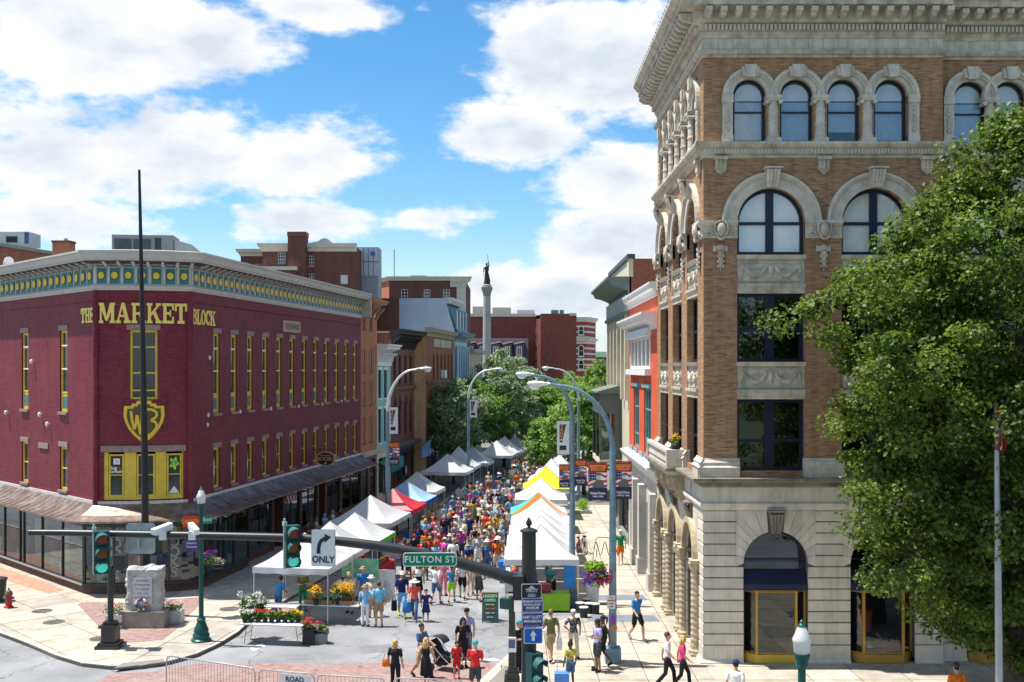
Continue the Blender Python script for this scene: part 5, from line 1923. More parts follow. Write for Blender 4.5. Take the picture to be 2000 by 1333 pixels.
# --- red brick house with a yellow brick flank, gothic windows
pG = frD.p(LD, 1.0, 0)
frG = Frame(pG, (0.1, 1))
LG = fu(frG, 885)
t=thing('gothic_brick_house','red brick house with yellow flank wall and row of pointed windows','building',frG.p(LG/2,-2,0))
colsG=[fu(frG,847)+i*(fu(frG,882)-fu(frG,847))/5 for i in range(6)]
hG=[(u-0.42,u+0.42,9.0,11.3,True) for u in colsG]+[(u-0.42,u+0.42,5.2,7.4,True) for u in colsG]
shell(t, frG, LG, 14, 0, 13.1, REDB, hG, side=YELB)
for u in colsG:
 stone_window(t,frG,u,0.42,9.0,11.3,BSTONE,sill=None,arch=True,rails=(10.4,))
 stone_window(t,frG,u,0.42,5.2,7.4,BSTONE,sill=STONE,arch=True,rails=(6.3,))
MB(frG).box(0,LG,0,0.15,8.65,8.95).build('belt_course',BSTONE,t)
cornice(t,frG,LG,12.7,13.4,0.6,M('stone_coping',(0.34,0.3,0.22),0.8))
for i in range(3):
 a = fu(frG, 846) + i * 3.3
 MB(frG).box(a,a+2.9,0,0.1,11.85,12.55).build('sign_panel',M('panel_cream',(0.42,0.38,0.3),0.7),t)
MB(frG).box(fu(frG,861),fu(frG,861)+1.0,0.0,0.4,9.1,9.8).build('window_unit',WHITE,t)
MB(frG).box(0.6,LG,0.02,0.5,3.2,4.3).build('shop_fascia',M('fascia_green',(0.05,0.07,0.06),0.6),t)
for i in range(4):
 a = 0.8 + i * (LG - 1.2) / 4
 w=window(t,frG,a,a+(LG-1.2)/4-0.2,0.4,3.2,DARKFR,0.12,0.1,rails=(2.4,),glass=DARKGLASS,name='shop_window')
# --- blue grey mansard house behind it
frB = Frame(frG.p(LG, 0.2, 0), (0.1, 1))
LB = fu(frB, 912)
t=thing('blue_mansard_house','tall pale blue and grey house with ornate mansard roof','building',frB.p(LB/2,-2,0))
yB = frB.o.y
shell(t, frB, LB, 6.5, 0, 13.4, BLUEL, (), side=BLUEW)
zt = Z_at(583, yB)
fl = MB()
p0, p1 = frB.p(0, 0.3, 0), frB.p(0, -6.6, 0)
x780 = X_at(780, yB)
fl = MB(Frame((x780, yB - 0.05), (1, 0)))
fl.plate([(0,8),(frB.o.x-x780,8),(frB.o.x-x780,13.4),(frB.o.x-x780-1.0,zt),(0,zt)],-0.3,0)
fl.build('flank_wall', BLUEW, t)
x733 = X_at(731, yB)
MB(Frame((x733,yB-0.02),(1,0))).box(0,x780-x733,-6,0,6,zt).build('flank_wall',BRNB,t)
mb = MB(frB)
for k in range(1):
 mb.add([(0,0.3,13.3),(LB,0.3,13.3),(LB,-0.9,zt-0.5),(0,-0.9,zt-0.5)],[(0,1,2,3)])
 mb.add([(0,-0.9,zt-0.5),(LB,-0.9,zt-0.5),(LB,-6,zt-0.4),(0,-6,zt-0.4)],[(0,1,2,3)])
mb.build('mansard_roof', BLUEG, t)
MB(frB).profile([(-1.0,zt-0.5),(-0.5,zt-0.5),(-0.3,zt-0.1),(-0.3,zt+0.1),(-1.0,zt+0.1)],0,LB).build('roof_coping',STEEL,t)
for i in range(4):
 u = LB * (i + 0.5) / 4
 w=stone_window(t,frB,u,0.5,13.7,15.6,BLUEL,sill=BLUEG,lintel=BLUEG,rec=0.1)
 MB(frB).box(u-0.75,u+0.75,-0.9,0.02,13.5,15.8).build('dormer',BLUEG,t)
cornice(t, frB, LB, 12.6, 13.5, 0.9, BLUEG)
for i in range(6):
 u = LB * i / 5 * 0.96 + 0.1
 MB(frB).tube([(u,0.2,8.6),(u,0.2,12.2)],0.14,8).build('column',BLUEL,t)
for i in range(5):
 u = LB * (i + 0.5) / 5
 stone_window(t,frB,u,0.55,9.0,12.0,BLUEG,sill=BLUEG,rec=0.05)
# --- low beige house after it
frE = Frame(frB.p(LB, 0.1, 0), (0.12, 1))
LE = fu(frE, 940)
t=thing('beige_house','low beige house behind street trees with narrow arched windows','building',frE.p(LE/2,-2,0))
shell(t,frE,LE,12,0,Z_at(688,frE.o.y),M('beige_wall',(0.5,0.38,0.28),0.7),[])
cornice(t,frE,LE,Z_at(696,frE.o.y),Z_at(682,frE.o.y),0.8,M('grey_trim',(0.42,0.41,0.4),0.6))
for i in range(8):
 u = LE * (i + 0.5) / 8
 stone_window(t,frE,u,LE/8*0.3,6.5,10.2,PALE,arch=True,rec=0.04)
# --- big brown block behind, with chimney and roof plant
YB = 95.0
frK = Frame((X_at(512, YB), YB), (1, 0))
LK = X_at(697, YB) - X_at(512, YB)
ztop = Z_at(484, YB)
t=thing('brown_block','big dark brown brick block with chimney rising above burgundy building','building',(frK.p(LK/2,-4,0)))
wk = [(550, 504), (606, 510), (606, 545), (672, 546)]
kw = [((px - 512) * YB / F, Z_at(py, YB)) for px, py in wk]
shell(t,frK,LK,14,0,ztop,BRNB,[(u-0.33,u+0.33,z-0.46,z+0.46) for u,z in kw])
for i, (u, z) in enumerate(kw):
 if i < 3:
  stone_window(t,frK,u,0.33,z-0.46,z+0.46,WHITE,rails=(z-0.15,z+0.15),muls=(u-0.1,u+0.1),sill=STONE,fw=0.05)
 else:
  stone_window(t,frK,u,0.33,z-0.4,z+0.4,WHITE,rails=(),sill=None,glass=BLIND)
cornice(t, frK, LK, ztop - 0.35, ztop + 0.35, 0.4, PALE, m0=1)
frK2 = Frame((X_at(470, YB + 4.5), YB + 4.5), (1, 0))
LK2 = frK.o.x - frK2.o.x + 0.05
shell_w=MB(frK2).wall(0,LK2,0,ztop,[(1.25,1.9,ztop-2.2,ztop-1.0)],0.2).build('wall',BRNB,t)
stone_window(t,frK2,1.575,0.325,ztop-2.2,ztop-1.0,WHITE,rails=(ztop-1.6,),muls=(1.575,),sill=None)
MB(frK2).quad((0,0,0),(0,-9,0),(0,-9,ztop),(0,0,ztop)).build('side_wall',BRNB,t)
MB(frK2).quad((LK2,0,0),(LK2,4.5,0),(LK2,4.5,ztop),(LK2,0,ztop)).build('side_wall',BRNB,t)
MB(frK2).quad((0,0,ztop),(LK2,0,ztop),(LK2,-9,ztop),(0,-9,ztop)).build('roof',TAR,t)
cornice(t, frK2, LK2, ztop - 0.3, ztop + 0.35, 0.4, PALE, m0=1)
ch=MB(Frame((X_at(562,94),94.0),(1,0))).box(0,X_at(597,94)-X_at(562,94),-1.2,0,10,Z_at(462,94))
cho = ch.build('chimney', BRNB, t)
MB(Frame((X_at(561,94),94.0),(1,0))).box(0,X_at(598,94)-X_at(561,94),-1.25,0.06,Z_at(462,94),Z_at(453,94)).build('chimney_cap',BSTONE,cho)
MB(Frame((X_at(490,93.6),93.6),(1,0))).profile([(-2,Z_at(528,93.6)),(0.2,Z_at(528,93.6)),(0.2,Z_at(521,93.6)),(-2,Z_at(521,93.6))],0,X_at(580,93.6)-X_at(490,93.6)).build('lower_coping',PALE,t)
MB(Frame((X_at(490,93.6),93.6),(1,0))).box(0.1,X_at(580,93.6)-X_at(490,93.6)-0.1,-2,0,8,Z_at(528,93.6)).build('lower_wall',BRNB,t)
hood = MB(Frame((X_at(634, 97), 97), (1, 0)))
hood.tube([(0, -1.2, ztop + 0.45), (0, 0.1, ztop + 0.45)], 0.62, 18)
hood.plate([(-1.5,ztop+0.6),(-0.5,ztop+0.5),(-0.4,ztop+0.85)],-0.8,0)
tag(hood.build('roof_vent',STEEL,smooth='auto'),'round grey roof vent beside brown block chimney','roof vent')
tw=thing('cooling_tower','pale grey panelled cooling tower with blue round logo','cooling tower',(X_at(705,98),98,ztop-2))
frT = Frame((X_at(700, 98), 98), (1, 0))
TWW = X_at(739, 98) - X_at(700, 98)
z0, z1 = Z_at(540, 98), Z_at(483, 98)
PANG = M('tower_panel', (0.42, 0.47, 0.52), 0.5, metal=0.2)
MB(frT).box(-1.3,TWW,-2.4,-0.04,z0-2,z1).build('casing',M('tower_dark',(0.25,0.28,0.32),0.5),tw)
for i in range(4):
 for j in range(2):
  a = TWW * i / 4
  b0 = z0 + (z1 - z0) * j / 2
  MB(frT).box(a+0.04,a+TWW/4-0.04,-0.04,0.02,b0+0.05,b0+(z1-z0)/2-0.05).build('panel',PANG,tw)
MB(frT).disc(TWW*0.72,z0+(z1-z0)*0.77,0.24,0.02,0.04,18).build('logo',M('logo_blue',(0.02,0.16,0.5),0.5),tw)
for i in range(3):
 MB(frT).box(-1.28+0.42*i,-0.9+0.42*i,-0.04,0.01,z0,z1-0.1).build('side_panel',M('tower_shade',(0.35,0.36,0.37),0.5),tw)
# --- second brown block whose sunlit flank is painted orange
YC = 118.0
frC2 = Frame((X_at(760, YC), YC), (1, 0))
LC2 = X_at(908, YC) - X_at(760, YC)
zc = Z_at(545, YC)
t=thing('far_brown_block','brown brick block with pale cornice behind the blue mansard house','building',frC2.p(LC2/2,-4,0))
wk = [((px - 760) * YC / F, Z_at(574, YC)) for px in(790, 834, 872)]
shell(t,frC2,LC2,16,0,zc,BRNB,[(u-0.36,u+0.36,z-0.6,z+0.5) for u,z in wk])
for u, z in wk:
 stone_window(t,frC2,u,0.36,z-0.6,z+0.5,WHITE,rails=(z-0.25,z+0.1),muls=(u,),sill=None,fw=0.07)
cornice(t, frC2, LC2, zc - 0.2, zc + 0.25, 0.35, PALE)
dsd = Vector((X_at(702, 128) - frC2.o.x, 10, 0))
frC3 = Frame(frC2.o + dsd, -dsd)
L3 = dsd.length
w3 = [(L3 * 0.22, Z_at(574, 125)), (L3 * 0.7, Z_at(573, 121))]
MB(frC3).wall(0,L3,0,zc,[(u-0.36,u+0.36,z-0.7,z+0.4) for u,z in w3],0.2).build('wall',ORGB,t)  # sunlight on this brown side is put in as orange brick
for u, z in w3:
 stone_window(t,frC3,u,0.36,z-0.7,z+0.4,WHITE,rails=(z-0.2,),muls=(u,),sill=None,fw=0.07)
cornice(t, frC3, L3, zc - 0.2, zc + 0.25, 0.35, PALE)
MB(frC2).box(LC2-0.9,LC2+0.05,-1,0.1,8,zc).build('corner_pilaster',PALE,t)
cornice(t,Frame(frC2.p(LC2-1.6,0.1,0),(1,0)),1.7,zc-0.9,zc+0.2,0.7,PALE,m1=1)
MB(frC2).box(2.2,4.0,-3,-1.5,zc,zc+0.5).build('roof_unit',STEEL,t)
pole=MB().tube([(X_at(770,122),122,zc-1),(X_at(770,122),122,Z_at(487,122))],0.045,6)
tag(pole.build('roof_mast',M('mast_grey',(0.1,0.1,0.11),0.5)),'thin bare mast on the roof of far brown block','mast')
# --- brick block at the far left behind the burgundy building
YL = 78.0
frN = Frame((X_at(-260, YL), YL), (1, -0.02))
LN = X_at(150, YL) - X_at(-260, YL)
zn = Z_at(478, YL)
t=thing('rear_brick_block','red brown brick block with chimney behind left end of burgundy building','building',frN.p(LN/2,-4,0))
mb = MB(frN)
mb.add([(0,0,0),(LN,0,0),(LN,0,Z_at(502,YL)),(LN*0.63,0,zn),(0,0,zn)],[(0,1,2,3,4)])
mb.add([(LN,0,0),(LN,-10,0),(LN,-10,zn-1),(LN,0,Z_at(502,YL))],[(0,1,2,3)])
mb.build('wall', REDB, t)
MB(frN).tube([(LN,0.05,Z_at(502,YL)),(LN*0.63,0.05,zn),(0,0.05,zn)],0.16,4,square=True).build('coping',M('coping_green',(0.2,0.25,0.22),0.7),t)
cf = Frame((X_at(102, 77), 77), (1, 0))
cw_ = X_at(136, 77) - X_at(102, 77)
cc=MB(cf).box(0,cw_,-1.0,0,12,Z_at(474,77)).build('chimney',ORGB,t)
MB(cf).box(-0.05,cw_+0.05,-1.05,0.05,Z_at(474,77),Z_at(470,77)).build('chimney_cap',BSTONE,cc)
MB(cf).tube([(cw_*0.65,-0.4,Z_at(470,77)),(cw_*0.65,-0.4,Z_at(465,77))],0.15,8).build('chimney_pot',STEEL,cc)
hv=thing('rooftop_unit','silver rooftop unit with dark opening on the rear brick block','rooftop unit',(X_at(20,79),79,zn))
uf = Frame((X_at(-20, 78.6), 78.6), (1, 0))
MB(uf).box(0,X_at(56,78.6)-X_at(-20,78.6),-2,0,zn,Z_at(453,78.6)).build('casing',M('unit_silver',(0.5,0.52,0.52),0.4,metal=0.5),hv)
MB(uf).box(X_at(12,78.6)-X_at(-20,78.6),X_at(34,78.6)-X_at(-20,78.6),0,0.03,Z_at(474,78.6),Z_at(462,78.6)).build('opening',BLACKM,hv)
MB(uf).box(X_at(48,78.6)-X_at(-20,78.6),X_at(56,78.6)-X_at(-20,78.6)+0.01,0,0.04,Z_at(476,78.6),Z_at(454,78.6)).build('blue_panel',M('panel_blue',(0.06,0.12,0.3),0.5),hv)
vent=MB().tube([(X_at(16,75),75,Z_at(530,75)),(X_at(16,75),75,Z_at(513,75)),(X_at(20,75),74.8,Z_at(510,75))],0.32,12)
tag(vent.build('vent_cowl',WHITE,smooth='auto'),'white curved vent cowl behind the left cornice','vent')
# --- far side of the square: mansard terrace, big brick block with striped end, small far block
YM = 178.0
frX = Frame((X_at(905, YM), YM), (1, 0))
LX = X_at(1032, YM) - X_at(905, YM)
t=thing('mansard_terrace','dark mansard terrace with dormer windows across the square','building',frX.p(LX/2,-3,0))
zc1, zc0 = Z_at(716, YM), Z_at(662, YM)
shell(t,frX,LX,10,0,zc1,M('terrace_wall',(0.32,0.25,0.2),0.7),[])
mb = MB(frX)
mb.add([(0,0.2,zc1),(LX,0.2,zc1),(LX,-1.4,zc0),(0,-1.4,zc0)],[(0,1,2,3)])
mb.add([(0,-1.4,zc0),(LX,-1.4,zc0),(LX,-10,zc0+0.3),(0,-10,zc0+0.3)],[(0,1,2,3)])
mb.add([(LX,0.2,zc1),(LX,-10,zc1),(LX,-10,zc0+0.3),(LX,-1.4,zc0)],[(0,1,2,3)])
mb.build('mansard_roof', SLATEM, t)
cornice(t,frX,LX,zc1-0.7,zc1+0.2,0.6,M('rust_cornice',(0.22,0.075,0.06),0.7))
for px in(918, 942, 968, 991, 1014):
 u = (px - 905) * YM / F
 d=MB(frX).box(u-0.75,u+0.75,-1.4,0.0,zc1+0.3,zc0-0.9).build('dormer',M('dormer_brown',(0.13,0.06,0.07),0.7),t)
 MB(frX).plate([(u-0.85,zc0-0.95),(u+0.85,zc0-0.6),(u+0.85,zc0-0.4),(u-0.85,zc0-0.75)],-1.2,0.15).build('dormer_roof',PALE,d)
 window(t,frX,u-0.42,u+0.42,zc1+0.5,zc0-1.3,WHITE,0.06,0.1,rails=((zc1+zc0)/2-0.4,),muls=(u,),glass=DARKGLASS)
for px in(925, 950, 975, 1000, 1020):
 u = (px - 905) * YM / F
 stone_window(t, frX, u, 0.5, zc1 - 4.5, zc1 - 1.6, WHITE, rec=0.04)
for(a,b,y0,y1,m_) in((923,944,620,599,PALE),(962,998,620,601,PALE),(1010,1044,622,606,WHITE)):
 Yp = YM + 12
 MB(Frame((X_at(a,Yp),Yp),(1,0))).box(0,X_at(b,Yp)-X_at(a,Yp),-3,0,Z_at(y0,Yp),Z_at(y1,Yp)).build('penthouse',m_,t)
MB(Frame((X_at(905,YM+11),YM+11),(1,0))).box(0,X_at(1055,YM+11)-X_at(905,YM+11),-6,0,8,Z_at(618,YM+11)).build('rear_wing',FARB,t)
MB(Frame((X_at(905,YM+11),YM+10.8),(1,0))).box(0,X_at(1046,YM+11)-X_at(905,YM+11),-0.1,0,Z_at(619,YM+11),Z_at(613,YM+11)).build('coping',PALE,t)
YQ = 186.0
t=thing('brick_hotel','big red brick block with striped arched end across the square','building',(X_at(1090,YQ),YQ+4,0))
frQ = Frame((X_at(1056, YQ), YQ), (1, 0))
LQ = X_at(1126, YQ) - X_at(1056, YQ)
zq = Z_at(613, YQ)
shell(t, frQ, LQ, 14, 0, zq, FARB, [])
dq = Vector((X_at(1022, YQ + 12) - frQ.o.x, 12, 0))
frQ2 = Frame(frQ.o + dq, -dq)
LQ2 = dq.length
zq2 = Z_at(622, YQ)
MB(frQ2).quad((0,0,0),(LQ2,0,0),(LQ2,0,zq2),(0,0,zq2)).build('wall',FARB,t)
for i in range(2):
 for j in range(4):
  u = LQ2 * (0.3 + 0.4 * i)
  z = Z_at(637, YQ) - j * 2.15
  stone_window(t,frQ2,u,0.75,z-1.2,z,PALE,arch=False,rec=0.05,fw=0.16,sill=PALE)
frQ3 = Frame((X_at(1126, YQ), YQ), (1, 0.0))
LQ3 = X_at(1146, YQ) - X_at(1126, YQ)
frQ4 = Frame(frQ3.p(LQ3, 0, 0), (0.35, 1))
zq3 = Z_at(622, YQ)
for fr, L in((frQ3, LQ3), (frQ4, 6.0)):
 MB(fr).quad((0,0,0),(L,0,0),(L,0,zq3),(0,0,zq3)).build('wall',M('striped_red',(0.3,0.05,0.045),0.8),t)
 for j in range(9):
  z = zq3 - 1.4 - j * 0.95
  MB(fr).box(0,L,0,0.05,z-0.16,z+0.16).build('pale_band',PALE,t)
 cornice(t, fr, L, zq3 - 0.6, zq3 + 0.2, 0.5, PALE)
 cornice(t,fr,L,Z_at(664,YQ)-0.3,Z_at(664,YQ)+0.2,0.5,PALE,name='string_course')
for(yy0, yy1) in((655, 637), (697, 674), (722, 703)):
 stone_window(t,frQ3,LQ3*0.45,0.5,Z_at(yy0,YQ),Z_at(yy1,YQ),PALE,arch=True,rec=0.12,fw=0.14,sill=PALE)
cornice(t,Frame((X_at(1112,YQ),YQ+0.1),(1,0)),X_at(1126,YQ)-X_at(1112,YQ),zq-0.5,zq+0.1,0.4,PALE)
TEALM = M('tank_teal', (0.08, 0.2, 0.24), 0.5)
for(a,b,y0,y1) in((1048,1074,622,614),(1078,1092,614,604),(1095,1103,614,604)):
 MB(Frame((X_at(a,YQ),YQ+3),(1,0))).box(0,X_at(b,YQ)-X_at(a,YQ),-2,0,Z_at(y0,YQ)-0.3,Z_at(y1,YQ)).build('roof_unit',TEALM,t)
YW = 290.0
frW = Frame((X_at(1150, YW), YW), (1, 0))
t=thing('distant_brick_block','small orange brick block below the wooded hill','building',(X_at(1170,YW),YW,0))
LW_ = X_at(1215, YW) - X_at(1150, YW)
shell(t,frW,LW_,10,0,Z_at(702,YW),M('distant_orange',(0.42,0.17,0.1),0.8),[])
cornice(t,frW,LW_,Z_at(703,YW),Z_at(698,YW),0.6,M('distant_roof',(0.1,0.11,0.14),0.7))
for i in range(6):
 u = LW_ * (i + 0.5) / 6
 stone_window(t,frW,u,0.55,Z_at(717,YW),Z_at(707,YW),PALE,rec=0.04,sill=None)
# ------------------------------------------------------------------ right row beyond the tan building
ORANGE=M('orange_stucco',(0.6,0.10,0.04),0.7,var=0.14,scale=1.0)
OY0, OY1 = TY + TL, 59.0
frO = Frame((TX + 0.02, OY1), (0, -1))
LO = OY1 - OY0 - 0.02
def ou(px):
 return OY1 - TX * F / (px - 1000)
t=thing('orange_house','narrow bright orange house with white cornice next to tan building','building',(TX+3,53,0))
ho=[(ou(1232.5),ou(1270),9.95,11.5),(ou(1237),ou(1247.5),5.9,9.05),(ou(1257),ou(1271),5.9,9.05)]
shell(t, frO, LO, 10, 4.9, 13.5, ORANGE, ho)
cornice(t, frO, LO, 13.2, 13.8, 0.4, WHITE)
cornice(t,frO,LO-0.4,11.75,12.5,0.7,WHITE,name='balcony_ledge')
w=window(t,frO,*ho[0],WHITE,0.05,0.14,muls=[ho[0][0]+(ho[0][1]-ho[0][0])*i/5 for i in range(1,5)],glass=DARKGLASS,fd=0.14,bars=0.16)
MB(frO).box(ho[0][0]-0.2,ho[0][1]+0.2,-0.02,0.32,11.5,11.85).build('window_head',WHITE,w)
MB(frO).box(ho[0][0]-0.2,ho[0][1]+0.2,-0.02,0.3,9.65,9.93).build('sill',WHITE,w)
TEALF = M('teal_frame', (0.16, 0.33, 0.36), 0.5)
for h in ho[1:]:
 uc = (h[0] + h[1]) / 2
 w=window(t,frO,*h,TEALF,-0.08,0.12,rails=(8.0,6.6),muls=(uc-(h[1]-h[0])/6,uc+(h[1]-h[0])/6),glass=DARKGLASS)
 MB(frO).box(h[0]-0.1,h[1]+0.1,-0.02,0.12,9.05,9.25).build('lintel',TEALF,w)
cornice(t, frO, LO, 4.9, 5.6, 0.5, WHITE, name='shop_cornice')
for i in range(5):
 MB(frO).box(0.5+i*2.2,1.9+i*2.2,0,0.06,5.62,5.85).build('panel',TEALF,t)
MB(frO).wall(0,LO,0,4.95,[(0.6,4.0,0.4,3.6),(5.2,6.6,0.1,3.4),(7.6,LO-1.4,0.4,3.6)],0.35).build('shop_front',M('shop_ivory',(0.55,0.52,0.45),0.7),t)
for h in((0.6,4.0,0.4,3.6),(5.2,6.6,0.1,3.4),(7.6,LO-1.4,0.4,3.6)):
 window(t,frO,*h,DARKFR,-0.2,0.1,glass=DARKGLASS,name='shop_window')
for a in(LO - 0.9, 6.75, 4.2):
 pl_ = MB(frO).box(a, a + 0.75, 0.0, 0.35, 0, 4.4)
 pl_.box(a - 0.06, a + 0.81, 0.0, 0.42, 0, 0.9)
 pl_.build('pilaster',M('pilaster_stone',(0.46,0.44,0.4),0.75),t)
CY0, CY1 = 59.0, 70.8
frU = Frame((TX + 0.04, CY1), (0, -1))
LU = CY1 - CY0
t=thing('cream_house','cream house with green projecting cornice and dark bay window','building',(TX+3,65,0))
def cu2(px):
 return CY1 - TX * F / (px - 1000)
IVORY = M('ivory_stucco', (0.58, 0.53, 0.40), 0.7, var=0.12)
GRN = M('verdigris', (0.13, 0.165, 0.14), 0.6, var=0.25)
hu = [(0.5 + i * 2.2, 2.1 + i * 2.2, 9.9, 12.4) for i in range(5)]
shell(t, frU, LU, 10, 4.5, 16.0, IVORY, hu, side=REDB)
for h in hu:
 window(t,frU,*h,M('ivory_frame',(0.6,0.56,0.45),0.6),-0.12,0.12,muls=((h[0]+h[1])/2,),glass=DARKGLASS)
for i in range(6):
 MB(frU).box(0.05+i*2.2,0.45+i*2.2,0,0.22,8.2,12.9).build('pilaster',IVORY,t)
for i in range(5):
 MB(frU).box(0.75+i*2.2,1.85+i*2.2,0,0.08,8.5,9.5).build('panel',CREAM,t)
MB(frU).box(-0.02,LU+0.02,0,0.35,12.9,13.1).build('belt_course',GRN,t)
cornice(t, frU, LU, 14.0, 15.0, 1.25, GRN, m1=0)
MB(frU).box(0,LU,0,0.25,13.1,14.0).build('frieze',M('frieze_grey',(0.4,0.39,0.35),0.7),t)
MB(frU).box(LU-0.9,LU+0.03,-0.2,0.05,15.0,16.0).build('corner_pier',IVORY,t)
MB(frU).box(-0.1,LU+0.1,-0.3,0.12,16.0,16.25).build('coping',M('coping_dark',(0.07,0.08,0.085),0.6),t)
bay = MB(frU)
b0, b1 = 2.2, 7.6
BAYM = M('bay_grey', (0.1, 0.115, 0.11), 0.6)
bo=MB(frU).box(b0,b1,0,1.3,7.3,8.5).build('bay_window',BAYM,t)
MB(frU).profile([(0,8.5),(1.5,8.5),(1.5,8.6),(0,9.0)],b0-0.15,b1+0.15).build('bay_roof',GRN,bo)
MB(frU).box(b0, b1, 0, 1.3, 4.3, 4.6).build('bay_floor', CREAM, bo)
for u in(b0, (b0 + b1) / 2, b1 - 0.12):
 MB(frU).box(u,u+0.12,1.18,1.3,4.6,7.3).build('bay_post',BAYM,bo)
for u in(b0, b1 - 0.12):
 MB(frU).box(u,u+0.12,0,0.12,4.6,7.3).build('bay_post',BAYM,bo)
MB(frU).box(b0+0.12,b1-0.12,1.22,1.25,4.6,7.3).build('pane',GLASS,bo)
MB(frU).box(b1-0.07,b1-0.05,0.12,1.18,4.6,7.3).build('pane',GLASS,bo)
MB(frU).box(b0+0.1,b1-0.1,0.01,0.03,4.6,7.3).build('interior',M('bay_interior',(0.4,0.36,0.28),0.8,var=0.3),bo)
for k in range(4):
 MB(frU).box(b0+0.3+1.25*k,b0+1.3+1.25*k,1.3,1.33,7.5,8.3).build('transom_pane',SKYGLASS,bo)
MB(frU).wall(0,LU,0,4.5,[(0.6,5.0,0.5,3.4),(6.0,11.0,0.5,3.4)],0.3).build('shop_front',M('shop_grey',(0.2,0.21,0.2),0.6),t)
for h in((0.6, 5.0, 0.5, 3.4), (6.0, 11.0, 0.5, 3.4)):
 window(t,frU,*h,DARKFR,-0.2,0.1,muls=((h[0]+h[1])/2,),glass=DARKGLASS,name='shop_window')
cornice(t,frU,LU,3.6,4.2,0.8,M('shop_trim',(0.25,0.3,0.27),0.6),name='shop_cornice')
# ------------------------------------------------------------------ column with statue in the square
MY = 167.0
mx_ = X_at(951, MY)
mon=thing('monument_column','tall grey granite column topped by dark bronze statue','monument',(mx_,MY,0))
GRAN = M('granite', (0.33, 0.33, 0.32), 0.75, var=0.14, scale=0.8)
MB().box(mx_-2,mx_+2,MY-2,MY+2,0,3.2).build('plinth',GRAN,mon)
MB().box(mx_-1.3,mx_+1.3,MY-1.3,MY+1.3,3.2,6.0).build('pedestal',GRAN,mon)
zc_ = Z_at(578, MY)
n = 5
for i in range(n):
 z0 = 6.0 + (zc_ - 6.0) * i / n
 z1 = 6.0 + (zc_ - 6.0) * (i + 1) / n - 0.03
 r0, r1 = 0.68 - 0.1 * i / n, 0.68 - 0.1 * (i + 1) / n
 MB().lathe([(r0,z0),(r1,z1)],(mx_,MY,0),20).build('shaft_drum',GRAN,mon,smooth='auto')
MB().lathe([(0.6,zc_),(0.62,zc_+0.3),(0.8,zc_+0.8),(0.92,zc_+1.3),(0.7,zc_+1.35)],(mx_,MY,0),20).build('capital',M('capital_stone',(0.24,0.245,0.235),0.8,var=0.35,scale=6),mon,smooth='auto')
zs = zc_ + 1.35
MB().lathe([(0.72,zs),(0.72,zs+0.3),(0.5,zs+0.4)],(mx_,MY,0),16).build('statue_base',GRAN,mon)
zs += 0.4
BRONZE = M('dark_bronze', (0.035, 0.038, 0.035), 0.5, metal=0.5)
st = MB()
st.tube([(mx_,MY,zs),(mx_+0.05,MY,zs+0.6),(mx_,MY,zs+1.4),(mx_-0.05,MY,zs+1.9),(mx_,MY,zs+2.35),(mx_,MY,zs+2.75),(mx_,MY,zs+2.9)],[0.52,0.48,0.36,0.27,0.33,0.3,0.13],12)
st.tube([(mx_,MY,zs+2.85),(mx_-0.02,MY,zs+3.02),(mx_-0.03,MY-0.03,zs+3.2),(mx_-0.03,MY,zs+3.38)],[0.1,0.15,0.17,0.08],10)
st.tube([(mx_+0.25,MY,zs+2.7),(mx_+0.32,MY,zs+3.1),(mx_+0.22,MY-0.1,zs+3.55)],[0.11,0.09,0.06],8)
st.tube([(mx_-0.25,MY,zs+2.7),(mx_-0.48,MY-0.1,zs+2.3),(mx_-0.5,MY-0.2,zs+1.9)],[0.11,0.09,0.07],8)
st.tube([(mx_+0.05,MY+0.1,zs+0.2),(mx_+0.5,MY,zs+0.1)],[0.3,0.1],8)
so = st.build('statue', BRONZE, mon, smooth='auto')
MB().tube([(mx_+0.22,MY-0.1,zs+3.4),(mx_+0.1,MY-0.1,zs+4.6)],0.035,6).build('trumpet',BRONZE,so)
MB().tube([(mx_-0.5,MY-0.2,zs+1.2),(mx_-0.5,MY-0.2,zs+2.6)],0.03,6).build('sword',BRONZE,so)
# ------------------------------------------------------------------ market canopies
FABRIC = {}
def fabric(name, rgb, tr=0.3):
 if name not in FABRIC:
  FABRIC[name]=M('canopy_'+name,rgb,0.75,var=0.07,scale=1.5,bump=0.5,bscale=3.2,trans=tr)
 return FABRIC[name]
fabric('white', (0.66, 0.67, 0.68))
fabric('grey', (0.54, 0.57, 0.62))  # grey blue cloth; also shade painted into panels of white canopies
fabric('red', (0.68, 0.03, 0.06))
fabric('pink', (0.75, 0.28, 0.30))
fabric('blue', (0.02, 0.10, 0.50))
fabric('sky', (0.38, 0.58, 0.80))
fabric('green', (0.10, 0.55, 0.06))
fabric('yellow', (0.72, 0.72, 0.03))
fabric('orange', (0.75, 0.20, 0.02))
fabric('teal', (0.10, 0.50, 0.45))
SEAM = M('canopy_seam', (0.42, 0.43, 0.45), 0.8)
POLE = M('tent_pole', (0.55, 0.56, 0.56), 0.35, metal=0.7)
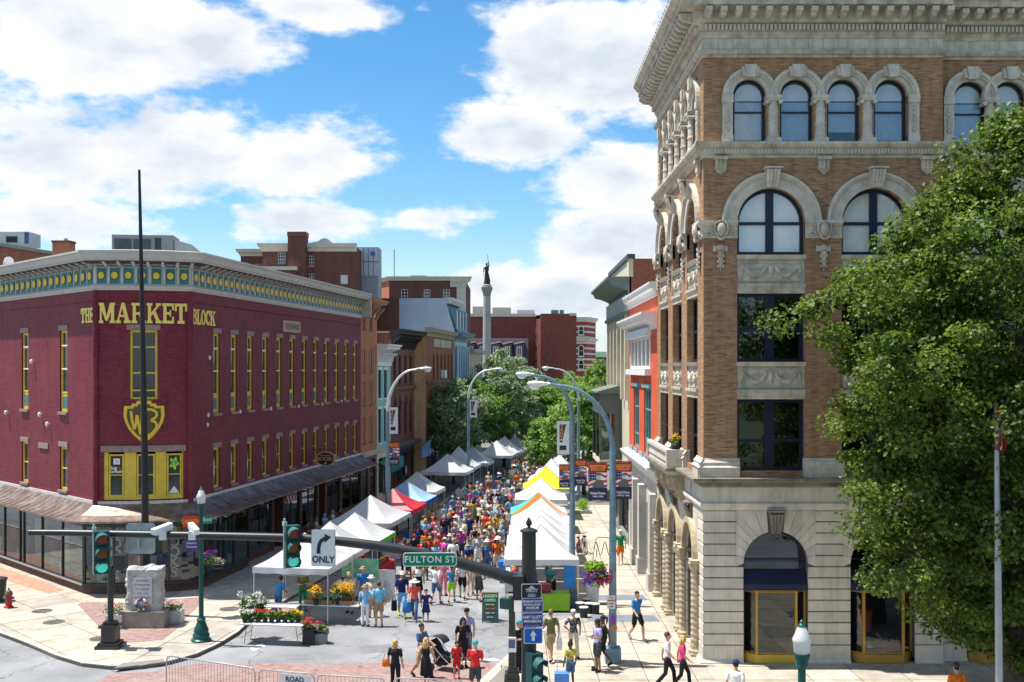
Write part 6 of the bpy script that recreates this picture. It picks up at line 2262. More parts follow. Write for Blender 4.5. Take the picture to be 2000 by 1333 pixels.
def canopy_tent(label,cx,cy,wx=3.05,wy=3.05,rot=-8.5,eave=2.15,peak=3.25,cols=('white',)*4,val=None,group='market canopies'):
 """pop-up canopy; cols and val are front, right, back, left"""
 val = val or cols
 t = thing('canopy_tent', label, 'canopy', (cx, cy, 0), group, 0.0)
 fr=Frame((cx,cy),(math.cos(R(rot)),math.sin(R(rot))),(-math.sin(R(rot)),math.cos(R(rot))))
 hx, hy = wx / 2, wy / 2
 cs = [(-hx, -hy), (hx, -hy), (hx, hy), (-hx, hy)]
 rnd = random.Random(int(cx * 13 + cy * 7))
 peak += rnd.uniform(-0.14, 0.14)
 n = 7
 for k in range(4):
  a, b = cs[k], cs[(k + 1) % 4]
  mb = MB(fr)
  vs, fs = [], []
  for i in range(n + 1):
   tt = i / n
   h = eave + (peak - eave) * (tt**1.35)
   for j in range(n + 1):
    s_ = j / n
    ex, ey = a[0] + (b[0] - a[0]) * s_, a[1] + (b[1] - a[1]) * s_
    sag=0.07*math.sin(PI*s_)*(1-tt)*math.sin(PI*min(1,tt*1.2+0.1))
    wob=rnd.uniform(-0.008,0.008) if 0<i<n and 0<j<n else 0
    vs.append((ex * (1 - tt), ey * (1 - tt), h - sag + wob))
  for i in range(n):
   for j in range(n):
    q = i * (n + 1) + j
    fs.append((q, q + 1, q + n + 2, q + n + 1))
  mb.add(vs, fs)
  mb.build('roof_panel', FABRIC[cols[k]], t, smooth=True)
  v = MB(fr)
  m = 14
  vs, fs = [], []
  o = Vector((b[1] - a[1], -(b[0] - a[0]))).normalized()
  for j in range(m + 1):
   s_ = j / m
   x, y = a[0] + (b[0] - a[0]) * s_, a[1] + (b[1] - a[1]) * s_
   w = 0.02 * math.sin(s_ * 19 + k) + rnd.uniform(-0.01, 0.01)
   vs+=[(x+o.x*0.008,y+o.y*0.008,eave+0.005),(x+o.x*(0.02+w),y+o.y*(0.02+w),eave-0.24+0.015*math.sin(s_*25))]
  for j in range(m):
   fs.append((j * 2, j * 2 + 1, j * 2 + 3, j * 2 + 2))
  v.add(vs, fs)
  v.build('valance', FABRIC[val[k]], t, smooth=True)
  MB(fr).tube([(a[0]*(1-i/n),a[1]*(1-i/n),eave+0.004+(peak-eave)*(i/n)**1.35) for i in range(n+1)],0.009,4).build('seam',SEAM,t)
  x, y = a[0] * 0.975, a[1] * 0.975
  MB(fr).tube([(x,y,0),(x,y,eave-0.02)],0.028,4,square=True).build('leg',POLE,t)
  x2, y2 = b[0] * 0.975, b[1] * 0.975
  MB(fr).tube([(x,y,eave-0.06),((x+x2)/2,(y+y2)/2,eave-0.3),(x2,y2,eave-0.06)],0.014,4).build('truss_bar',POLE,t)
 return t
W4 = ('white',) * 4
TENTS_L = [
 ('white canopy over the flower stall nearest the crossing',-8.45,43.8,3.1,3.3,W4,None,{}),
 ('white canopy directly behind the flower stall canopy',-7.95,47.0,3.05,3.0,W4,None,{}),
 ('white canopy with bright green valance on its street side',-7.35,50.3,3.1,3.1,W4,('white','green','white','white'),{}),
 ('large white canopy between the green edged and red canopies',-7.45,56.6,3.3,4.3,('white','white','white','grey'),('white','grey','white','grey'),dict(peak=3.35)),  # left panel in shade, painted grey
 ('red canopy among the stalls below the burgundy building',-6.75,61.0,3.05,3.3,('pink','red','red','pink'),('red',)*4,{}),
 ('blue and pale blue canopy behind the red one',-6.35,64.9,3.05,3.1,('sky','sky','blue','blue'),('blue',)*4,{}),
 ('white canopy behind the blue and pale blue one',-6.15,69.6,3.05,3.1,('white','white','white','grey'),None,{}),
 ('wide white canopy before the red brick house with yellow flank',-4.95,82.6,3.5,3.4,W4,None,dict(peak=3.55)),
 ('white canopy behind the wide white one by the brick house',-4.3,86.6,3.1,3.1,W4,None,dict(peak=3.6)),
 ('grey blue canopy in line behind two white ones',-3.3,90.4,3.1,3.1,('grey','white','grey','blue'),None,dict(peak=3.5)),
 ('tree shaded white canopy, first of the three under the left trees',-1.4,98.0,3.3,3.3,('white','grey','grey','grey'),None,dict(peak=3.5)),  # grey panels of these three paint in the tree shade
 ('tree shaded white canopy, middle of the three under the left trees',-0.7,101.6,3.2,3.2,('white','grey','grey','grey'),None,dict(peak=3.5)),
 ('tree shaded white canopy, last of the three under the left trees',0.2,105.2,3.2,3.2,('grey','white','grey','grey'),None,dict(peak=3.4)),
 ('white canopy far down the street beside small green tree',2.0,120.0,3.6,3.6,W4,None,{}),
 ('white canopy farthest down the street under the trees',2.6,138.0,4.2,4.2,W4,None,{}),
]
for lab, x, y, wx, wy, c, v, kw in TENTS_L:
 canopy_tent(lab, x, y, wx, wy, -8.5, cols=c, val=v, **kw)
TENTS_R = [
 ('white canopy nearest the kegs and hanging flowers',1.22,45.55,3.05,3.05,W4,None,{}),
 ('second white canopy in the right hand row',1.3,48.8,3.05,3.05,W4,None,{}),
 ('third white canopy in the right hand row',1.4,52.1,3.05,3.05,W4,None,{}),
 ('white canopy just before the orange and teal one',1.5,55.5,3.05,3.05,W4,None,{}),
 ('orange and teal fronted canopy in the right hand row',1.45,59.0,3.05,3.05,('orange','white','white','teal'),('orange','white','orange','teal'),dict(peak=3.05)),
 ('white canopy between the orange and yellow canopies',1.75,65.6,3.1,3.3,W4,None,{}),
 ('yellow green canopy with one white side',2.3,71.5,3.1,3.3,('yellow','yellow','white','yellow'),('white','yellow','yellow','yellow'),dict(peak=3.4)),
 ('white canopy directly behind the yellow one',2.8,76.6,3.2,3.2,W4,None,dict(peak=3.45)),
 ('white canopy beyond the yellow one beside street banner',3.6,82.0,3.4,3.4,W4,None,dict(peak=3.5)),
 ('white canopy at right behind the tall banner under trees',5.2,92.0,3.4,3.4,W4,None,{}),
 ('small white canopy far off between the two tree groups',5.6,133.0,3.6,3.6,W4,None,{}),
]
for lab, x, y, wx, wy, c, v, kw in TENTS_R:
 canopy_tent(lab,x,y,wx,wy,0 if y<75 else-6,cols=c,val=v,**kw)
# ------------------------------------------------------------------ street lights
LPOLE=M('lamp_pole',(0.17,0.27,0.34),0.5,metal=0.3,var=0.25,scale=3)
LHEAD = M('lamp_head', (0.62, 0.65, 0.68), 0.35, metal=0.3)
LGLASS = M('lamp_glass', (0.66, 0.7, 0.72), 0.15, spec=0.6)
def street_light(label, x, y, reach, zh, z_bend):
 """curved-arm street light; reach < 0 towards -x"""
 t=thing('street_light',label,'street light',(x,y,0),'curved arm street lights')
 MB().box(x-0.26,x+0.26,y-0.26,y+0.26,0.0,SWZ+0.5).build('base',LPOLE,t)
 MB().tube([(x,y,0.4),(x,y,z_bend)],[0.14,0.10],12).build('pole',LPOLE,t,smooth='auto')
 pts, rs = [], []
 for i in range(15):
  a = PI / 2 * i / 14
  pts.append((x+reach*0.78*(1-math.cos(a)),y,z_bend-0.05+(zh-z_bend)*math.sin(a)))
  rs.append(0.10 - 0.05 * i / 14)
 pts.append((x + reach * 0.9, y, zh + 0.02))
 rs.append(0.045)
 MB().tube(pts,rs,10).build('arm',LPOLE if y<50 else LHEAD,t,smooth='auto')
 hx = x + reach
 s_ = 1 if reach > 0 else -1
 h = MB()
 L_ = 0.78
 prof=[(0.0,0.05),(0.12,0.08),(0.3,0.14),(0.55,0.17),(0.72,0.12),(0.78,0.03)]
 vs, fs = [], []
 n = 12
 for u, r in prof:
  for j in range(n):
   th = 2 * PI * j / n
   vs.append((hx-s_*0.25+s_*u,y+r*math.cos(th),zh+0.02+r*0.62*math.sin(th)))
 for i in range(len(prof) - 1):
  for j in range(n):
   a, b = i * n + j, i * n + (j + 1) % n
   fs.append((a, b, b + n, a + n))
 fs+=[tuple(range(n)),tuple((len(prof)-1)*n+j for j in range(n))]
 h.add(vs, fs)
 ho = h.build('lamp_head', LHEAD, t, smooth=True)
 MB().ball((hx+s_*0.27,y,zh-0.06),(0.2,0.13,0.13),12,6).build('lens',LGLASS,ho,smooth=True)
 MB().tube([(hx+s_*0.2,y,zh+0.1),(hx+s_*0.2,y,zh+0.2)],0.04,8).build('sensor',LHEAD,ho)
 return t
lampA=street_light('blue grey curved street light nearest the tan building',3.38,36.1,-2.35,9.45,7.3)
lampB=street_light('curved street light carrying the tall white banner above right stalls',2.52,45.0,-1.85,9.72,7.8)
lampC=street_light('smallest curved street light rising over the right trees',4.95,80.0,-2.2,9.98,7.6)
lampD=street_light('curved street light before the mint house with white banner',X_at(757,60),60.0,1.95,9.95,7.6)
lampE=street_light('curved street light among the left trees in front of blue house',X_at(915,85),85.0,2.2,9.9,7.6)
BRED = M('banner_red', (0.5, 0.025, 0.03), 0.7)
BNAV = M('banner_dark', (0.035, 0.025, 0.075), 0.7)
BYEL = M('banner_gold', (0.78, 0.42, 0.05), 0.6)
BWHT = M('banner_white', (0.76, 0.76, 0.76), 0.7)
BGREY = M('banner_portrait', (0.13, 0.13, 0.135), 0.7)
BFACE = M('banner_face', (0.5, 0.5, 0.5), 0.7)
BSTAR = M('banner_blue', (0.02, 0.05, 0.18), 0.7)
def banner_arms(t, fr, a, b, z0, z1):
 for z in(z0 - 0.02, z1 + 0.02):
  MB(fr).tube([(a,0,z),(b,0,z)],0.014,6).build('banner_arm',BLACKM,t)
def portrait_banner(label,x0,x1,Y,y0,y1,name,years,side,cap=False):
 """hanging street banner with a flag, a portrait and a name"""
 xa, xb = X_at(x0, Y), X_at(x1, Y)
 z0, z1 = Z_at(y1, Y), Z_at(y0, Y)
 t=thing('portrait_banner',label,'banner',((xa+xb)/2,Y,z0),'portrait banners on street lights')
 fr = Frame((xa, Y), (1, 0))
 w, h = xb - xa, z1 - z0
 MB(fr).box(0, w, -0.012, 0.0, z0, z1).build('cloth', BWHT, t)
 MB(fr).box(0,w,0,0.003,z0+h*0.73,z1).build('red_header',BRED,t)
 MB(fr).box(0,w,0,0.003,z0,z0+h*0.32).build('name_field',BNAV,t)
 MB(fr).box(0,w*0.42,0,0.003,z0+h*0.54,z0+h*0.73).build('flag_canton',BSTAR,t)
 st = MB(fr)
 for i in range(3):
  for j in range(2):
   st.disc(w*(0.08+0.13*i),z0+h*(0.59+0.085*j),w*0.03,0.003,0.005,6)
 tag(st.build('flag_stars', BWHT, t), kind='stuff')
 for i in range(3):
  b = z0 + h * (0.33 + 0.13 * i)
  pts = []
  k = 8
  lo=[(w*q/k,b+0.045*h*math.sin(q/k*5.5)+h*0.05*q/k) for q in range(k+1)]
  pts = lo + [(u, z + h * 0.06) for u, z in lo[::-1]]
  if i == 2:
   pts = [(w * 0.45 + u * 0.55, z) for u, z in pts]
  MB(fr).plate(pts, 0.0, 0.002).build('flag_stripe', BRED, t)
 bu=MB(fr).plate([(w*0.2,z0+h*0.32),(w*0.86,z0+h*0.32),(w*0.8,z0+h*0.46),(w*0.6,z0+h*0.52),(w*0.45,z0+h*0.52),(w*0.28,z0+h*0.46)],0.003,0.006).build('portrait_coat',BGREY,t)
 MB(fr).disc(w*0.53,z0+h*0.6,w*0.12,0.004,0.008,14,h*0.075).build('portrait_face',BFACE,t)
 hd = MB(fr)
 if cap:
  hd.plate([(w*0.38,z0+h*0.655),(w*0.68,z0+h*0.655),(w*0.64,z0+h*0.72),(w*0.42,z0+h*0.72)],0.008,0.011)
 else:
  hd.plate([(w*0.41,z0+h*0.64),(w*0.65,z0+h*0.64),(w*0.6,z0+h*0.69),(w*0.46,z0+h*0.69)],0.008,0.011)
 hd.build('portrait_hat' if cap else 'portrait_hair', BGREY, t)
 MB(fr).plate([(w*0.16,z0+h*0.79),(w*0.84,z0+h*0.79),(w*0.93,z0+h*0.93),(w*0.07,z0+h*0.93)],0.003,0.006).build('emblem',BYEL,t)
 MB(fr).plate([(w*0.2,z0+h*0.81),(w*0.8,z0+h*0.81),(w*0.88,z0+h*0.91),(w*0.12,z0+h*0.91)],0.006,0.008).build('emblem_field',BRED,t)
 text('TROY NY',h*0.105,BYEL,t,fr.p(w/2,0.010,z0+h*0.86),0,xscale=w/h*1.75,bold=0.004)
 text(name,h*0.095,BWHT,t,fr.p(w/2,0.006,z0+h*0.17),0,xscale=min(1.0,w/(h*0.095*0.56*len(name))),bold=0.003)
 text(years,h*0.07,BWHT,t,fr.p(w/2,0.006,z0+h*0.08),0,bold=0.002)
 a, b = (-0.12, w) if side < 0 else(0, w + 0.12)
 banner_arms(t, fr, a, b, z0, z1)
 return t
portrait_banner('red and navy portrait banner, man in cap, beside nearest street light',1149,1186,36.1,904,976,'Michael Caruso','1943-1946',1,True)
portrait_banner('red and navy portrait banner nearest the tan building wall',1200,1234,36.1,903,974,'Frank J Graves','WW II 1942',-1)
portrait_banner('red and navy portrait banner over the white stalls below TROY banner',1092,1113,45.0,908,952,'James E. Wait','1950-1952',1)
portrait_banner('red and navy portrait banner between two street light poles',1122,1146,45.0,898,947,'Bernard J. Rice','1944-1946',-1)
portrait_banner('red and dark portrait banner before the brownstone shop',759,780,60.0,864,908,'James Barrett','1942-1945',-1)
def troy_banner(label, x0, x1, Y, y0, y1):
 xa, xb = X_at(x0, Y), X_at(x1, Y)
 z0, z1 = Z_at(y1, Y), Z_at(y0, Y)
 t=thing('street_banner',label,'banner',((xa+xb)/2,Y,z0),'white street banners')
 fr = Frame((xa, Y), (1, 0))
 w, h = xb - xa, z1 - z0
 MB(fr).box(0, w, -0.012, 0, z0, z1).build('cloth', BWHT, t)
 m_ = M('banner_brown', (0.13, 0.05, 0.04), 0.7)
 MB(fr).plate([(w*0.2,z0+h*0.45),(w*0.46,z0+h*0.45),(w*0.74,z0+h*0.9),(w*0.2,z0+h*0.9)],0,0.004).build('print',m_,t)
 for k, ch in enumerate('TROY'):
  text(ch,h*0.125,M('banner_tan',(0.65,0.42,0.22),0.7),t,fr.p(w*(0.4-0.02*k),0.007,z0+h*(0.835-0.105*k)),0,bold=0.004)
 MB(fr).box(w*0.2,w*0.46,0,0.004,z0+h*0.36,z0+h*0.42).build('print',m_,t)
 MB(fr).box(w*0.2,w*0.75,0,0.004,z0+h*0.13,z0+h*0.27).build('print',M('banner_black',(0.04,0.04,0.04),0.7),t)
 banner_arms(t, fr, -0.1, w + 0.25, z0, z1)
troy_banner('white TROY banner on the street light before the mint house',759.5,777,60.0,796,848)
troy_banner('tall white TROY banner above the right hand stalls',1088,1112,45.0,823,888)
troy_banner('white TROY banner among the left trees',917,932,85.0,781,816)
fr = Frame((X_at(1185, 36.1), 35.93), (1, 0))
t=thing('parking_sign','small white parking notice on the nearest street light pole','sign',(3.3,35.93,2.2))
w = X_at(1201, 36) - X_at(1185, 36)
MB(fr).box(0,w,-0.015,0,Z_at(1190,35.9),Z_at(1164,35.9)).build('plate',BWHT,t)
for k, s_ in enumerate(('NO', 'PARKING', '6 AM', '2 PM')):
 text(s_,0.075,BRED,t,fr.p(w/2,0.004,Z_at(1168+6*k,35.9)),0,bold=0.002,xscale=0.9)
t=thing('pole_sticker','purple and orange stickers low on the nearest street light','sticker',(3.38,35.95,1.3))
MB(Frame((3.29,35.95),(1,0))).box(0,0.18,0,0.01,1.45,1.72).build('purple_sticker',M('sticker_purple',(0.3,0.08,0.4),0.6),t)
MB(Frame((3.29,35.95),(1,0))).disc(0.12,1.3,0.11,0,0.012,12).build('orange_sticker',M('sticker_orange',(0.7,0.25,0.05),0.6),t)
# ------------------------------------------------------------------ traffic signal on a mast arm
SIGM=M('mast_black',(0.03,0.032,0.033),0.4,metal=0.3,spec=0.5)
SIGG = M('signal_green', (0.006, 0.05, 0.05), 0.4)
MY_ = 20.0
S = F / MY_
mp=thing('mast_arm_signal','black mast arm traffic pole with finial reaching over the street','traffic pole',(X_at(1033,MY_),MY_,0))
px_ = X_at(1033, MY_)
ztop = Z_at(1040, MY_)
MB().tube([(px_,MY_,0),(px_,MY_,ztop)],[0.16,0.13],16).build('pole',SIGM,mp,smooth='auto')
MB().lathe([(0.14,ztop),(0.165,ztop+0.01),(0.165,ztop+0.04),(0.1,ztop+0.07),(0.03,ztop+0.09),(0.025,ztop+0.11),(0.055,ztop+0.15),(0.06,ztop+0.18),(0.03,ztop+0.24),(0.008,ztop+0.28)],(px_,MY_,0),14).build('finial',SIGM,mp,smooth='auto')
arm_px=[(1008,1133),(960,1117),(900,1100),(840,1085),(780,1073),(720,1064),(660,1057),(600,1052),(540,1049.5),(480,1048),(400,1046),(300,1044),(200,1042),(120,1040.5),(62,1040)]
pts = [(X_at(a, MY_), MY_ - 0.02, Z_at(b, MY_)) for a, b in arm_px]
n = len(pts)
MB().tube([(px_-0.1,MY_,Z_at(1143,MY_))]+pts,[0.13]+[0.122-0.067*(i/(n-1))**0.75 for i in range(n)],14).build('mast_arm',SIGM,mp,smooth='auto')
MB().tube([pts[-1],(pts[-1][0]-0.03,pts[-1][1],pts[-1][2])],0.062,12).build('end_cap',SIGM,mp)
cl=MB().box(px_-0.3,px_-0.1,MY_-0.22,MY_+0.22,Z_at(1168,MY_),Z_at(1122,MY_)).build('arm_clamp',SIGM,mp)
LR = M('lens_red', (0.28, 0.02, 0.015), 0.2, spec=0.6)
LG_=M('lens_green',(0.05,0.45,0.38),0.2,spec=0.6,emit=(0.1,0.95,0.75),estr=0.22)
LRL = M('lens_amber', (0.22, 0.05, 0.012), 0.2, spec=0.6)
HOODM = M('visor_teal', (0.03, 0.12, 0.115), 0.4)
def signal_head(label, px, ytop, ybot, Y, parent_hint=None):
 x = X_at(px, Y)
 z1, z0 = Z_at(ytop, Y), Z_at(ybot, Y)
 h = z1 - z0
 t=thing('traffic_light',label,'traffic light',(x,Y,z0),'three lamp signals on the mast arm')
 hw = h * 0.17
 ang = R(28)
 fr=Frame((x-hw*math.cos(ang)*1.0,Y-0.2-hw*math.sin(ang)),(math.cos(ang),math.sin(ang)))
 for k in range(3):
  a = z0 + h * k / 3
  b=MB(fr).box(0,hw*2,-0.2,0,a+0.006,a+h/3-0.006).build('housing',SIGG,t)
  zc = a + h / 6
  r = h * 0.13
  MB(fr).disc(hw,zc,r,0,0.015,18).build('lens',(LG_,LRL,LR)[k],b)
  vs = MB(fr)
  m = 14
  pv, fv = [], []
  for j in range(m + 1):
   th = R(-25) + R(230) * j / m
   c, s_ = math.cos(th), math.sin(th)
   pv+=[(hw+r*1.12*c,0.0,zc+r*1.12*s_),(hw+r*1.16*c,0.2-0.07*(1-max(0,s_)),zc+r*1.1*s_-0.02)]
  for j in range(m):
   fv.append((j * 2, j * 2 + 1, j * 2 + 3, j * 2 + 2))
  vs.add(pv, fv)
  vs.build('visor', HOODM, b, smooth=True)
 MB(fr).tube([(hw*0.1,-0.16,z0-0.03),(hw*0.1,-0.16,z1+0.12)],0.022,8).build('mount_pole',STEEL,t)
 MB(fr).box(-0.01,hw*0.4,-0.22,-0.12,z1-0.02,z1+0.06).build('mount_clamp',STEEL,t)
 return t
signal_head('three lamp signal on the mast arm over the pedestal post',207,1035,1118,MY_)
signal_head('three lamp signal on the mast arm beside the ONLY sign',577,1024,1106,MY_)
SW = M('sign_white', (0.62, 0.64, 0.66), 0.45, var=0.05)
SBK = M('sign_black', (0.02, 0.02, 0.022), 0.5)
SGR = M('sign_green', (0.0, 0.19, 0.10), 0.4, var=0.05)
def rrect(u0, u1, z0, z1, r, n=4):
 out = []
 for cx,cz,a in((u1-r,z0+r,-PI/2),(u1-r,z1-r,0),(u0+r,z1-r,PI/2),(u0+r,z0+r,PI)):
  for i in range(n + 1):
   th = a + PI / 2 * i / n
   out.append((cx + r * math.cos(th), cz + r * math.sin(th)))
 return out
def plate_sign(name,label,x0,x1,y0,y1,Y,mat,cat='sign',tilt=0.0,border=None,r=0.03,group=None):
 xa, xb = X_at(x0, Y), X_at(x1, Y)
 z0, z1 = Z_at(y1, Y), Z_at(y0, Y)
 t = thing(name, label, cat, ((xa + xb) / 2, Y, z0), group)
 fr = Frame((xa, Y), (math.cos(tilt), math.sin(tilt)))
 w = (xb - xa) / max(0.2, math.cos(tilt))
 MB(fr).plate(rrect(0,w,z0,z1,r),-0.012,0).build('plate',border or mat,t)
 if border:
  e = 0.014
  MB(fr).plate(rrect(e,w-e,z0+e,z1-e,r),0,0.003).build('face',mat,t)
  e2 = e + 0.0
 return t, fr, w, z0, z1
t,fr,w,z0,z1=plate_sign('lane_sign','white right turn ONLY sign with black curved arrow',608,656,1034,1106,MY_-0.35,SW,border=SBK,tilt=R(-8))
MB(fr).plate(rrect(0.006,w-0.006,z0+0.006,z1-0.006,0.03),-0.011,0.001).build('rim',SW,t)
text('ONLY',0.17,SBK,t,fr.p(w*0.5,0.006,z0+0.12),fr.angle(0),bold=0.004,xscale=0.92)
h = z1 - z0
pl_=[(0.31,0.34),(0.31,0.52),(0.36,0.64),(0.46,0.72),(0.6,0.755)]
mb = MB(fr)
for j,q in enumerate(stroke([(u*w,z0+z*h) for u,z in pl_],0.07)):
 mb.plate(q, 0.003, 0.006 + 0.0006 * j)
mb.plate([(w*0.56,z0+h*0.64),(w*0.83,z0+h*0.80),(w*0.55,z0+h*0.88)],0.003,0.0085)
mb.build('arrow', SBK, t)
MB(fr).box(w*0.1,w*0.3,-0.15,-0.02,z1-0.3,z1-0.02).build('bracket',BLACKM,t)
t,fr,w,z0,z1=plate_sign('street_name_sign','green street name sign reading FULTON ST under the mast arm',787,892,1080,1107,MY_-0.3,SGR,border=BWHT,tilt=R(1),r=0.05)
text('FULTON ST',0.165,BWHT,t,fr.p(w/2,0.006,(z0+z1)/2-0.002),fr.angle(0),spacing=1.12,bold=0.003)
MB(fr).tube([(w*0.5,-0.03,z1-0.05),(w*0.5,-0.1,z1+0.1)],0.02,6).build('bracket',BLACKM,t)
BPUR = M('guide_purple', (0.055, 0.04, 0.2), 0.5)
LAV = M('guide_lavender', (0.45, 0.42, 0.6), 0.5)
Yp = MY_ - 0.26
t,fr,w,z0,z1=plate_sign('guide_sign','black guide sign with TROY badge topmost on the pole',1018,1058,1141,1170,Yp,M('guide_black',(0.015,0.012,0.02),0.5),border=M('guide_grey',(0.4,0.4,0.42),0.5),tilt=R(3))
GY = M('guide_silver', (0.5, 0.5, 0.5), 0.5)
MB(fr).plate([(w*0.32,z1-0.09),(w*0.7,z1-0.09),(w*0.51,z1-0.03)],0.003,0.006).build('badge_roof',GY,t)
text('TROY',0.085,GY,t,fr.p(w*0.51,0.006,z1-0.125),fr.angle(0),bold=0.003)
MB(fr).box(w*0.32,w*0.7,0.003,0.006,z1-0.235,z1-0.18).build('badge_bar',GY,t)
text('NEW YORK',0.05,BPUR,t,fr.p(w*0.51,0.008,z1-0.207),fr.angle(0),bold=0.001)
for i,(y0,y1,lines) in enumerate(((1168.5,1197,('RENSSELAER COUNTY','HISTORICAL SOCIETY','MUSEUM')),(1197.5,1226,('HART CLUETT','MANSION')))):
 t,fr,w,z0,z1=plate_sign('guide_sign',('purple guide sign reading HISTORICAL SOCIETY MUSEUM','purple guide sign reading HART CLUETT MANSION')[i],1019,1061,y0,y1,Yp-0.004,BPUR,border=LAV,tilt=R(3),group='purple guide signs')
 hh = (z1 - z0)
 sz = 0.05 if i == 0 else 0.07
 for k, s_ in enumerate(lines):
  text(s_,sz if k<2 else 0.06,BWHT,t,fr.p(w/2,0.006,z1-hh*(0.24+0.22*k) if i==0 else z1-hh*(0.3+0.28*k)),fr.angle(0),bold=0.0015,xscale=min(1,w*0.9/(len(s_)*sz*0.6)))
 text('Ride Through History',0.03,LAV,t,fr.p(w/2,0.006,z0+hh*0.15),fr.angle(0))
t,fr,w,z0,z1=plate_sign('arrow_sign','blue sign with white arrow pointing up',1023,1060,1227,1258,Yp-0.008,M('sign_blue',(0.01,0.11,0.48),0.45),border=SW,tilt=R(3))
hh = z1 - z0
MB(fr).plate([(w*0.42,z0+hh*0.18),(w*0.58,z0+hh*0.18),(w*0.58,z0+hh*0.52),(w*0.68,z0+hh*0.52),(w*0.5,z0+hh*0.84),(w*0.32,z0+hh*0.52),(w*0.42,z0+hh*0.52)],0.003,0.006).build('arrow',BWHT,t)
sg=thing('pole_signal','dark green side signal with visor low on the mast pole','traffic light',(X_at(1050,MY_),MY_-0.3,Z_at(1300,MY_)))
fr=Frame((X_at(1038,MY_),MY_-0.42),(math.cos(R(35)),math.sin(R(35))))
MB(fr).box(0.0,0.26,-0.2,0,Z_at(1333,MY_),Z_at(1268,MY_)).build('housing',SIGG,sg)
for zc in(Z_at(1286, MY_), Z_at(1316, MY_)):
 v = MB(fr)
 pv, fv = [], []
 for j in range(13):
  th = R(-20) + R(220) * j / 12
  c, s_ = math.cos(th), math.sin(th)
  pv+=[(0.13+0.12*c,0,zc+0.12*s_),(0.13+0.125*c,0.22-0.08*(1-max(0,s_)),zc+0.12*s_-0.02)]
 for j in range(12):
  fv.append((j * 2, j * 2 + 1, j * 2 + 3, j * 2 + 2))
 v.add(pv, fv)
 v.build('visor', HOODM, sg, smooth=True)
CAMW = M('camera_white', (0.7, 0.71, 0.72), 0.35)
for i,(px,dx,lab) in enumerate(((322,-1,'white traffic camera on the mast arm, aimed at the left street'),(379,1,'white traffic camera on the mast arm, beside the green lamp post'))):
 x, z = X_at(px, MY_), Z_at(1036, MY_)
 t=thing('traffic_camera',lab,'camera',(x,MY_,z),'cameras on the mast arm')
 a = Vector((x - dx * 0.09, MY_ + 0.08, z + 0.05))
 b = Vector((x + dx * 0.11, MY_ - 0.24, z - 0.02))
 MB().tube([a, b], 0.06, 4, square=True).build('housing', CAMW, t)
 MB().tube([a+Vector((0,0,0.035)),b+Vector((0,0,0.035))+(b-a)*0.12],0.072,4,square=True).build('sun_shield',CAMW,t)
 MB().tube([b-(b-a)*0.02,b+(b-a)*0.015],0.036,10).build('lens',BLACKM,t)
 MB().box(x-0.06,x+0.06,MY_-0.16,MY_-0.08,z-0.16,z+0.0).build('bracket',CAMW,t)
t,fr,w,z0,z1=plate_sign('sign_back','blank grey back of a square sign on the mast arm',246,303,1023,1082,MY_+0.25,M('sign_alu',(0.34,0.38,0.41),0.5,metal=0.3,var=0.25,scale=6),r=0.06)
MB(fr).tube([(w*0.45,0.03,z0+0.1),(w*0.45,0.03,z1-0.1)],0.02,6).build('bracket',STEEL,t)
# ------------------------------------------------------------------ pedestal signal, lamp posts, poles
c = GZ(216, 1264)
t=thing('pedestal_signal','black pedestal pedestrian signal on ornate square base','traffic light',(c.x,c.y,SWZ))
x, y = c.x, c.y
b = MB()
b.box(x - 0.42, x + 0.42, y - 0.42, y + 0.42, SWZ, SWZ + 0.1)
b.box(x - 0.34, x + 0.34, y - 0.34, y + 0.34, SWZ + 0.1, SWZ + 0.2)
b.box(x - 0.25, x + 0.25, y - 0.25, y + 0.25, SWZ + 0.2, SWZ + 0.72)
b.box(x - 0.32, x + 0.32, y - 0.32, y + 0.32, SWZ + 0.72, SWZ + 0.8)
b.box(x - 0.2, x + 0.2, y - 0.2, y + 0.2, SWZ + 0.8, SWZ + 0.92)
b.build('base', SIGM, t)
MB().tube([(x,y,SWZ+0.9),(x,y,Z_at(1105,y))],0.105,12).build('post',SIGM,t,smooth='auto')
zt = Z_at(1112, y)
MB().box(x-0.5,x+0.42,y-0.08,y+0.08,zt-0.03,zt+0.03).build('cross_bar',SIGM,t)
for dx in(-0.42, 0.4):
 MB().box(x+dx-0.17,x+dx+0.17,y-0.15,y+0.15,zt+0.02,zt+0.55).build('signal_box',SIGM,t)
 MB().box(x+dx-0.2,x+dx+0.2,y-0.36,y-0.12,zt+0.5,zt+0.54).build('visor',SIGM,t)
GRNP = M('lamp_green', (0.008, 0.075, 0.065), 0.4, metal=0.2)
GLOBE=M('lamp_globe',(0.72,0.73,0.72),0.3,var=0.05,trans=0.35)
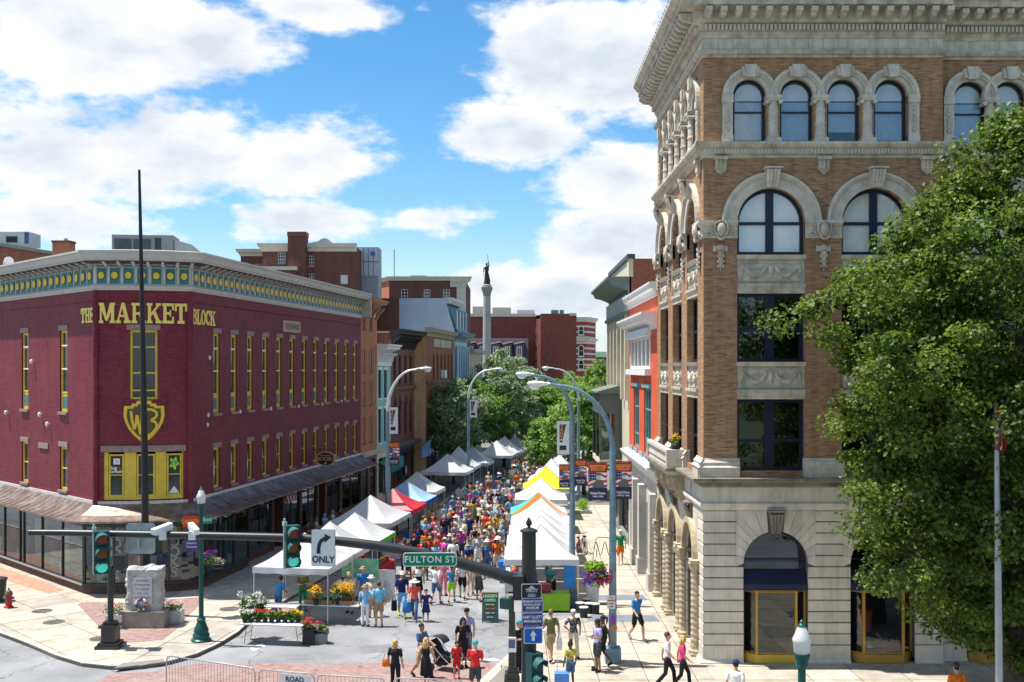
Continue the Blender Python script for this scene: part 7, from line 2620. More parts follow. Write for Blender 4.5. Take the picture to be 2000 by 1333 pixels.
def lamp_post(label, x, y, ztop, z0=SWZ):
 t=thing('lamp_post',label,'lamp post',(x,y,z0),'green lamp posts with white globes')
 k = (ztop - z0) / 5.55
 MB().lathe([(0.36,0),(0.36,0.06),(0.3,0.1),(0.3,0.24),(0.25,0.3),(0.27,0.4),(0.22,0.5),(0.14,0.72),(0.17,0.78),(0.12,0.84)],(x,y,z0),16).build('base',GRNP,t,smooth='auto')
 MB().tube([(x,y,z0+0.8),(x,y,ztop-0.86)],[0.09,0.072],12).build('post',GRNP,t,smooth='auto')
 MB().lathe([(0.09,-0.9),(0.12,-0.84),(0.105,-0.79),(0.15,-0.67),(0.15,-0.63)],(x,y,ztop),14).build('capital',GRNP,t,smooth='auto')
 g=MB().lathe([(0.115,-0.63),(0.145,-0.59),(0.155,-0.43),(0.17,-0.4),(0.17,-0.36),(0.13,-0.28),(0.085,-0.16),(0.055,-0.12)],(x,y,ztop),16).build('globe',GLOBE,t,smooth='auto')
 MB().lathe([(0.08,-0.13),(0.07,-0.1),(0.03,-0.07),(0.04,-0.04),(0.005,0.0)],(x,y,ztop),10).build('finial',GRNP,t,smooth='auto')
 return t
c = GZ(393, 1252)
lamp_post('green lamp post with white globe on the corner pavement',c.x,c.y,Z_at(950,c.y))
lamp_post('green lamp post whose white globe rises before tan building',X_at(1566,19.7),19.7,Z_at(1210,19.7),0.0)
y = c.y - 0.15
t,fr,w,z0,z1=plate_sign('red_sign','red sign with yellow oval letters on corner lamp post',357,386,1009,1030,y,M('sign_scarlet',(0.6,0.03,0.015),0.5),tilt=R(14))
text('CANNON',0.2,BYEL,t,fr.p(w/2,0.006,(z0+z1)/2),fr.angle(0),bold=0.004,xscale=0.68)
t,fr,w,z0,z1=plate_sign('street_name_sign','small green sign reading Bond on corner lamp post',395,413,1007,1024,y,SGR,tilt=R(20))
text('Bond',0.2,BWHT,t,fr.p(w/2,0.006,(z0+z1)/2),fr.angle(0),xscale=0.7)
t,fr,w,z0,z1=plate_sign('museum_sign','purple museum sign low on corner lamp post',361,386,1055,1078,y,BPUR,tilt=R(10))
for k, s_ in enumerate(('Historic', 'Museum')):
 text(s_,0.11,BWHT,t,fr.p(w/2,0.006,z1-0.12-0.13*k),fr.angle(0))
c2 = GZ(421, 1128)
t=thing('signal_cabinet','dark green cabinet strapped to grey pole before shop window','cabinet',(c2.x,c2.y,SWZ))
MB().tube([(c2.x,c2.y,SWZ),(c2.x,c2.y,Z_at(1012,c2.y))],0.07,10).build('pole',STEEL,t)
MB().box(c2.x-0.09,c2.x+0.09,c2.y-0.09,c2.y+0.09,Z_at(1022,c2.y),Z_at(1000,c2.y)).build('antenna_box',WHITE,t)
MB().box(c2.x+0.12,c2.x+0.5,c2.y-0.15,c2.y+0.15,Z_at(1098,c2.y),Z_at(1018,c2.y)).build('cabinet',SIGG,t)
bp = GZ(284, 1200)
t=thing('flag_pole','tall bare black flag pole behind the stone monument','flag pole',(bp.x,bp.y,SWZ))
MB().tube([(bp.x,bp.y,SWZ),(bp.x-0.02,bp.y,6),(bp.x-0.12,bp.y,12),(X_at(272,bp.y),bp.y,Z_at(332,bp.y))],[0.16,0.14,0.10,0.05],12).build('pole',M('pole_black',(0.014,0.014,0.016),0.4),t,smooth='auto')
MB().lathe([(0.3,0),(0.3,0.15),(0.2,0.25),(0.17,0.5)],(bp.x,bp.y,SWZ),12).build('base',SIGM,t)
fx, fy = X_at(1953, 27.0), 27.0
t=thing('silver_flag_pole','silver flag pole standing before the big tree','flag pole',(fx,fy,0))
MB().tube([(fx,fy,0),(fx-0.05,fy,5),(X_at(1946,fy),fy,Z_at(790,fy))],[0.1,0.085,0.055],12).build('pole',M('pole_silver',(0.36,0.38,0.41),0.4,metal=0.6),t,smooth='auto')
fl=thing('flag','red and white striped flag hanging limp on silver pole','flag',(X_at(1946,fy),fy,Z_at(870,fy)))
zf0, zf1 = Z_at(868, fy), Z_at(785, fy)
for k in range(7):
 m = 12
 vs, fs = [], []
 for i in range(m + 1):
  z = zf0 + (zf1 - zf0) * i / m
  for q in(0, 1):
   s_ = (k + q) / 7
   fold = 0.12 * math.sin(s_ * 9 + i * 0.35)
   vs.append((X_at(1948,fy)-0.12+s_*0.34*(0.65+0.35*i/m)+0.04*math.sin(i*0.8),fy-0.1+fold,z-0.25*s_))
 for i in range(m):
  fs.append((i * 2, i * 2 + 1, i * 2 + 3, i * 2 + 2))
 mb = MB()
 mb.add(vs, fs)
 mb.build('stripe',M('flag_red',(0.5,0.03,0.04),0.8,trans=0.3) if k%2==0 else M('flag_white',(0.7,0.7,0.7),0.8,trans=0.3),fl,smooth=True)
c = GZ(1000, 1345)
t=thing('bell_bollard','black ornate signal post with white notice left of mast pole','post',(c.x,c.y,SWZ))
x, y = c.x, c.y
b = MB()
for hw,z0,z1 in((0.2,0,0.25),(0.24,0.25,0.32),(0.2,0.32,0.45),(0.22,0.45,0.5),(0.14,0.5,0.62)):
 b.box(x - hw, x + hw, y - hw, y + hw, SWZ + z0, SWZ + z1)
b.build('base', SIGM, t)
MB().tube([(x,y,SWZ+0.6),(x,y,Z_at(1196,y))],[0.11,0.10],10).build('post',SIGM,t)
MB().tube([(x-0.02,y,Z_at(1200,y)),(x-0.02,y,Z_at(1165,y))],0.085,10).build('upper_post',SIGM,t)
MB().box(x-0.13,x+0.13,y-0.15,y-0.1,Z_at(1272,y),Z_at(1243,y)).build('notice',BWHT,t)
MB().box(x-0.1,x+0.1,y-0.155,y-0.15,Z_at(1264,y),Z_at(1247,y)).build('notice_print',M('notice_ink',(0.1,0.12,0.2),0.6),t)
hd=MB(Frame((x-0.32,y-0.2),(math.cos(R(-30)),math.sin(R(-30)))))
hd.box(0, 0.3, -0.1, 0.12, Z_at(1185, y), Z_at(1165, y))
hd.build('ped_signal', SIGG, t)
# ------------------------------------------------------------------ stone monument with wreath and planters
c = GZ(281, 1224)
t=thing('stone_monument','rough hewn grey memorial stone with inscribed tablet','monument',(c.x,c.y,SWZ))
x, y = c.x, c.y
MST=M('memorial_stone',(0.40,0.395,0.385),0.85,var=0.3,scale=3,bump=0.8,bscale=9)
MBS=M('memorial_base',(0.26,0.235,0.2),0.85,var=0.3,scale=3,bump=0.6,bscale=9)
MB().box(x-0.86,x+0.86,y-0.3,y+0.75,SWZ,SWZ+0.62).build('base',MBS,t)
rnd = random.Random(9)
vs, fs = [], []
nx, nz = 12, 16
x0, x1, zb, zt = x - 0.68, x + 0.66, SWZ + 0.62, SWZ + 2.28
def mface(yy, sgn):
 out = []
 for j in range(nz + 1):
  for i in range(nx + 1):
   edge = i in(0, nx) or j == nz
   u = i / nx
   px=x0+(x1-x0)*u+(rnd.uniform(-0.04,0.04) if i in(0,nx) else 0)
   pz=zb+(zt-zb)*j/nz+(rnd.uniform(-0.09,0.05) if j==nz else 0)
   py=yy+sgn*(-(0.10 if edge else 0)+(rnd.uniform(-0.025,0.03) if not(0.25<u<0.75 and 0.12<j/nz<0.85) else 0))
   out.append((px, py, pz))
 return out
A1, A2 = mface(y - 0.12, -1), mface(y + 0.55, 1)
mb = MB()
w_ = nx + 1
fs=[(j*w_+i,j*w_+i+1,(j+1)*w_+i+1,(j+1)*w_+i) for j in range(nz) for i in range(nx)]
n_ = len(A1)
fs2 = [tuple(q + n_ for q in reversed(f)) for f in fs]
rim=[(j*w_) for j in range(nz+1)]+[nz*w_+i for i in range(1,nx+1)]+[j*w_+nx for j in range(nz-1,-1,-1)]
fs3 = [(a, b, b + n_, a + n_) for a, b in zip(rim, rim[1:])]
mb.add(A1 + A2, fs + fs2 + fs3)
mb.build('stone', MST, t)
MB(Frame((x-0.36,y-0.13),(1,0))).box(0,0.72,-0.05,0.03,zb+0.25,zb+1.28).build('tablet',M('tablet_pale',(0.5,0.5,0.5),0.6),t)
for k,s_ in enumerate(('IN MEMORY','OF THE MEN OF TROY','WHO SERVED','1917 - 1919','TROY, NEW YORK')):
 text(s_,0.085,M('inscription',(0.2,0.2,0.2),0.8),t,(x,y-0.165,zb+1.15-0.16*k),0,xscale=min(1,0.62/(0.085*0.58*len(s_))))
wr=thing('wreath','red white and blue wreath leaning on the memorial stone','wreath',(x-0.02,y-0.24,zb))
rnd = random.Random(4)
WC=[M('wreath_red',(0.5,0.03,0.05),0.7),M('wreath_white',(0.7,0.7,0.68),0.7),M('wreath_blue',(0.04,0.06,0.32),0.7)]
for k in range(30):
 a = 2 * PI * k / 30
 mb = MB()
 mb.ball((x-0.02+0.2*math.cos(a),y-0.22+rnd.uniform(-0.03,0.02),zb+0.27+0.2*math.sin(a)),(0.05,0.045,0.05),7,4)
 mb.build('flower',WC[(k//3)%3 if k%5 else 1],wr,smooth=True)
MB(Frame((x-0.02,y-0.22),(1,0))).ring_arc(0,zb+0.27,0.15,0.22,0,0.04,0,2*PI,20).build('ring',M('wreath_green',(0.03,0.1,0.04),0.8),wr)
c = GZ(17, 1187)
t=thing('fire_hydrant','red fire hydrant with dark cap on the left pavement','fire hydrant',(c.x,c.y,SWZ))
HYD = M('hydrant_red', (0.42, 0.02, 0.03), 0.45)
HYC = M('hydrant_cap', (0.1, 0.11, 0.08), 0.5, metal=0.3)
MB().lathe([(0.19,0),(0.19,0.05),(0.13,0.07),(0.13,0.5),(0.16,0.52),(0.16,0.56)],(c.x,c.y,SWZ),14).build('barrel',HYD,t,smooth='auto')
MB().lathe([(0.15,0.56),(0.13,0.66),(0.06,0.72),(0.035,0.73),(0.035,0.8)],(c.x,c.y,SWZ),14).build('bonnet',HYC,t,smooth='auto')
for dx in(-1, 1):
 MB().tube([(c.x+dx*0.1,c.y,SWZ+0.4),(c.x+dx*0.22,c.y,SWZ+0.4)],0.055,8).build('nozzle',HYC,t)
MB().tube([(c.x,c.y-0.1,SWZ+0.36),(c.x,c.y-0.23,SWZ+0.36)],0.075,8).build('nozzle',HYC,t)
c = GZ(-6, 1175)
t=thing('litter_bin','dark green round litter bin at the left edge','litter bin',(c.x,c.y,SWZ))
MB().lathe([(0.32,0),(0.38,0.9),(0.4,0.92)],(c.x,c.y,SWZ),18).build('drum',M('bin_green',(0.02,0.04,0.035),0.5),t,smooth='auto')
MB().lathe([(0.42,0.92),(0.42,0.98),(0.25,1.02),(0.24,1.0)],(c.x,c.y,SWZ),18).build('rim',M('bin_rim',(0.03,0.035,0.035),0.4),t,smooth='auto')
# ------------------------------------------------------------------ crowd barriers along the closed street
BAR = M('barrier_steel', (0.42, 0.43, 0.44), 0.35, metal=0.8)
ends=[((325,1281),(498,1306)),((506,1308),(614,1317)),((620,1318),(752,1326)),((768,1325),(905,1329))]
blab=['steel crowd barrier nearest the left kerb','steel crowd barrier carrying the ROAD sign','steel crowd barrier left of the blonde woman in black','steel crowd barrier before the stroller and family']
for(pa, pb), lab in zip(ends, blab):
 def top(p):
  Y = F * (CH - 1.1) / (p[1] - HZ)
  return Vector((X_at(p[0], Y), Y, 0))
 a, b = top(pa), top(pb)
 t=thing('crowd_barrier',lab,'barrier',((a+b)/2),'barriers closing the street')
 L_ = (b - a).length
 fr = Frame(a, (b - a))
 loop=[(0.0,0.1),(0.0,0.95),(0.05,1.06),(0.15,1.1),(L_-0.15,1.1),(L_-0.05,1.06),(L_,0.95),(L_,0.1)]
 MB(fr).tube([(u,0,z) for u,z in loop],0.021,8).build('frame',BAR,t,smooth='auto')
 MB(fr).tube([(0,0,0.22),(L_,0,0.22)],0.018,8).build('bottom_rail',BAR,t)
 bars = MB(fr)
 n = int(L_ / 0.115)
 for i in range(1, n):
  bars.tube([(L_*i/n,0,0.22),(L_*i/n,0,1.09)],0.008,6,cap=False)
 tag(bars.build('bars', BAR, t), kind='stuff')
 for u in(0.3, L_ - 0.3):
  MB(fr).tube([(u,0.32,0.02),(u,0.1,0.12),(u,0,0.22),(u,-0.1,0.12),(u,-0.32,0.02)],0.018,6).build('foot',BAR,t)
 if 'ROAD' in lab:
  rs=thing('road_sign','white ROAD closed notice hung on the barrier','sign',(a+b)/2)
  MB(fr).box(L_*0.37,L_*0.95,0.03,0.04,0.45,1.05).build('plate',SW,rs)
  text('ROAD',0.21,SBK,rs,fr.p(L_*0.66,0.046,0.9),fr.angle(0),bold=0.004,xscale=1.0)
  text('CLOSED',0.21,SBK,rs,fr.p(L_*0.66,0.046,0.63),fr.angle(0),bold=0.004,xscale=0.85)
# ------------------------------------------------------------------ stall furniture
TABT = M('table_top', (0.62, 0.62, 0.6), 0.5)
TABL = M('table_leg', (0.2, 0.2, 0.21), 0.4, metal=0.6)
def folding_table(label,x,y,w,d,rot=-8.5,cloth=None,group='folding tables at the stalls'):
 t = thing('folding_table', label, 'table', (x, y, 0), group)
 fr=Frame((x,y),(math.cos(R(rot)),math.sin(R(rot))),(-math.sin(R(rot)),math.cos(R(rot))))
 MB(fr).box(-w/2,w/2,-d/2,d/2,0.70,0.74).build('table_top',TABT,t)
 for sx in(-1, 1):
  for sy in(-1, 1):
   MB(fr).tube([(sx*(w/2-0.25),sy*(d/2-0.08),0.7),(sx*(w/2-0.15),sy*(d/2-0.08),0)],0.014,6).build('leg',TABL,t)
  MB(fr).tube([(sx*(w/2-0.2),-(d/2-0.08),0.35),(sx*(w/2-0.2),d/2-0.08,0.35)],0.011,6).build('brace',TABL,t)
 if cloth:
  c = MB(fr)
  c.box(-w/2-0.02,w/2+0.02,-d/2-0.02,d/2+0.02,0.745,0.752)
  for(a0,b0),(a1,b1) in zip([(-1,-1),(1,-1),(1,1),(-1,1)],[(1,-1),(1,1),(-1,1),(-1,-1)]):
   m = 12
   vs = []
   for j in range(m + 1):
    s_ = j / m
    ux = (a0 + (a1 - a0) * s_) * (w / 2 + 0.025)
    dy = (b0 + (b1 - b0) * s_) * (d / 2 + 0.025)
    wob = 1 + 0.02 * math.sin(s_ * 30)
    vs += [(ux, dy, 0.75), (ux * wob, dy * wob, 0.08)]
   c.add(vs,[(j*2,j*2+1,j*2+3,j*2+2) for j in range(m)])
  c.build('table_cloth', cloth, t)
 return t
folding_table('long folding table of potted flowers at the front of flower stall',-8.65,39.1,2.35,0.75)
folding_table('folding table of produce under the flower stall canopy',-7.1,42.3,2.4,0.75)
folding_table('folding table at left inside the flower stall',-9.0,42.0,1.4,0.75)
folding_table('lime green cloth table under the nearest right canopy',1.6,44.3,1.5,0.7,0,M('lime_cloth',(0.25,0.5,0.03),0.8))
folding_table('red cloth table under the green edged canopy',-6.2,51.0,0.8,2.2,-8.5,M('red_cloth',(0.45,0.02,0.03),0.8))
folding_table('white cloth table under the large white canopy',-6.1,57.0,0.8,2.4,-8.5,M('white_cloth',(0.6,0.62,0.66),0.8))
folding_table('blue cloth table under the red canopy',-5.5,61.3,0.8,2.2,-8.5,M('blue_cloth',(0.05,0.12,0.35),0.8))
folding_table('white cloth table beside the crowd under second right canopy',0.1,48.8,0.8,2.2,0,M('white_cloth',(0.6,0.62,0.66)))
c = GZ(958, 1207)
t=thing('chalk_board','green chalk sandwich board standing in the street','sandwich board',(c.x,c.y,0))
for sgn,m_ in((1,M('chalk_green',(0.02,0.075,0.07),0.7)),(-1,M('board_back',(0.3,0.08,0.03),0.7))):
 fr = Frame((c.x - 0.33, c.y - sgn * 0.02), (1, 0))
 q = MB(fr)
 q.add([(0,sgn*0.3,0.05),(0.64,sgn*0.3,0.05),(0.64,0.02*sgn,1.12),(0,0.02*sgn,1.12),(0,sgn*0.3-0.03,0.05),(0.64,sgn*0.3-0.03,0.05),(0.64,0.02*sgn-0.03,1.12),(0,0.02*sgn-0.03,1.12)],
   [(0,1,2,3),(7,6,5,4),(0,4,5,1),(1,5,6,2),(2,6,7,3),(3,7,4,0)])
 bo = q.build('board', m_, t)
 if sgn == 1:
  for k,(s_,col_,sz) in enumerate((("LAGGER'S",(0.6,0.75,0.3),0.15),('CAPERS',(0.3,0.7,0.6),0.15),('fresh today',(0.7,0.5,0.1),0.09),('lemon - basil',(0.65,0.2,0.1),0.08),('ginger - mint',(0.6,0.6,0.6),0.08),('$3 a cup',(0.6,0.6,0.6),0.08))):
   z = 1.0 - 0.155 * k
   d = 0.02 + (1.12 - z) / 1.07 * 0.28 + 0.008
   me = text_mesh(s_, sz, bold=0.002, xscale=0.85)
   me.materials.clear()
   me.materials.append(M('chalk_%d' % k, col_, 0.9))
   me.transform(Matrix.Rotation(-math.atan2(0.28, 1.07), 4, 'X'))
   piece(me, 'chalk_lettering', bo, fr.p(0.32, d, z), 0)
for sx in(-0.3, 0.3):
 MB().tube([(c.x+sx,c.y-0.33,0),(c.x+sx,c.y,1.15),(c.x+sx,c.y+0.33,0)],0.015,5).build('frame',BLACKM,t)
KEG = M('tub_black', (0.02, 0.025, 0.03), 0.5)
LID = M('tub_lid', (0.6, 0.6, 0.6), 0.5)
for(px,py,lab,dz) in((1133,1197,'black tub with white lid, left of the stacked tubs',0),(1140,1206,'black tub with white lid nearest the viewer',0),(1150,1198,'black tub with white lid between two others',0),(1163,1199,'black tub with white lid nearest the kerb',0),(1146,1188,'black tub with white lid at the back against the bin',0)):
 c = GZ(px, py)
 t=thing('drink_tub',lab,'tub',(c.x,c.y,SWZ),'black tubs beside the stall')
 MB().lathe([(0.15,0),(0.17,0.36),(0.18,0.38)],(c.x,c.y,SWZ),14).build('tub',KEG,t,smooth='auto')
 MB().lathe([(0.185,0.38),(0.185,0.41),(0.1,0.42)],(c.x,c.y,SWZ),14).build('lid',LID,t,smooth='auto')
c = GZ(1158, 1182)
t=thing('white_bin','white plastic wheeled bin beside the nearest right canopy','bin',(c.x,c.y,SWZ))
MB(Frame((c.x-0.28,c.y),(1,0))).plate([(0.04,0.14),(0.5,0.14),(0.56,1.05),(0.0,1.05)],-0.5,0).build('body',M('bin_white',(0.6,0.61,0.62),0.45),t)
MB(Frame((c.x-0.3,c.y+0.02),(1,0))).box(0,0.6,-0.55,0.05,1.05,1.12).build('lid',M('bin_white',(0.6,0.61,0.62)),t)
c = G(1120, 1178)
t=thing('drink_dispenser','clear dispenser of yellow drink with red top','dispenser',(c.x,c.y,0))
MB().lathe([(0.14,0.5),(0.18,0.6),(0.18,0.95),(0.12,1.0)],(c.x,c.y,0),14).build('jar',M('lemonade',(0.65,0.5,0.05),0.3),t,smooth='auto')
MB().lathe([(0.12,1.0),(0.13,1.08),(0.05,1.12)],(c.x,c.y,0),12).build('top',M('dispenser_red',(0.55,0.04,0.03),0.5),t)
MB().lathe([(0.16,0),(0.14,0.5)],(c.x,c.y,0),12).build('stand',M('dispenser_stand',(0.3,0.1,0.08),0.6),t)
c = G(1108, 1190)
t=thing('cool_box','red cooler on the lime green stall table','cooler',(1.35,44.3,0.755))
MB().box(1.1,1.6,44.15,44.5,0.755,1.05).build('body',M('cooler_red',(0.3,0.03,0.05),0.5),t)
MB().box(1.08,1.62,44.13,44.52,1.05,1.11).build('lid',M('cooler_lid',(0.25,0.03,0.05),0.5),t)
t=thing('hanging_cloth','blue cloth hanging at the corner of nearest right canopy','cloth',(2.35,44.1,0.9))
MB(Frame((2.12,44.08),(1,0))).box(0,0.5,-0.015,0,1.0,1.9).build('cloth',M('cloth_blue',(0.03,0.2,0.5),0.8),t)
t=thing('stall_banner','green printed banner hanging behind the flower stall','banner',(-6.3,45.6,1.0))
MB(Frame((-7.2,45.5),(0.97,-0.15))).box(0,1.6,-0.015,0,1.15,1.95).build('cloth',M('banner_green',(0.2,0.5,0.28),0.7,var=0.3,scale=3),t)
t=thing('display_board','white display boards leaning beside second left canopy','display board',(-5.8,46.6,0))
for k in range(2):
 MB(Frame((-6.1+0.5*k,46.5-0.1*k),(0.95,-0.3))).box(0,0.6,-0.03,0,0.0,1.3).build('board',M('board_white',(0.6,0.6,0.6),0.6,var=0.2,scale=8),t)
c = G(985, 1140)
t=thing('recycling_bin','blue recycling bin behind the nearest right canopy leg','bin',(c.x,c.y,0))
MB(Frame((c.x-0.25,c.y),(1,0))).plate([(0.03,0),(0.47,0),(0.5,0.95),(0.0,0.95)],-0.45,0).build('body',M('bin_blue',(0.02,0.14,0.5),0.5),t)
MB(Frame((c.x-0.27,c.y+0.02),(1,0))).box(0,0.54,-0.5,0.03,0.95,1.0).build('lid',M('bin_blue',(0.02,0.14,0.5)),t)
# ------------------------------------------------------------------ bicycles at a rack
def bicycle(label, x, y, ang, colour):
 t=thing('bicycle',label,'bicycle',(x,y,SWZ),'bicycles parked on the pavement',0)
 fr = Frame((x, y, SWZ), (math.cos(ang), math.sin(ang)))
 m_ = M('bike_' + colour[0], colour[1], 0.4)
 TY_ = M('tyre', (0.02, 0.02, 0.02), 0.8)
 for u in(-0.5, 0.5):
  wh = MB(fr)
  wh.tube([(u+0.33*math.cos(2*PI*k/20),0,0.34+0.33*math.sin(2*PI*k/20)) for k in range(21)],0.022,6)
  w = wh.build('wheel', TY_, t)
  sp = MB(fr)
  for k in range(10):
   a = 2 * PI * k / 10
   sp.tube([(u,0,0.34),(u+0.32*math.cos(a),0,0.34+0.32*math.sin(a))],0.003,4)
  tag(sp.build('spokes', STEEL, w), kind='stuff')
 f = MB(fr)
 for a,b in(((-0.5,0.34),(-0.05,0.32)),((-0.5,0.34),(-0.2,0.82)),((-0.05,0.32),(-0.2,0.86)),((-0.05,0.32),(0.36,0.82)),((-0.18,0.78),(0.34,0.86)),((0.5,0.34),(0.34,0.92))):
  f.tube([(a[0], 0, a[1]), (b[0], 0, b[1])], 0.02, 6)
 f.build('frame', m_, t)
 MB(fr).box(-0.34,-0.08,-0.07,0.07,0.88,0.93).build('saddle',TY_,t)
 MB(fr).tube([(0.42,-0.28,1.02),(0.36,-0.1,1.03),(0.34,0,0.98),(0.36,0.1,1.03),(0.42,0.28,1.02)],0.014,6).build('handlebar',BLACKM,t)
 MB(fr).disc(-0.05,0.32,0.09,0.02,0.03,12).build('chainring',STEEL,t)
 return t
c = GZ(1130, 1082)
bicycle('red framed bicycle parked beside the right canopies',c.x,c.y,R(80),('red',(0.4,0.02,0.03)))
c = GZ(1141, 1080)
bicycle('black bicycle parked on the open pavement',c.x,c.y,R(97),('black',(0.03,0.03,0.03)))
rk = GZ(1186, 1088)
t=thing('bike_rack','dark curled bicycle rack near the nearest street light','bike rack',(rk.x,rk.y,SWZ))
MB().tube([(rk.x-0.7+0.07*k,rk.y,SWZ+0.42+0.36*math.sin(k*0.95)) for k in range(20)],0.022,6).build('rail',BLACKM,t)
for dx in(-0.55, 0.55):
 MB().tube([(rk.x+dx,rk.y,SWZ),(rk.x+dx,rk.y,SWZ+0.4)],0.022,6).build('leg',BLACKM,t)
sx, sy = X_at(868, 35.6), 35.6
t=thing('stroller','black folding stroller with hood pushed through the crossing','stroller',(sx,sy,0))
fr = Frame((sx, sy), (math.cos(R(-25)), math.sin(R(-25))))
CL = M('stroller_cloth', (0.02, 0.02, 0.024), 0.8)
mb = MB(fr)
for d in(-0.25, 0.25):
 mb.tube([(-0.55,d,1.05),(-0.42,d,0.95),(0.1,d,0.45),(0.5,d,0.15)],0.016,6)
 mb.tube([(-0.35, d, 0.12), (0.0, d, 0.55)], 0.016, 6)
mb.tube([(-0.55, -0.25, 1.05), (-0.55, 0.25, 1.05)], 0.02, 6)
mb.build('frame', STEEL, t)
q = MB(fr)
q.plate([(-0.3,0.42),(0.25,0.38),(0.3,0.5),(-0.1,0.58),(-0.4,0.98),(-0.48,0.95)],-0.22,0.22)
q.build('seat', CL, t)
hd = MB(fr)
vs, fs = [], []
for j in range(9):
 a = R(20) + R(120) * j / 8
 for d in(-0.24, -0.12, 0, 0.12, 0.24):
  rr = 0.34 * (1 - 0.12 * abs(d) / 0.24)
  vs.append((-0.2 + rr * math.cos(a), d, 0.82 + rr * math.sin(a)))
for j in range(8):
 for k in range(4):
  fs.append((j * 5 + k, j * 5 + k + 1, j * 5 + k + 6, j * 5 + k + 5))
hd.add(vs, fs)
hd.build('hood', CL, t, smooth=True)
for(u,d,r) in((-0.35,-0.28,0.13),(-0.35,0.28,0.13),(0.5,-0.26,0.09),(0.5,0.26,0.09)):
 MB(fr).disc(u,r,r,d-0.02,d+0.02,16).build('wheel',M('tyre',(0.02,0.02,0.02)),t)
MB(fr).box(-0.3, 0.15, -0.2, 0.2, 0.2, 0.36).build('basket', CL, t)
c = GZ(1097, 1345)
t=thing('pull_cart','blue pull cart with long handle beside the tie dye child','cart',(c.x,c.y,SWZ))
MB().box(c.x-0.22,c.x+0.22,c.y-0.18,c.y+0.18,SWZ+0.1,SWZ+0.5).build('bag',M('cart_blue',(0.08,0.25,0.65),0.6),t)
MB().tube([(c.x-0.14,c.y,SWZ+0.5),(c.x-0.14,c.y-0.02,SWZ+1.0),(c.x+0.14,c.y-0.02,SWZ+1.0),(c.x+0.14,c.y,SWZ+0.5)],0.012,6).build('handle',STEEL,t)
for dx in(-0.23, 0.23):
 MB(Frame((c.x+dx,c.y),(0,1))).disc(0,SWZ+0.09,0.09,-0.02,0.02,12).build('wheel',M('tyre',(0.02,0.02,0.02)),t)
# ------------------------------------------------------------------ goods under the canopies
rnd = random.Random(61)
WICK = M('wicker', (0.33, 0.2, 0.09), 0.8, var=0.3, scale=20)
GOODS=[('tomatoes',(0.5,0.03,0.02)),('greens',(0.06,0.2,0.04)),('bread',(0.42,0.24,0.09)),('berries',(0.08,0.03,0.16)),('squash',(0.6,0.38,0.04)),('peaches',(0.65,0.25,0.1)),('radishes',(0.5,0.04,0.13)),('potatoes',(0.32,0.22,0.12))]
STALLS=[(-6.2,51.0,'green edged canopy',0),(-6.1,57.0,'large white canopy',0),(-5.5,61.3,'red canopy',0),(-5.2,65.2,'blue canopy',1),(-4.95,69.9,'white canopy behind the blue',1),(-3.7,82.8,'wide white canopy',1),
   (0.1,48.8,'second right canopy',0),(0.15,52.2,'third right canopy',1),(0.25,55.6,'right canopy before the orange',1),(0.45,65.6,'canopy beyond the orange one',1),(-7.1,47.2,'canopy behind the flower stall',1)]
cl = ['white', 'blue', 'maroon', 'green', 'cream']
CCOL={'white':(0.6,0.62,0.66),'blue':(0.05,0.12,0.35),'maroon':(0.2,0.02,0.04),'green':(0.03,0.2,0.1),'cream':(0.55,0.48,0.35)}
for i, (x, y, nm, new) in enumerate(STALLS):
 rot = -8.5 if x < -2 else 0
 if new:
  c_ = cl[i % 5]
  folding_table('%s cloth table under the %s'%(c_,nm),x,y,0.8,2.2,rot,M(c_+'_cloth',CCOL[c_],0.8))
 picks = rnd.sample(GOODS, 4)
 for k, (g, c_) in enumerate(picks):
  bx = x + 0.148 * (k - 1.5) * 0.5 * (1 if rot else 0)
  by = y + (k - 1.5) * 0.5
  t=thing('basket','basket of %s on the table under the %s'%(g,nm),'basket',(bx,by,0.755),'baskets on the stall tables')
  MB().lathe([(0.15,0),(0.2,0.13),(0.21,0.14),(0.17,0.1)],(bx,by,0.755),10).build('basket',WICK,t)
  v = MB()
  for q in range(12):
   a, r = rnd.uniform(0, 6.3), rnd.uniform(0, 0.13)
   v.ball((bx+r*math.cos(a),by+r*math.sin(a),0.755+0.12+rnd.uniform(0,0.06)),rnd.uniform(0.04,0.06),6,4)
  tag(v.build('goods',M('goods_'+g,c_,0.6,var=0.3,scale=18),t,smooth=True),kind='stuff')
PATCH=M('asphalt_patch',(0.175,0.178,0.185),0.9,var=0.2,scale=3,fine=0.2,bscale=40)
for q in([(700,1262),(775,1258),(790,1272),(708,1277)],[(960,1225),(1018,1222),(1030,1238),(965,1242)],[(560,1280),(610,1278),(615,1288),(560,1290)]):
 tag(sheet('road_patch',[G(a,b).xy[:] for a,b in q],-0.05,0.004,PATCH),kind='structure')
p = frD.p(LD - 0.4, 0.1, 0)
t=thing('shop_flag','pale blue shop flag on a slanted staff by the brownstone','flag',(p.x,p.y,3.2))
MB(frD).tube([(LD-0.4,0.1,3.0),(LD-0.4,1.5,4.1)],0.02,6).build('staff',BLACKM,t)
mb = MB(frD)
mb.add([(LD-0.4,1.5,4.1),(LD-0.4,0.75,3.5),(LD-0.55,0.8,2.5),(LD-0.3,1.45,2.7)],[(0,1,2,3)])
mb.build('cloth', M('flag_sky', (0.25, 0.45, 0.7), 0.8), t)
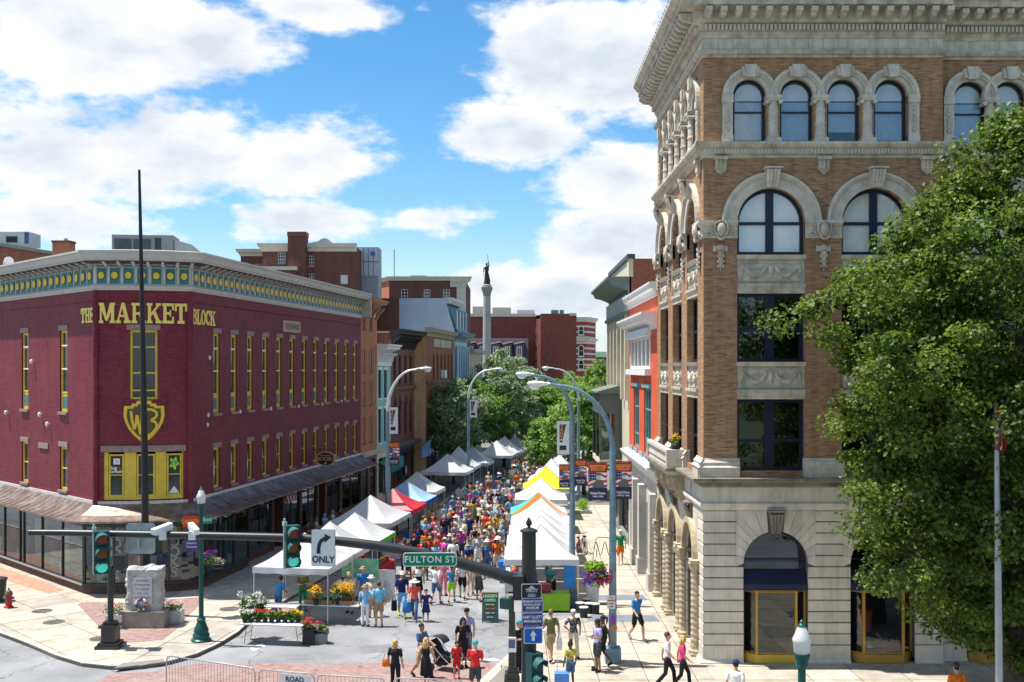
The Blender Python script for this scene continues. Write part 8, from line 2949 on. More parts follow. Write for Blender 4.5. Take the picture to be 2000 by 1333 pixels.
# ------------------------------------------------------------------ people
def lerp(a, b, t):
 return tuple(x + (y - x) * t for x, y in zip(a, b))
STAND = dict(
 hipL=(0.095,0,0.92),kneeL=(0.105,-0.015,0.50),ankL=(0.11,0.03,0.09),toeL=(0.135,-0.16,0.035),
 hipR=(-0.095,0,0.92),kneeR=(-0.105,-0.015,0.50),ankR=(-0.11,0.03,0.09),toeR=(-0.135,-0.16,0.035),
 shL=(0.185,0.0,1.415),elL=(0.245,0.03,1.14),wrL=(0.255,-0.05,0.90),haL=(0.25,-0.09,0.82),
 shR=(-0.185,0.0,1.415),elR=(-0.245,0.03,1.14),wrR=(-0.255,-0.05,0.90),haR=(-0.25,-0.09,0.82),
 head=(0, -0.025, 1.625), neck=(0, 0.0, 1.47), lean=0.0)
def pose(**kw):
 d = dict(STAND)
 d.update(kw)
 return d
WALK=dict(kneeL=(0.10,-0.20,0.53),ankL=(0.10,-0.24,0.10),toeL=(0.11,-0.43,0.06),kneeR=(-0.10,0.05,0.49),ankR=(-0.10,0.32,0.17),toeR=(-0.10,0.17,0.04),
   elL=(0.235,0.14,1.16),wrL=(0.235,0.16,0.92),haL=(0.23,0.14,0.84),elR=(-0.24,-0.06,1.14),wrR=(-0.235,-0.24,0.99),haR=(-0.23,-0.31,0.95))
WALK2=dict(kneeR=(-0.10,-0.18,0.53),ankR=(-0.10,-0.2,0.10),toeR=(-0.11,-0.39,0.05),kneeL=(0.10,0.03,0.49),ankL=(0.10,0.27,0.15),toeL=(0.10,0.12,0.04),
    elR=(-0.235,0.12,1.16),wrR=(-0.235,0.12,0.92),haR=(-0.23,0.1,0.84),elL=(0.25,-0.04,1.15),wrL=(0.2,-0.24,1.08),haL=(0.16,-0.31,1.08))
HIP=dict(elL=(0.36,0.08,1.2),wrL=(0.19,-0.03,1.04),haL=(0.14,-0.09,1.0),ankR=(-0.16,0.03,0.09),toeR=(-0.22,-0.14,0.035),kneeR=(-0.13,-0.02,0.5))
HOLD=dict(elL=(0.23,0.0,1.15),wrL=(0.12,-0.24,1.17),haL=(0.06,-0.31,1.2),elR=(-0.23,0.0,1.15),wrR=(-0.13,-0.24,1.15),haR=(-0.07,-0.31,1.18))
PUSH=dict(WALK,elL=(0.23,-0.1,1.17),wrL=(0.2,-0.35,1.08),haL=(0.17,-0.43,1.06),elR=(-0.23,-0.1,1.17),wrR=(-0.2,-0.35,1.08),haR=(-0.17,-0.43,1.06))
REACH=dict(elL=(0.22,-0.2,1.2),wrL=(0.18,-0.42,1.08),haL=(0.16,-0.5,1.03),lean=-0.14,head=(0,-0.2,1.57),neck=(0,-0.13,1.44),shL=(0.18,-0.12,1.39),shR=(-0.18,-0.12,1.39),elR=(-0.24,-0.1,1.12),wrR=(-0.2,-0.3,1.02),haR=(-0.16,-0.37,1.0))
SIT=dict(hipL=(0.1,0.05,0.5),hipR=(-0.1,0.05,0.5),kneeL=(0.12,-0.38,0.5),kneeR=(-0.12,-0.38,0.5),ankL=(0.12,-0.38,0.09),ankR=(-0.12,-0.38,0.09),toeL=(0.13,-0.56,0.035),toeR=(-0.13,-0.56,0.035),
   shL=(0.185,0.05,0.99),shR=(-0.185,0.05,0.99),elL=(0.24,-0.05,0.75),elR=(-0.24,-0.05,0.75),wrL=(0.16,-0.28,0.72),wrR=(-0.16,-0.28,0.72),haL=(0.12,-0.36,0.74),haR=(-0.12,-0.36,0.74),head=(0,0.01,1.2),neck=(0,0.05,1.05),sit=True)
SLOTS=('skin','hair','shirt','sleeve','bottom','shin','shoe','dark')
def ring_loft(mb, rings, n=14):
 vs, fs = [], []
 for(cx, cy, cz, rx, ry) in rings:
  for j in range(n):
   th = 2 * PI * j / n
   vs.append((cx + rx * math.cos(th), cy + ry * math.sin(th), cz))
 for i in range(len(rings) - 1):
  for j in range(n):
   a, b = i * n + j, i * n + (j + 1) % n
   fs.append((a, b, b + n, a + n))
 fs+=[tuple(reversed(range(n))),tuple((len(rings)-1)*n+j for j in range(n))]
 mb.add(vs, fs)
def body_mesh(name,P,legs='shorts',female=False,child=False,ratio=0.22,voxel=0.0135):
 mb = MB()
 seg = []  # (tag, a, b, ra, rb)
 def limb(tags, pts, rs):
  mb.tube(pts, rs, 9)
  for i in range(len(pts) - 1):
   seg.append((tags[i], pts[i], pts[i + 1], rs[i], rs[i + 1]))
 sit = P.get('sit')
 hz = (P['hipL'][2] + P['hipR'][2]) / 2
 hy = (P['hipL'][1] + P['hipR'][1]) / 2
 nz, ny = P['neck'][2], P['neck'][1]
 def tc(t):  # torso centre from hips to neck
  return(hy + (ny - hy) * t)
 def tz(t):
  return hz + (nz - hz) * t
 sw = 0.165 if female else 0.178
 ww = 0.118 if female else 0.138
 hw = 0.168 if female else 0.158
 rings=[(-0.12,hw*0.75,0.085),(-0.02,hw,0.118),(0.1,hw*1.0,0.12),(0.28,(ww+hw)/2,0.108),(0.42,ww,0.1),(0.6,(ww+sw)/2+0.004,0.112),(0.76,sw,0.117),(0.88,sw,0.1),(0.95,sw*0.8,0.08),(1.0,0.085,0.062)]
 ring_loft(mb, [(0, tc(t), tz(t), rx, ry) for t, rx, ry in rings])
 for(t0, a0, b0), (t1, a1, b1) in zip(rings, rings[1:]):
  seg.append(('torso',(0,tc(t0),tz(t0)),(0,tc(t1),tz(t1)),(a0+b0)/2,(a1+b1)/2))
 if female:
  for sx in(-1, 1):
   mb.ball((sx*0.075,tc(0.66)-0.075,tz(0.66)),(0.075,0.065,0.075),8,6)
 H = P['head']
 hs = 1.18 if child else 1.0
 mb.tube([(0,ny,nz-0.04),(0,(ny+H[1])/2+0.01,nz+0.04),(0,H[1]+0.015,H[2]-0.05)],[0.065,0.055,0.055],9)
 seg.append(('neck',(0,ny,nz),(0,H[1]+0.01,H[2]-0.07),0.06,0.055))
 mb.ball((H[0],H[1]+0.012,H[2]+0.02),(0.077*hs,0.094*hs,0.1*hs),14,10)
 mb.ball((H[0],H[1]-0.02,H[2]-0.055),(0.056*hs,0.068*hs,0.062*hs),12,8)
 mb.ball((H[0],H[1]-0.088*hs,H[2]-0.012),(0.014,0.024,0.026),7,5)
 for sx in(-1, 1):
  mb.ball((H[0]+sx*0.078*hs,H[1]+0.012,H[2]-0.004),(0.012,0.022,0.032),6,5)
 for s_ in 'LR':
  sh,el,wr,ha=P['sh'+s_],P['el'+s_],P['wr'+s_],P['ha'+s_]
  sgn = 1 if s_ == 'L' else -1
  m = lerp(sh, el, 0.68)
  mb.ball(sh, (0.062, 0.062, 0.062), 9, 6)
  seg.append(('sleeve', sh, lerp(sh, el, 0.05), 0.062, 0.062))
  limb(('sleeve',), [sh, m], [0.06, 0.062])
  limb(('arm','arm','arm'),[lerp(sh,el,0.5),el,lerp(el,wr,0.35),wr],[0.045,0.039,0.041,0.027])
  w, h = Vector(wr), Vector(ha)
  ax = (h - w).normalized()
  side = ax.cross(Vector((0, 0, 1)))
  if side.length < 0.2:
   side = Vector((1, 0, 0))
  side.normalize()
  side = Vector((0, -1, 0)) if abs(ax.z) > 0.8 else side
  nrm = ax.cross(side).normalized()
  side = nrm.cross(ax).normalized()
  k0 = w + ax * 0.085
  mb.tube([tuple(w),tuple(w+ax*0.04),tuple(k0)],[0.027,0.035,0.034],8)
  seg.append(('arm', tuple(w), tuple(k0 + ax * 0.08), 0.03, 0.03))
  for q,ln in zip((-0.03,-0.010,0.010,0.03),(0.062,0.074,0.07,0.054)):
   p = k0 + side * q - ax * 0.012
   curl = nrm * (0.022 * -sgn)
   mb.tube([tuple(p),tuple(p+ax*ln*0.55+curl*0.35),tuple(p+ax*ln*0.95+curl)],[0.0115,0.011,0.0095],6)
  p = w + ax * 0.03 + side * 0.03
  mb.tube([tuple(p),tuple(p+ax*0.03+side*0.028),tuple(p+ax*0.065+side*0.034)],[0.014,0.0125,0.01],6)
  hp,kn,an,to=P['hip'+s_],P['knee'+s_],P['ank'+s_],P['toe'+s_]
  limb(('thigh','shin','shin','shin'),[hp,kn,lerp(kn,an,0.32),an,(an[0],an[1],max(0.05,an[2]-0.04))],[0.085,0.053,0.056,0.036,0.036])
  if legs == 'shorts':
   limb(('thigh',),[lerp(hp,kn,-0.02),lerp(hp,kn,0.82)],[0.098,0.094])
  elif legs == 'pants':
   limb(('thigh','shin'),[lerp(hp,kn,-0.02),kn,lerp(kn,an,0.95)],[0.096,0.068,0.062])
  a, t_ = Vector(an), Vector(to)
  heel = a + (a - Vector((to[0], to[1], an[2]))).normalized() * 0.035
  mb.tube([(heel.x,heel.y,max(0.045,an[2]-0.05)),(a.x,a.y,max(0.05,an[2]-0.045)),tuple(lerp(an,to,0.6)[:2])+(max(0.045,lerp(an,to,0.75)[2]),),(to[0],to[1],to[2]+0.004)],[0.042,0.05,0.046,0.034],8)
  seg.append(('shoe',(heel.x,heel.y,max(0.03,an[2]-0.06)),(to[0],to[1],to[2]),0.05,0.04))
 if legs == 'skirt':
  kz = min(P['kneeL'][2], P['kneeR'][2])
  kx = max(abs(P['kneeL'][0]), abs(P['kneeR'][0]))
  ky0,ky1=min(P['kneeL'][1],P['kneeR'][1]),max(P['kneeL'][1],P['kneeR'][1])
  rr=[(0,hy,hz+0.16,0.14,0.115),(0,hy,hz,0.178,0.14),(0,(ky0+ky1)/2*0.6,hz-0.2,0.2,0.15+(ky1-ky0)*0.2),(0,(ky0+ky1)/2,kz+0.02,kx+0.125,0.13+(ky1-ky0)*0.42)]
  ring_loft(mb, rr)
  for a, b in zip(rr, rr[1:]):
   seg.append(('thigh',a[:3],b[:3],(a[3]+a[4])/2,(b[3]+b[4])/2))
 me = mb.mesh(name)
 ob = bpy.data.objects.new(name, me)
 rm = ob.modifiers.new('r', 'REMESH')
 rm.mode = 'VOXEL'
 rm.voxel_size = voxel
 rm.use_smooth_shade = True
 sm = ob.modifiers.new('s', 'SMOOTH')
 sm.factor = 0.5
 sm.iterations = 2
 dc = ob.modifiers.new('d', 'DECIMATE')
 dc.ratio = ratio
 out = evaluated(ob)
 bpy.data.meshes.remove(me)
 out.name = name
 nf = len(out.polygons)
 C = np.zeros(nf * 3, dtype=np.float32)
 out.polygons.foreach_get('center', C)
 C = C.reshape(-1, 3)
 best = np.full(nf, 1e9)
 tagi = np.zeros(nf, dtype=int)
 names = ['torso', 'neck', 'sleeve', 'arm', 'thigh', 'shin', 'shoe']
 for tg, a, b, ra, rb in seg:
  a, b = np.array(a), np.array(b)
  ab = b - a
  L2 = max(1e-9, float(ab@ab))
  t = np.clip(((C - a)@ab) / L2, 0, 1)
  d=np.linalg.norm(C-(a+t[:,None]*ab),axis=1)-(ra+(rb-ra)*t)
  if tg == 'shoe':
   d = d - 0.01
  m = d < best
  best[m] = d[m]
  tagi[m] = names.index(tg)
 slot = np.array([2, 0, 3, 0, 4, 5, 6])[tagi]
 tt = (C[:, 2] - hz) / max(0.05, nz - hz)
 slot[(tagi == 0)&(tt < (0.06 if not sit else 0.12))] = 4
 slot[(tagi == 0)&(tt > 0.97)] = 0
 hd=(np.linalg.norm((C-np.array([H[0],H[1],H[2]-0.01]))/np.array([0.13,0.15,0.16])/hs,axis=1)<1)&(C[:,2]>H[2]-0.125)
 slot[hd] = 0
 hair=hd&(((C[:,2]>H[2]+0.055)&(C[:,1]>H[1]-0.085))|((C[:,1]>H[1]+0.03)&(C[:,2]>H[2]-0.05)))&~((np.abs(C[:,0])>0.077*hs)&(C[:,2]<H[2]+0.03))
 slot[hair] = 1
 for sx in(-1, 1):
  e=np.array([H[0]+sx*0.031*hs,H[1]-0.082*hs,H[2]+0.014])
  slot[np.linalg.norm(C - e, axis=1) < 0.013] = 7
 e=(C-np.array([H[0],H[1]-0.085*hs,H[2]-0.062]))/np.array([0.022,0.02,0.007])
 slot[np.linalg.norm(e, axis=1) < 1.0] = 7
 out.materials.clear()
 for _ in SLOTS:
  out.materials.append(None)
 out.polygons.foreach_set('material_index', slot.astype(np.int32))
 out.polygons.foreach_set('use_smooth', [True] * nf)
 out['head'] = list(H)
 return out
BODY = {}
for nm, P, kw in(
  ('stand_shorts',pose(),dict(legs='shorts')),('stand_pants',pose(),dict(legs='pants')),
  ('walk_shorts',pose(**WALK),dict(legs='shorts')),('walk_pants',pose(**WALK),dict(legs='pants')),
  ('walk2_shorts',pose(**WALK2),dict(legs='shorts')),('hip_shorts',pose(**HIP),dict(legs='shorts',female=True)),
  ('hold_shorts',pose(**HOLD),dict(legs='shorts')),('hold_pants',pose(**HOLD),dict(legs='pants',female=True)),
  ('stand_skirt',pose(),dict(legs='skirt',female=True)),('walk_skirt',pose(**WALK),dict(legs='skirt',female=True)),
  ('stand_fpants',pose(),dict(legs='pants',female=True)),('walk_fshorts',pose(**WALK2),dict(legs='shorts',female=True)),
  ('push_shorts',pose(**PUSH),dict(legs='shorts')),('reach_pants',pose(**REACH),dict(legs='pants')),('reach_shorts',pose(**REACH),dict(legs='shorts',female=True)),
  ('sit_pants',pose(**SIT),dict(legs='pants')),('hip_pants',pose(**HIP),dict(legs='pants',female=True)),
  ('child_stand',pose(),dict(legs='shorts',child=True)),('child_walk',pose(**WALK),dict(legs='shorts',child=True)),('child_skirt',pose(**HIP),dict(legs='skirt',child=True))):
 BODY[nm] = body_mesh('body_' + nm, P, **kw)
COLS={'white':(0.72,0.72,0.71),'cream':(0.62,0.56,0.44),'black':(0.02,0.02,0.022),'charcoal':(0.06,0.06,0.065),'grey':(0.27,0.28,0.29),'navy':(0.02,0.03,0.11),'blue':(0.025,0.12,0.5),
  'light blue':(0.22,0.48,0.75),'sky blue':(0.16,0.5,0.72),'denim':(0.07,0.13,0.26),'teal':(0.05,0.28,0.31),'green':(0.02,0.24,0.09),'lime green':(0.4,0.65,0.04),'olive':(0.16,0.16,0.07),
  'khaki':(0.42,0.33,0.19),'tan':(0.36,0.24,0.13),'brown':(0.12,0.07,0.045),'orange':(0.7,0.17,0.02),'red':(0.58,0.03,0.03),'coral':(0.72,0.1,0.07),'maroon':(0.2,0.02,0.04),'pink':(0.75,0.22,0.3),'hot pink':(0.72,0.06,0.2),
  'purple':(0.22,0.08,0.34),'lavender':(0.38,0.36,0.62),'magenta':(0.48,0.06,0.36),'yellow':(0.72,0.52,0.05),'mustard':(0.5,0.32,0.04)}
SKINS=[(0.53,0.3,0.2),(0.45,0.24,0.15),(0.33,0.17,0.1),(0.5,0.28,0.19),(0.16,0.075,0.045)]
HAIRS={'brown':(0.075,0.038,0.02),'dark':(0.018,0.013,0.011),'blonde':(0.5,0.31,0.1),'grey':(0.4,0.4,0.39),'red':(0.28,0.075,0.02),'light brown':(0.2,0.11,0.05)}
def pattern_mat(name):
 m, nt, p = new_mat('cloth_' + name.replace(' ', '_'))
 N, L = nt.nodes.new, nt.links.new
 tc = N('ShaderNodeTexCoord')
 cr = N('ShaderNodeValToRGB')
 kind={'tie dye':('n',5),'floral':('v',22),'striped navy':('w',9),'checked red':('k',26),'striped grey':('w',12)}[name]
 if kind[0] == 'n':
  t = N('ShaderNodeTexNoise')
  t.inputs['Detail'].default_value = 1
 elif kind[0] == 'v':
  t = N('ShaderNodeTexVoronoi')
 elif kind[0] == 'k':
  t = N('ShaderNodeTexChecker')
 else:
  t = N('ShaderNodeTexWave')
  t.bands_direction = 'Z'
 t.inputs['Scale'].default_value = kind[1]
 L(tc.outputs['Object'], t.inputs['Vector'])
 L(t.outputs['Distance' if kind[0]=='v' else('Fac' if kind[0]!='n' else 'Fac')],cr.inputs[0])
 ramp={'tie dye':[(0.3,(0.05,0.1,0.5)),(0.42,(0.1,0.4,0.1)),(0.52,(0.75,0.5,0.03)),(0.62,(0.7,0.08,0.03))],'floral':[(0.28,(0.65,0.65,0.66)),(0.34,(0.02,0.02,0.025))],
   'striped navy':[(0.45,(0.02,0.03,0.12)),(0.55,(0.68,0.68,0.68))],'checked red':[(0.4,(0.5,0.03,0.03)),(0.6,(0.6,0.5,0.45))],'striped grey':[(0.45,(0.25,0.26,0.28)),(0.55,(0.55,0.56,0.58))]}[name]
 while len(cr.color_ramp.elements) < len(ramp):
  cr.color_ramp.elements.new(0.5)
 for e, (pos, c) in zip(cr.color_ramp.elements, ramp):
  e.position = pos
  e.color = (*c, 1)
 L(cr.outputs[0], p.inputs['Base Color'])
 p.inputs['Roughness'].default_value = 0.85
 MATS[m.name] = m
 return m
PATTERNS=('tie dye','floral','striped navy','checked red','striped grey')
for _n in PATTERNS:
 pattern_mat(_n)
def cm(c):
 if c in PATTERNS:
  return MATS['cloth_' + c.replace(' ', '_')]
 return M('cloth_'+c.replace(' ','_'),COLS[c],0.85,var=0.2,scale=11,spec=0.15,bump=0.9,bscale=16)
def sk(i):
 return M('skin_%d' % i, SKINS[i], 0.55, var=0.06, scale=12)
def hm_(c):
 return M('hair_'+c.replace(' ','_'),HAIRS[c],0.6,var=0.25,scale=25)
DARKF = M('face_dark', (0.05, 0.025, 0.02), 0.6)
HP = {}
def head_piece(kind):
 if kind in HP:
  return HP[kind]
 mb = MB()
 if kind == 'long':
  mb.ball((0, 0.02, 0.035), (0.092, 0.102, 0.104), 12, 8)
  ring_loft(mb,[(0,0.06,0.05,0.085,0.05),(0,0.075,-0.06,0.1,0.05),(0,0.085,-0.18,0.1,0.042),(0,0.085,-0.3,0.07,0.03),(0,0.08,-0.34,0.03,0.015)],12)
  for s_ in(-1, 1):
   mb.tube([(s_*0.075,0.0,0.06),(s_*0.092,0.01,-0.04),(s_*0.09,0.03,-0.16)],[0.03,0.028,0.02],7)
 elif kind == 'bob':
  mb.ball((0, 0.022, 0.03), (0.094, 0.104, 0.108), 12, 8)
  ring_loft(mb,[(0,0.05,0.03,0.095,0.06),(0,0.055,-0.06,0.105,0.06),(0,0.06,-0.13,0.09,0.05)],12)
 elif kind == 'tail':
  mb.ball((0, 0.02, 0.035), (0.086, 0.1, 0.1), 12, 8)
  mb.tube([(0,0.11,0.06),(0,0.16,0.03),(0,0.16,-0.1),(0,0.14,-0.2)],[0.025,0.035,0.03,0.01],8)
 elif kind == 'bun':
  mb.ball((0, 0.02, 0.035), (0.086, 0.1, 0.1), 12, 8)
  mb.ball((0, 0.06, 0.16), (0.055, 0.055, 0.05), 10, 7)
 elif kind == 'short':
  mb.ball((0, 0.026, 0.045), (0.086, 0.096, 0.092), 12, 8)
 elif kind == 'sunhat':
  mb.lathe([(0.24,0.035),(0.245,0.045),(0.16,0.062),(0.105,0.07),(0.1,0.12),(0.085,0.16),(0.04,0.175),(0.002,0.178)],(0,0.01,0.0),18)
 elif kind == 'hat':
  mb.lathe([(0.165,0.045),(0.17,0.055),(0.105,0.062),(0.098,0.12),(0.08,0.155),(0.03,0.16),(0.002,0.16)],(0,0.01,0.0),16)
 elif kind == 'cap':
  mb.lathe([(0.096,0.045),(0.097,0.07),(0.085,0.115),(0.05,0.14),(0.002,0.147)],(0,0.012,0.0),14)
  vs = []
  for y_, w in((-0.06, 0.085), (-0.12, 0.075), (-0.165, 0.045)):
   vs+=[(-w,y_,0.055-(abs(y_)-0.06)*0.1),(w,y_,0.055-(abs(y_)-0.06)*0.1),(-w,y_,0.043-(abs(y_)-0.06)*0.1),(w,y_,0.043-(abs(y_)-0.06)*0.1)]
  mb.add(vs,[(0,1,5,4),(4,5,9,8),(2,6,7,3),(6,10,11,7),(0,4,6,2),(4,8,10,6),(1,3,7,5),(5,7,11,9),(8,9,11,10)])
 me = mb.mesh('head_piece_' + kind, smooth=True)
 me.materials.append(None)
 HP[kind] = me
 return me
def set_slot(o, i, m):
 o.material_slots[i].link = 'OBJECT'
 o.material_slots[i].material = m
USED = set()
def person(label,body,x,y,z,face,height,shirt,bottom,skin=0,hair='brown',style=None,hat=None,hatcol='cream',shoes='black',lower=None,sleeve='short',group=None):
 """face: degrees, 0 towards the viewer, 90 to the right, 180 away"""
 me = BODY[body]
 o = bpy.data.objects.new('person', me)
 COL.objects.link(o)
 s_ = height / 1.75 if 'sit' not in body else 1.0
 o.location = (x, y, z)
 o.rotation_euler = (0, 0, R(face))
 o.scale = (s_, s_, s_)
 skm = sk(skin)
 sh = cm(shirt)
 bt = cm(bottom)
 long_leg = 'pants' in body
 mats=[skm if sleeve!='long' else skm,hm_(hair),sh,skm if sleeve=='none' else sh,bt,bt if long_leg else skm,cm(shoes),DARKF]
 if lower:
  mats[5] = cm(lower)
 for i, m in enumerate(mats):
  set_slot(o, i, m)
 H = list(me['head'])
 def piece_on(kind, mat, nm):
  c = bpy.data.objects.new(nm, head_piece(kind))
  COL.objects.link(c)
  c.parent = o
  c.location = H
  if 'child' in body:
   c.scale = (1.18, 1.18, 1.18)
  set_slot(c, 0, mat)
 if style:
  piece_on(style, hm_(hair), 'hair')
 if hat:
  piece_on(hat, cm(hatcol), 'hat')
 tag(o, label, 'person', group)
 USED.add(label)
 return o
def bag_for(o_name, label, x, y, z, w, h, d, col_, cat='bag'):
 """a soft bag hanging from a hand or shoulder, lower corner rounded, with handles"""
 t = thing(o_name, label, cat, (x, y, z))
 mb = MB()
 ring_loft(mb,[(x,y,z,w*0.38,d*0.38),(x,y,z+h*0.12,w*0.5,d*0.5),(x,y,z+h*0.7,w*0.47,d*0.42),(x,y,z+h,w*0.4,d*0.25)],10)
 mb.build('body', cm(col_), t, smooth='auto')
 MB().tube([(x-w*0.3,y,z+h),(x-w*0.12,y,z+h+0.2),(x+w*0.12,y,z+h+0.2),(x+w*0.3,y,z+h)],0.012,5).build('handle',cm(col_),t)
 return t
GP = 'market visitors near the crossing'
def P_(label, px, py, body, face, h, shirt, bottom, z=0.0, **kw):
 c = GZ(px, py, z)
 return person(label,body,c.x,c.y,z,face,h,shirt,bottom,group=GP,**kw),c
P_('person in light blue shirt and white trousers with straw hat, back turned, by flower stall',713,1224,'stand_fpants',170,1.6,'light blue','white',hair='grey',style='long',hat='hat',hatcol='tan',shoes='brown')
P_('person in sky blue tee and tan shorts, back turned, beside flower stall',740,1224,'stand_shorts',195,1.74,'sky blue','tan',hair='brown',style='short',shoes='tan')
P_('person in white sun hat between the two blue shirts at flower stall',727,1206,'reach_pants',200,1.68,'cream','khaki',hair='grey',hat='hat',hatcol='white')
_,c=P_('person in navy tee and pale blue shorts with white cap carrying black bag',785,1206,'walk_shorts',8,1.84,'navy','light blue',skin=1,hair='dark',hat='cap',hatcol='white',shoes='lime green')
bag_for('shopping_bag','black shopping bag held by person in navy tee',c.x-0.3,c.y-0.1,0.28,0.24,0.42,0.1,'black')
_,c=P_('person in coral red top and jeans with wide white sun hat',810,1213,'walk_pants',-4,1.62,'coral','denim',skin=0,hair='brown',style='long',hat='sunhat',hatcol='white',shoes='tan')
bag_for('shopping_bag','bright blue bag carried by person in wide white hat',c.x-0.3,c.y-0.12,0.35,0.36,0.42,0.2,'blue')
P_('child in navy top and skirt holding hands with person in red top',832,1215,'child_skirt',4,1.28,'navy','navy',hair='dark',style='tail',shoes='cream')
P_('person in white halter top and black skirt with long brown hair',817,1176,'stand_skirt',10,1.68,'white','black',hair='brown',style='long',sleeve='none')
P_('person in white tee and denim shorts facing right in open street',851,1181,'walk_fshorts',150,1.72,'white','denim',hair='light brown',style='short',skin=0,shoes='brown')
P_('person in pink top beside the white tee and denim shorts',866,1164,'stand_fpants',165,1.68,'pink','pink',hair='brown',style='long')
P_('person in blue tank and lime green shorts',882,1177,'walk_fshorts',175,1.62,'blue','lime green',hair='dark',style='tail',sleeve='none')
P_('person in white shirt and black shorts behind the street name sign',903,1170,'walk_shorts',180,1.76,'white','black',hair='dark',style='short',shoes='charcoal')
P_('person in cream top with bare legs next to black shorts',919,1163,'walk_fshorts',180,1.64,'cream','cream',hair='red',style='long')
P_('person in dark skirt and tan top at the crowd edge',935,1174,'walk_skirt',175,1.66,'tan','charcoal',hair='brown',style='bob',skin=1,shoes='tan')
P_('person in slate tee and khaki shorts pushing the stroller',823,1324,'push_shorts',55,1.76,'denim','khaki',skin=2,hair='dark',style='short')
_,c=P_('blonde person in black sleeveless dress in front of stroller',832,1350,'walk_skirt',165,1.66,'black','black',hair='blonde',style='long',sleeve='none')
_,c=P_('blonde person in black tee with orange bag at the barrier',772,1352,'stand_pants',160,1.62,'black','black',hair='blonde',style='bob')
bag_for('shoulder_bag','orange leather bag on the blonde person in black tee',c.x-0.27,c.y-0.12,0.82,0.26,0.22,0.1,'orange')
P_('person in black dress with long dark hair near red clad child',904,1304,'stand_skirt',15,1.68,'black','black',skin=1,hair='dark',style='long')
P_('person in pale grey long sleeves and dark cap behind black dress',912,1290,'stand_pants',-12,1.78,'lavender','denim',hat='cap',hatcol='black',hair='dark',sleeve='long')
P_('child in red top and shorts beside the person in black dress',892,1326,'child_stand',12,1.2,'red','red',hair='dark',style='tail',shoes='red')
P_('person in red jacket with teal cap at the barrier end',928,1362,'hold_shorts',170,1.72,'red','charcoal',hair='grey',hat='cap',hatcol='teal')
P_('person in black with teal cap half hidden by the sign pole',1013,1312,'hold_pants',60,1.66,'black','black',z=SWZ,hair='dark',hat='cap',hatcol='teal')
_,c=P_('person in olive brown tee and khaki shorts carrying white bag, back turned',1076,1293,'walk2_shorts',200,1.76,'olive','khaki',z=SWZ,hair='light brown',style='short',skin=0)
bag_for('plastic_bag','white plastic bag held by person in olive tee',c.x+0.28,c.y-0.1,SWZ+0.42,0.2,0.4,0.14,'white')
P_('person in black and white patterned top and pale trousers, white cap, hand on hip',1120,1287,'hip_pants',190,1.66,'floral','cream',z=SWZ,hair='grey',style='short',hat='cap',hatcol='white')
P_('child in orange and blue tie dye shirt with high bun and blue cart',1114,1342,'child_stand',205,1.4,'tie dye','denim',z=SWZ,skin=4,hair='dark',style='bun')
_,c=P_('person in lavender tee and dark patterned shorts carrying black rucksack',1167,1312,'hold_shorts',-65,1.72,'lavender','charcoal',z=SWZ,skin=2,hair='dark',style='bob')
bag_for('rucksack','small black rucksack of the person in lavender tee',c.x+0.2,c.y+0.02,SWZ+1.02,0.26,0.36,0.2,'black')
P_('person with dark ponytail walking behind the lavender tee',1178,1305,'walk_shorts',-80,1.74,'brown','black',z=SWZ,skin=4,hair='dark',style='tail')
P_('person in blue tee and black shorts walking alone on right pavement',1244,1251,'walk_shorts',35,1.78,'blue','black',z=SWZ,skin=0,hair='dark',style='short',shoes='grey')
P_('person in green polo and orange shorts with white cap walking away',1212,1103,'walk2_shorts',178,1.74,'green','orange',z=SWZ,hair='grey',hat='cap',hatcol='white',shoes='white')
P_('young person in white tee and black trousers walking right',1303,1345,'walk_pants',80,1.74,'white','black',z=SWZ,hair='brown',style='short')
P_('young blonde person in hot pink tee and black trousers walking right',1333,1347,'walk_pants',82,1.66,'hot pink','black',z=SWZ,hair='blonde',style='long')
person('person in white tee and navy cap at the lower edge by gold shop window','stand_shorts',X_at(1437,29.9),29.9,SWZ,150,1.74,'white','denim',hair='dark',hat='cap',hatcol='navy',group=GP)
person('worker in orange vest with dark cap under the big tree','stand_pants',X_at(1868,29.6),29.6,SWZ,190,1.74,'orange','navy',hair='dark',hat='cap',hatcol='charcoal',group=GP)
GV = 'stall keepers under the canopies'
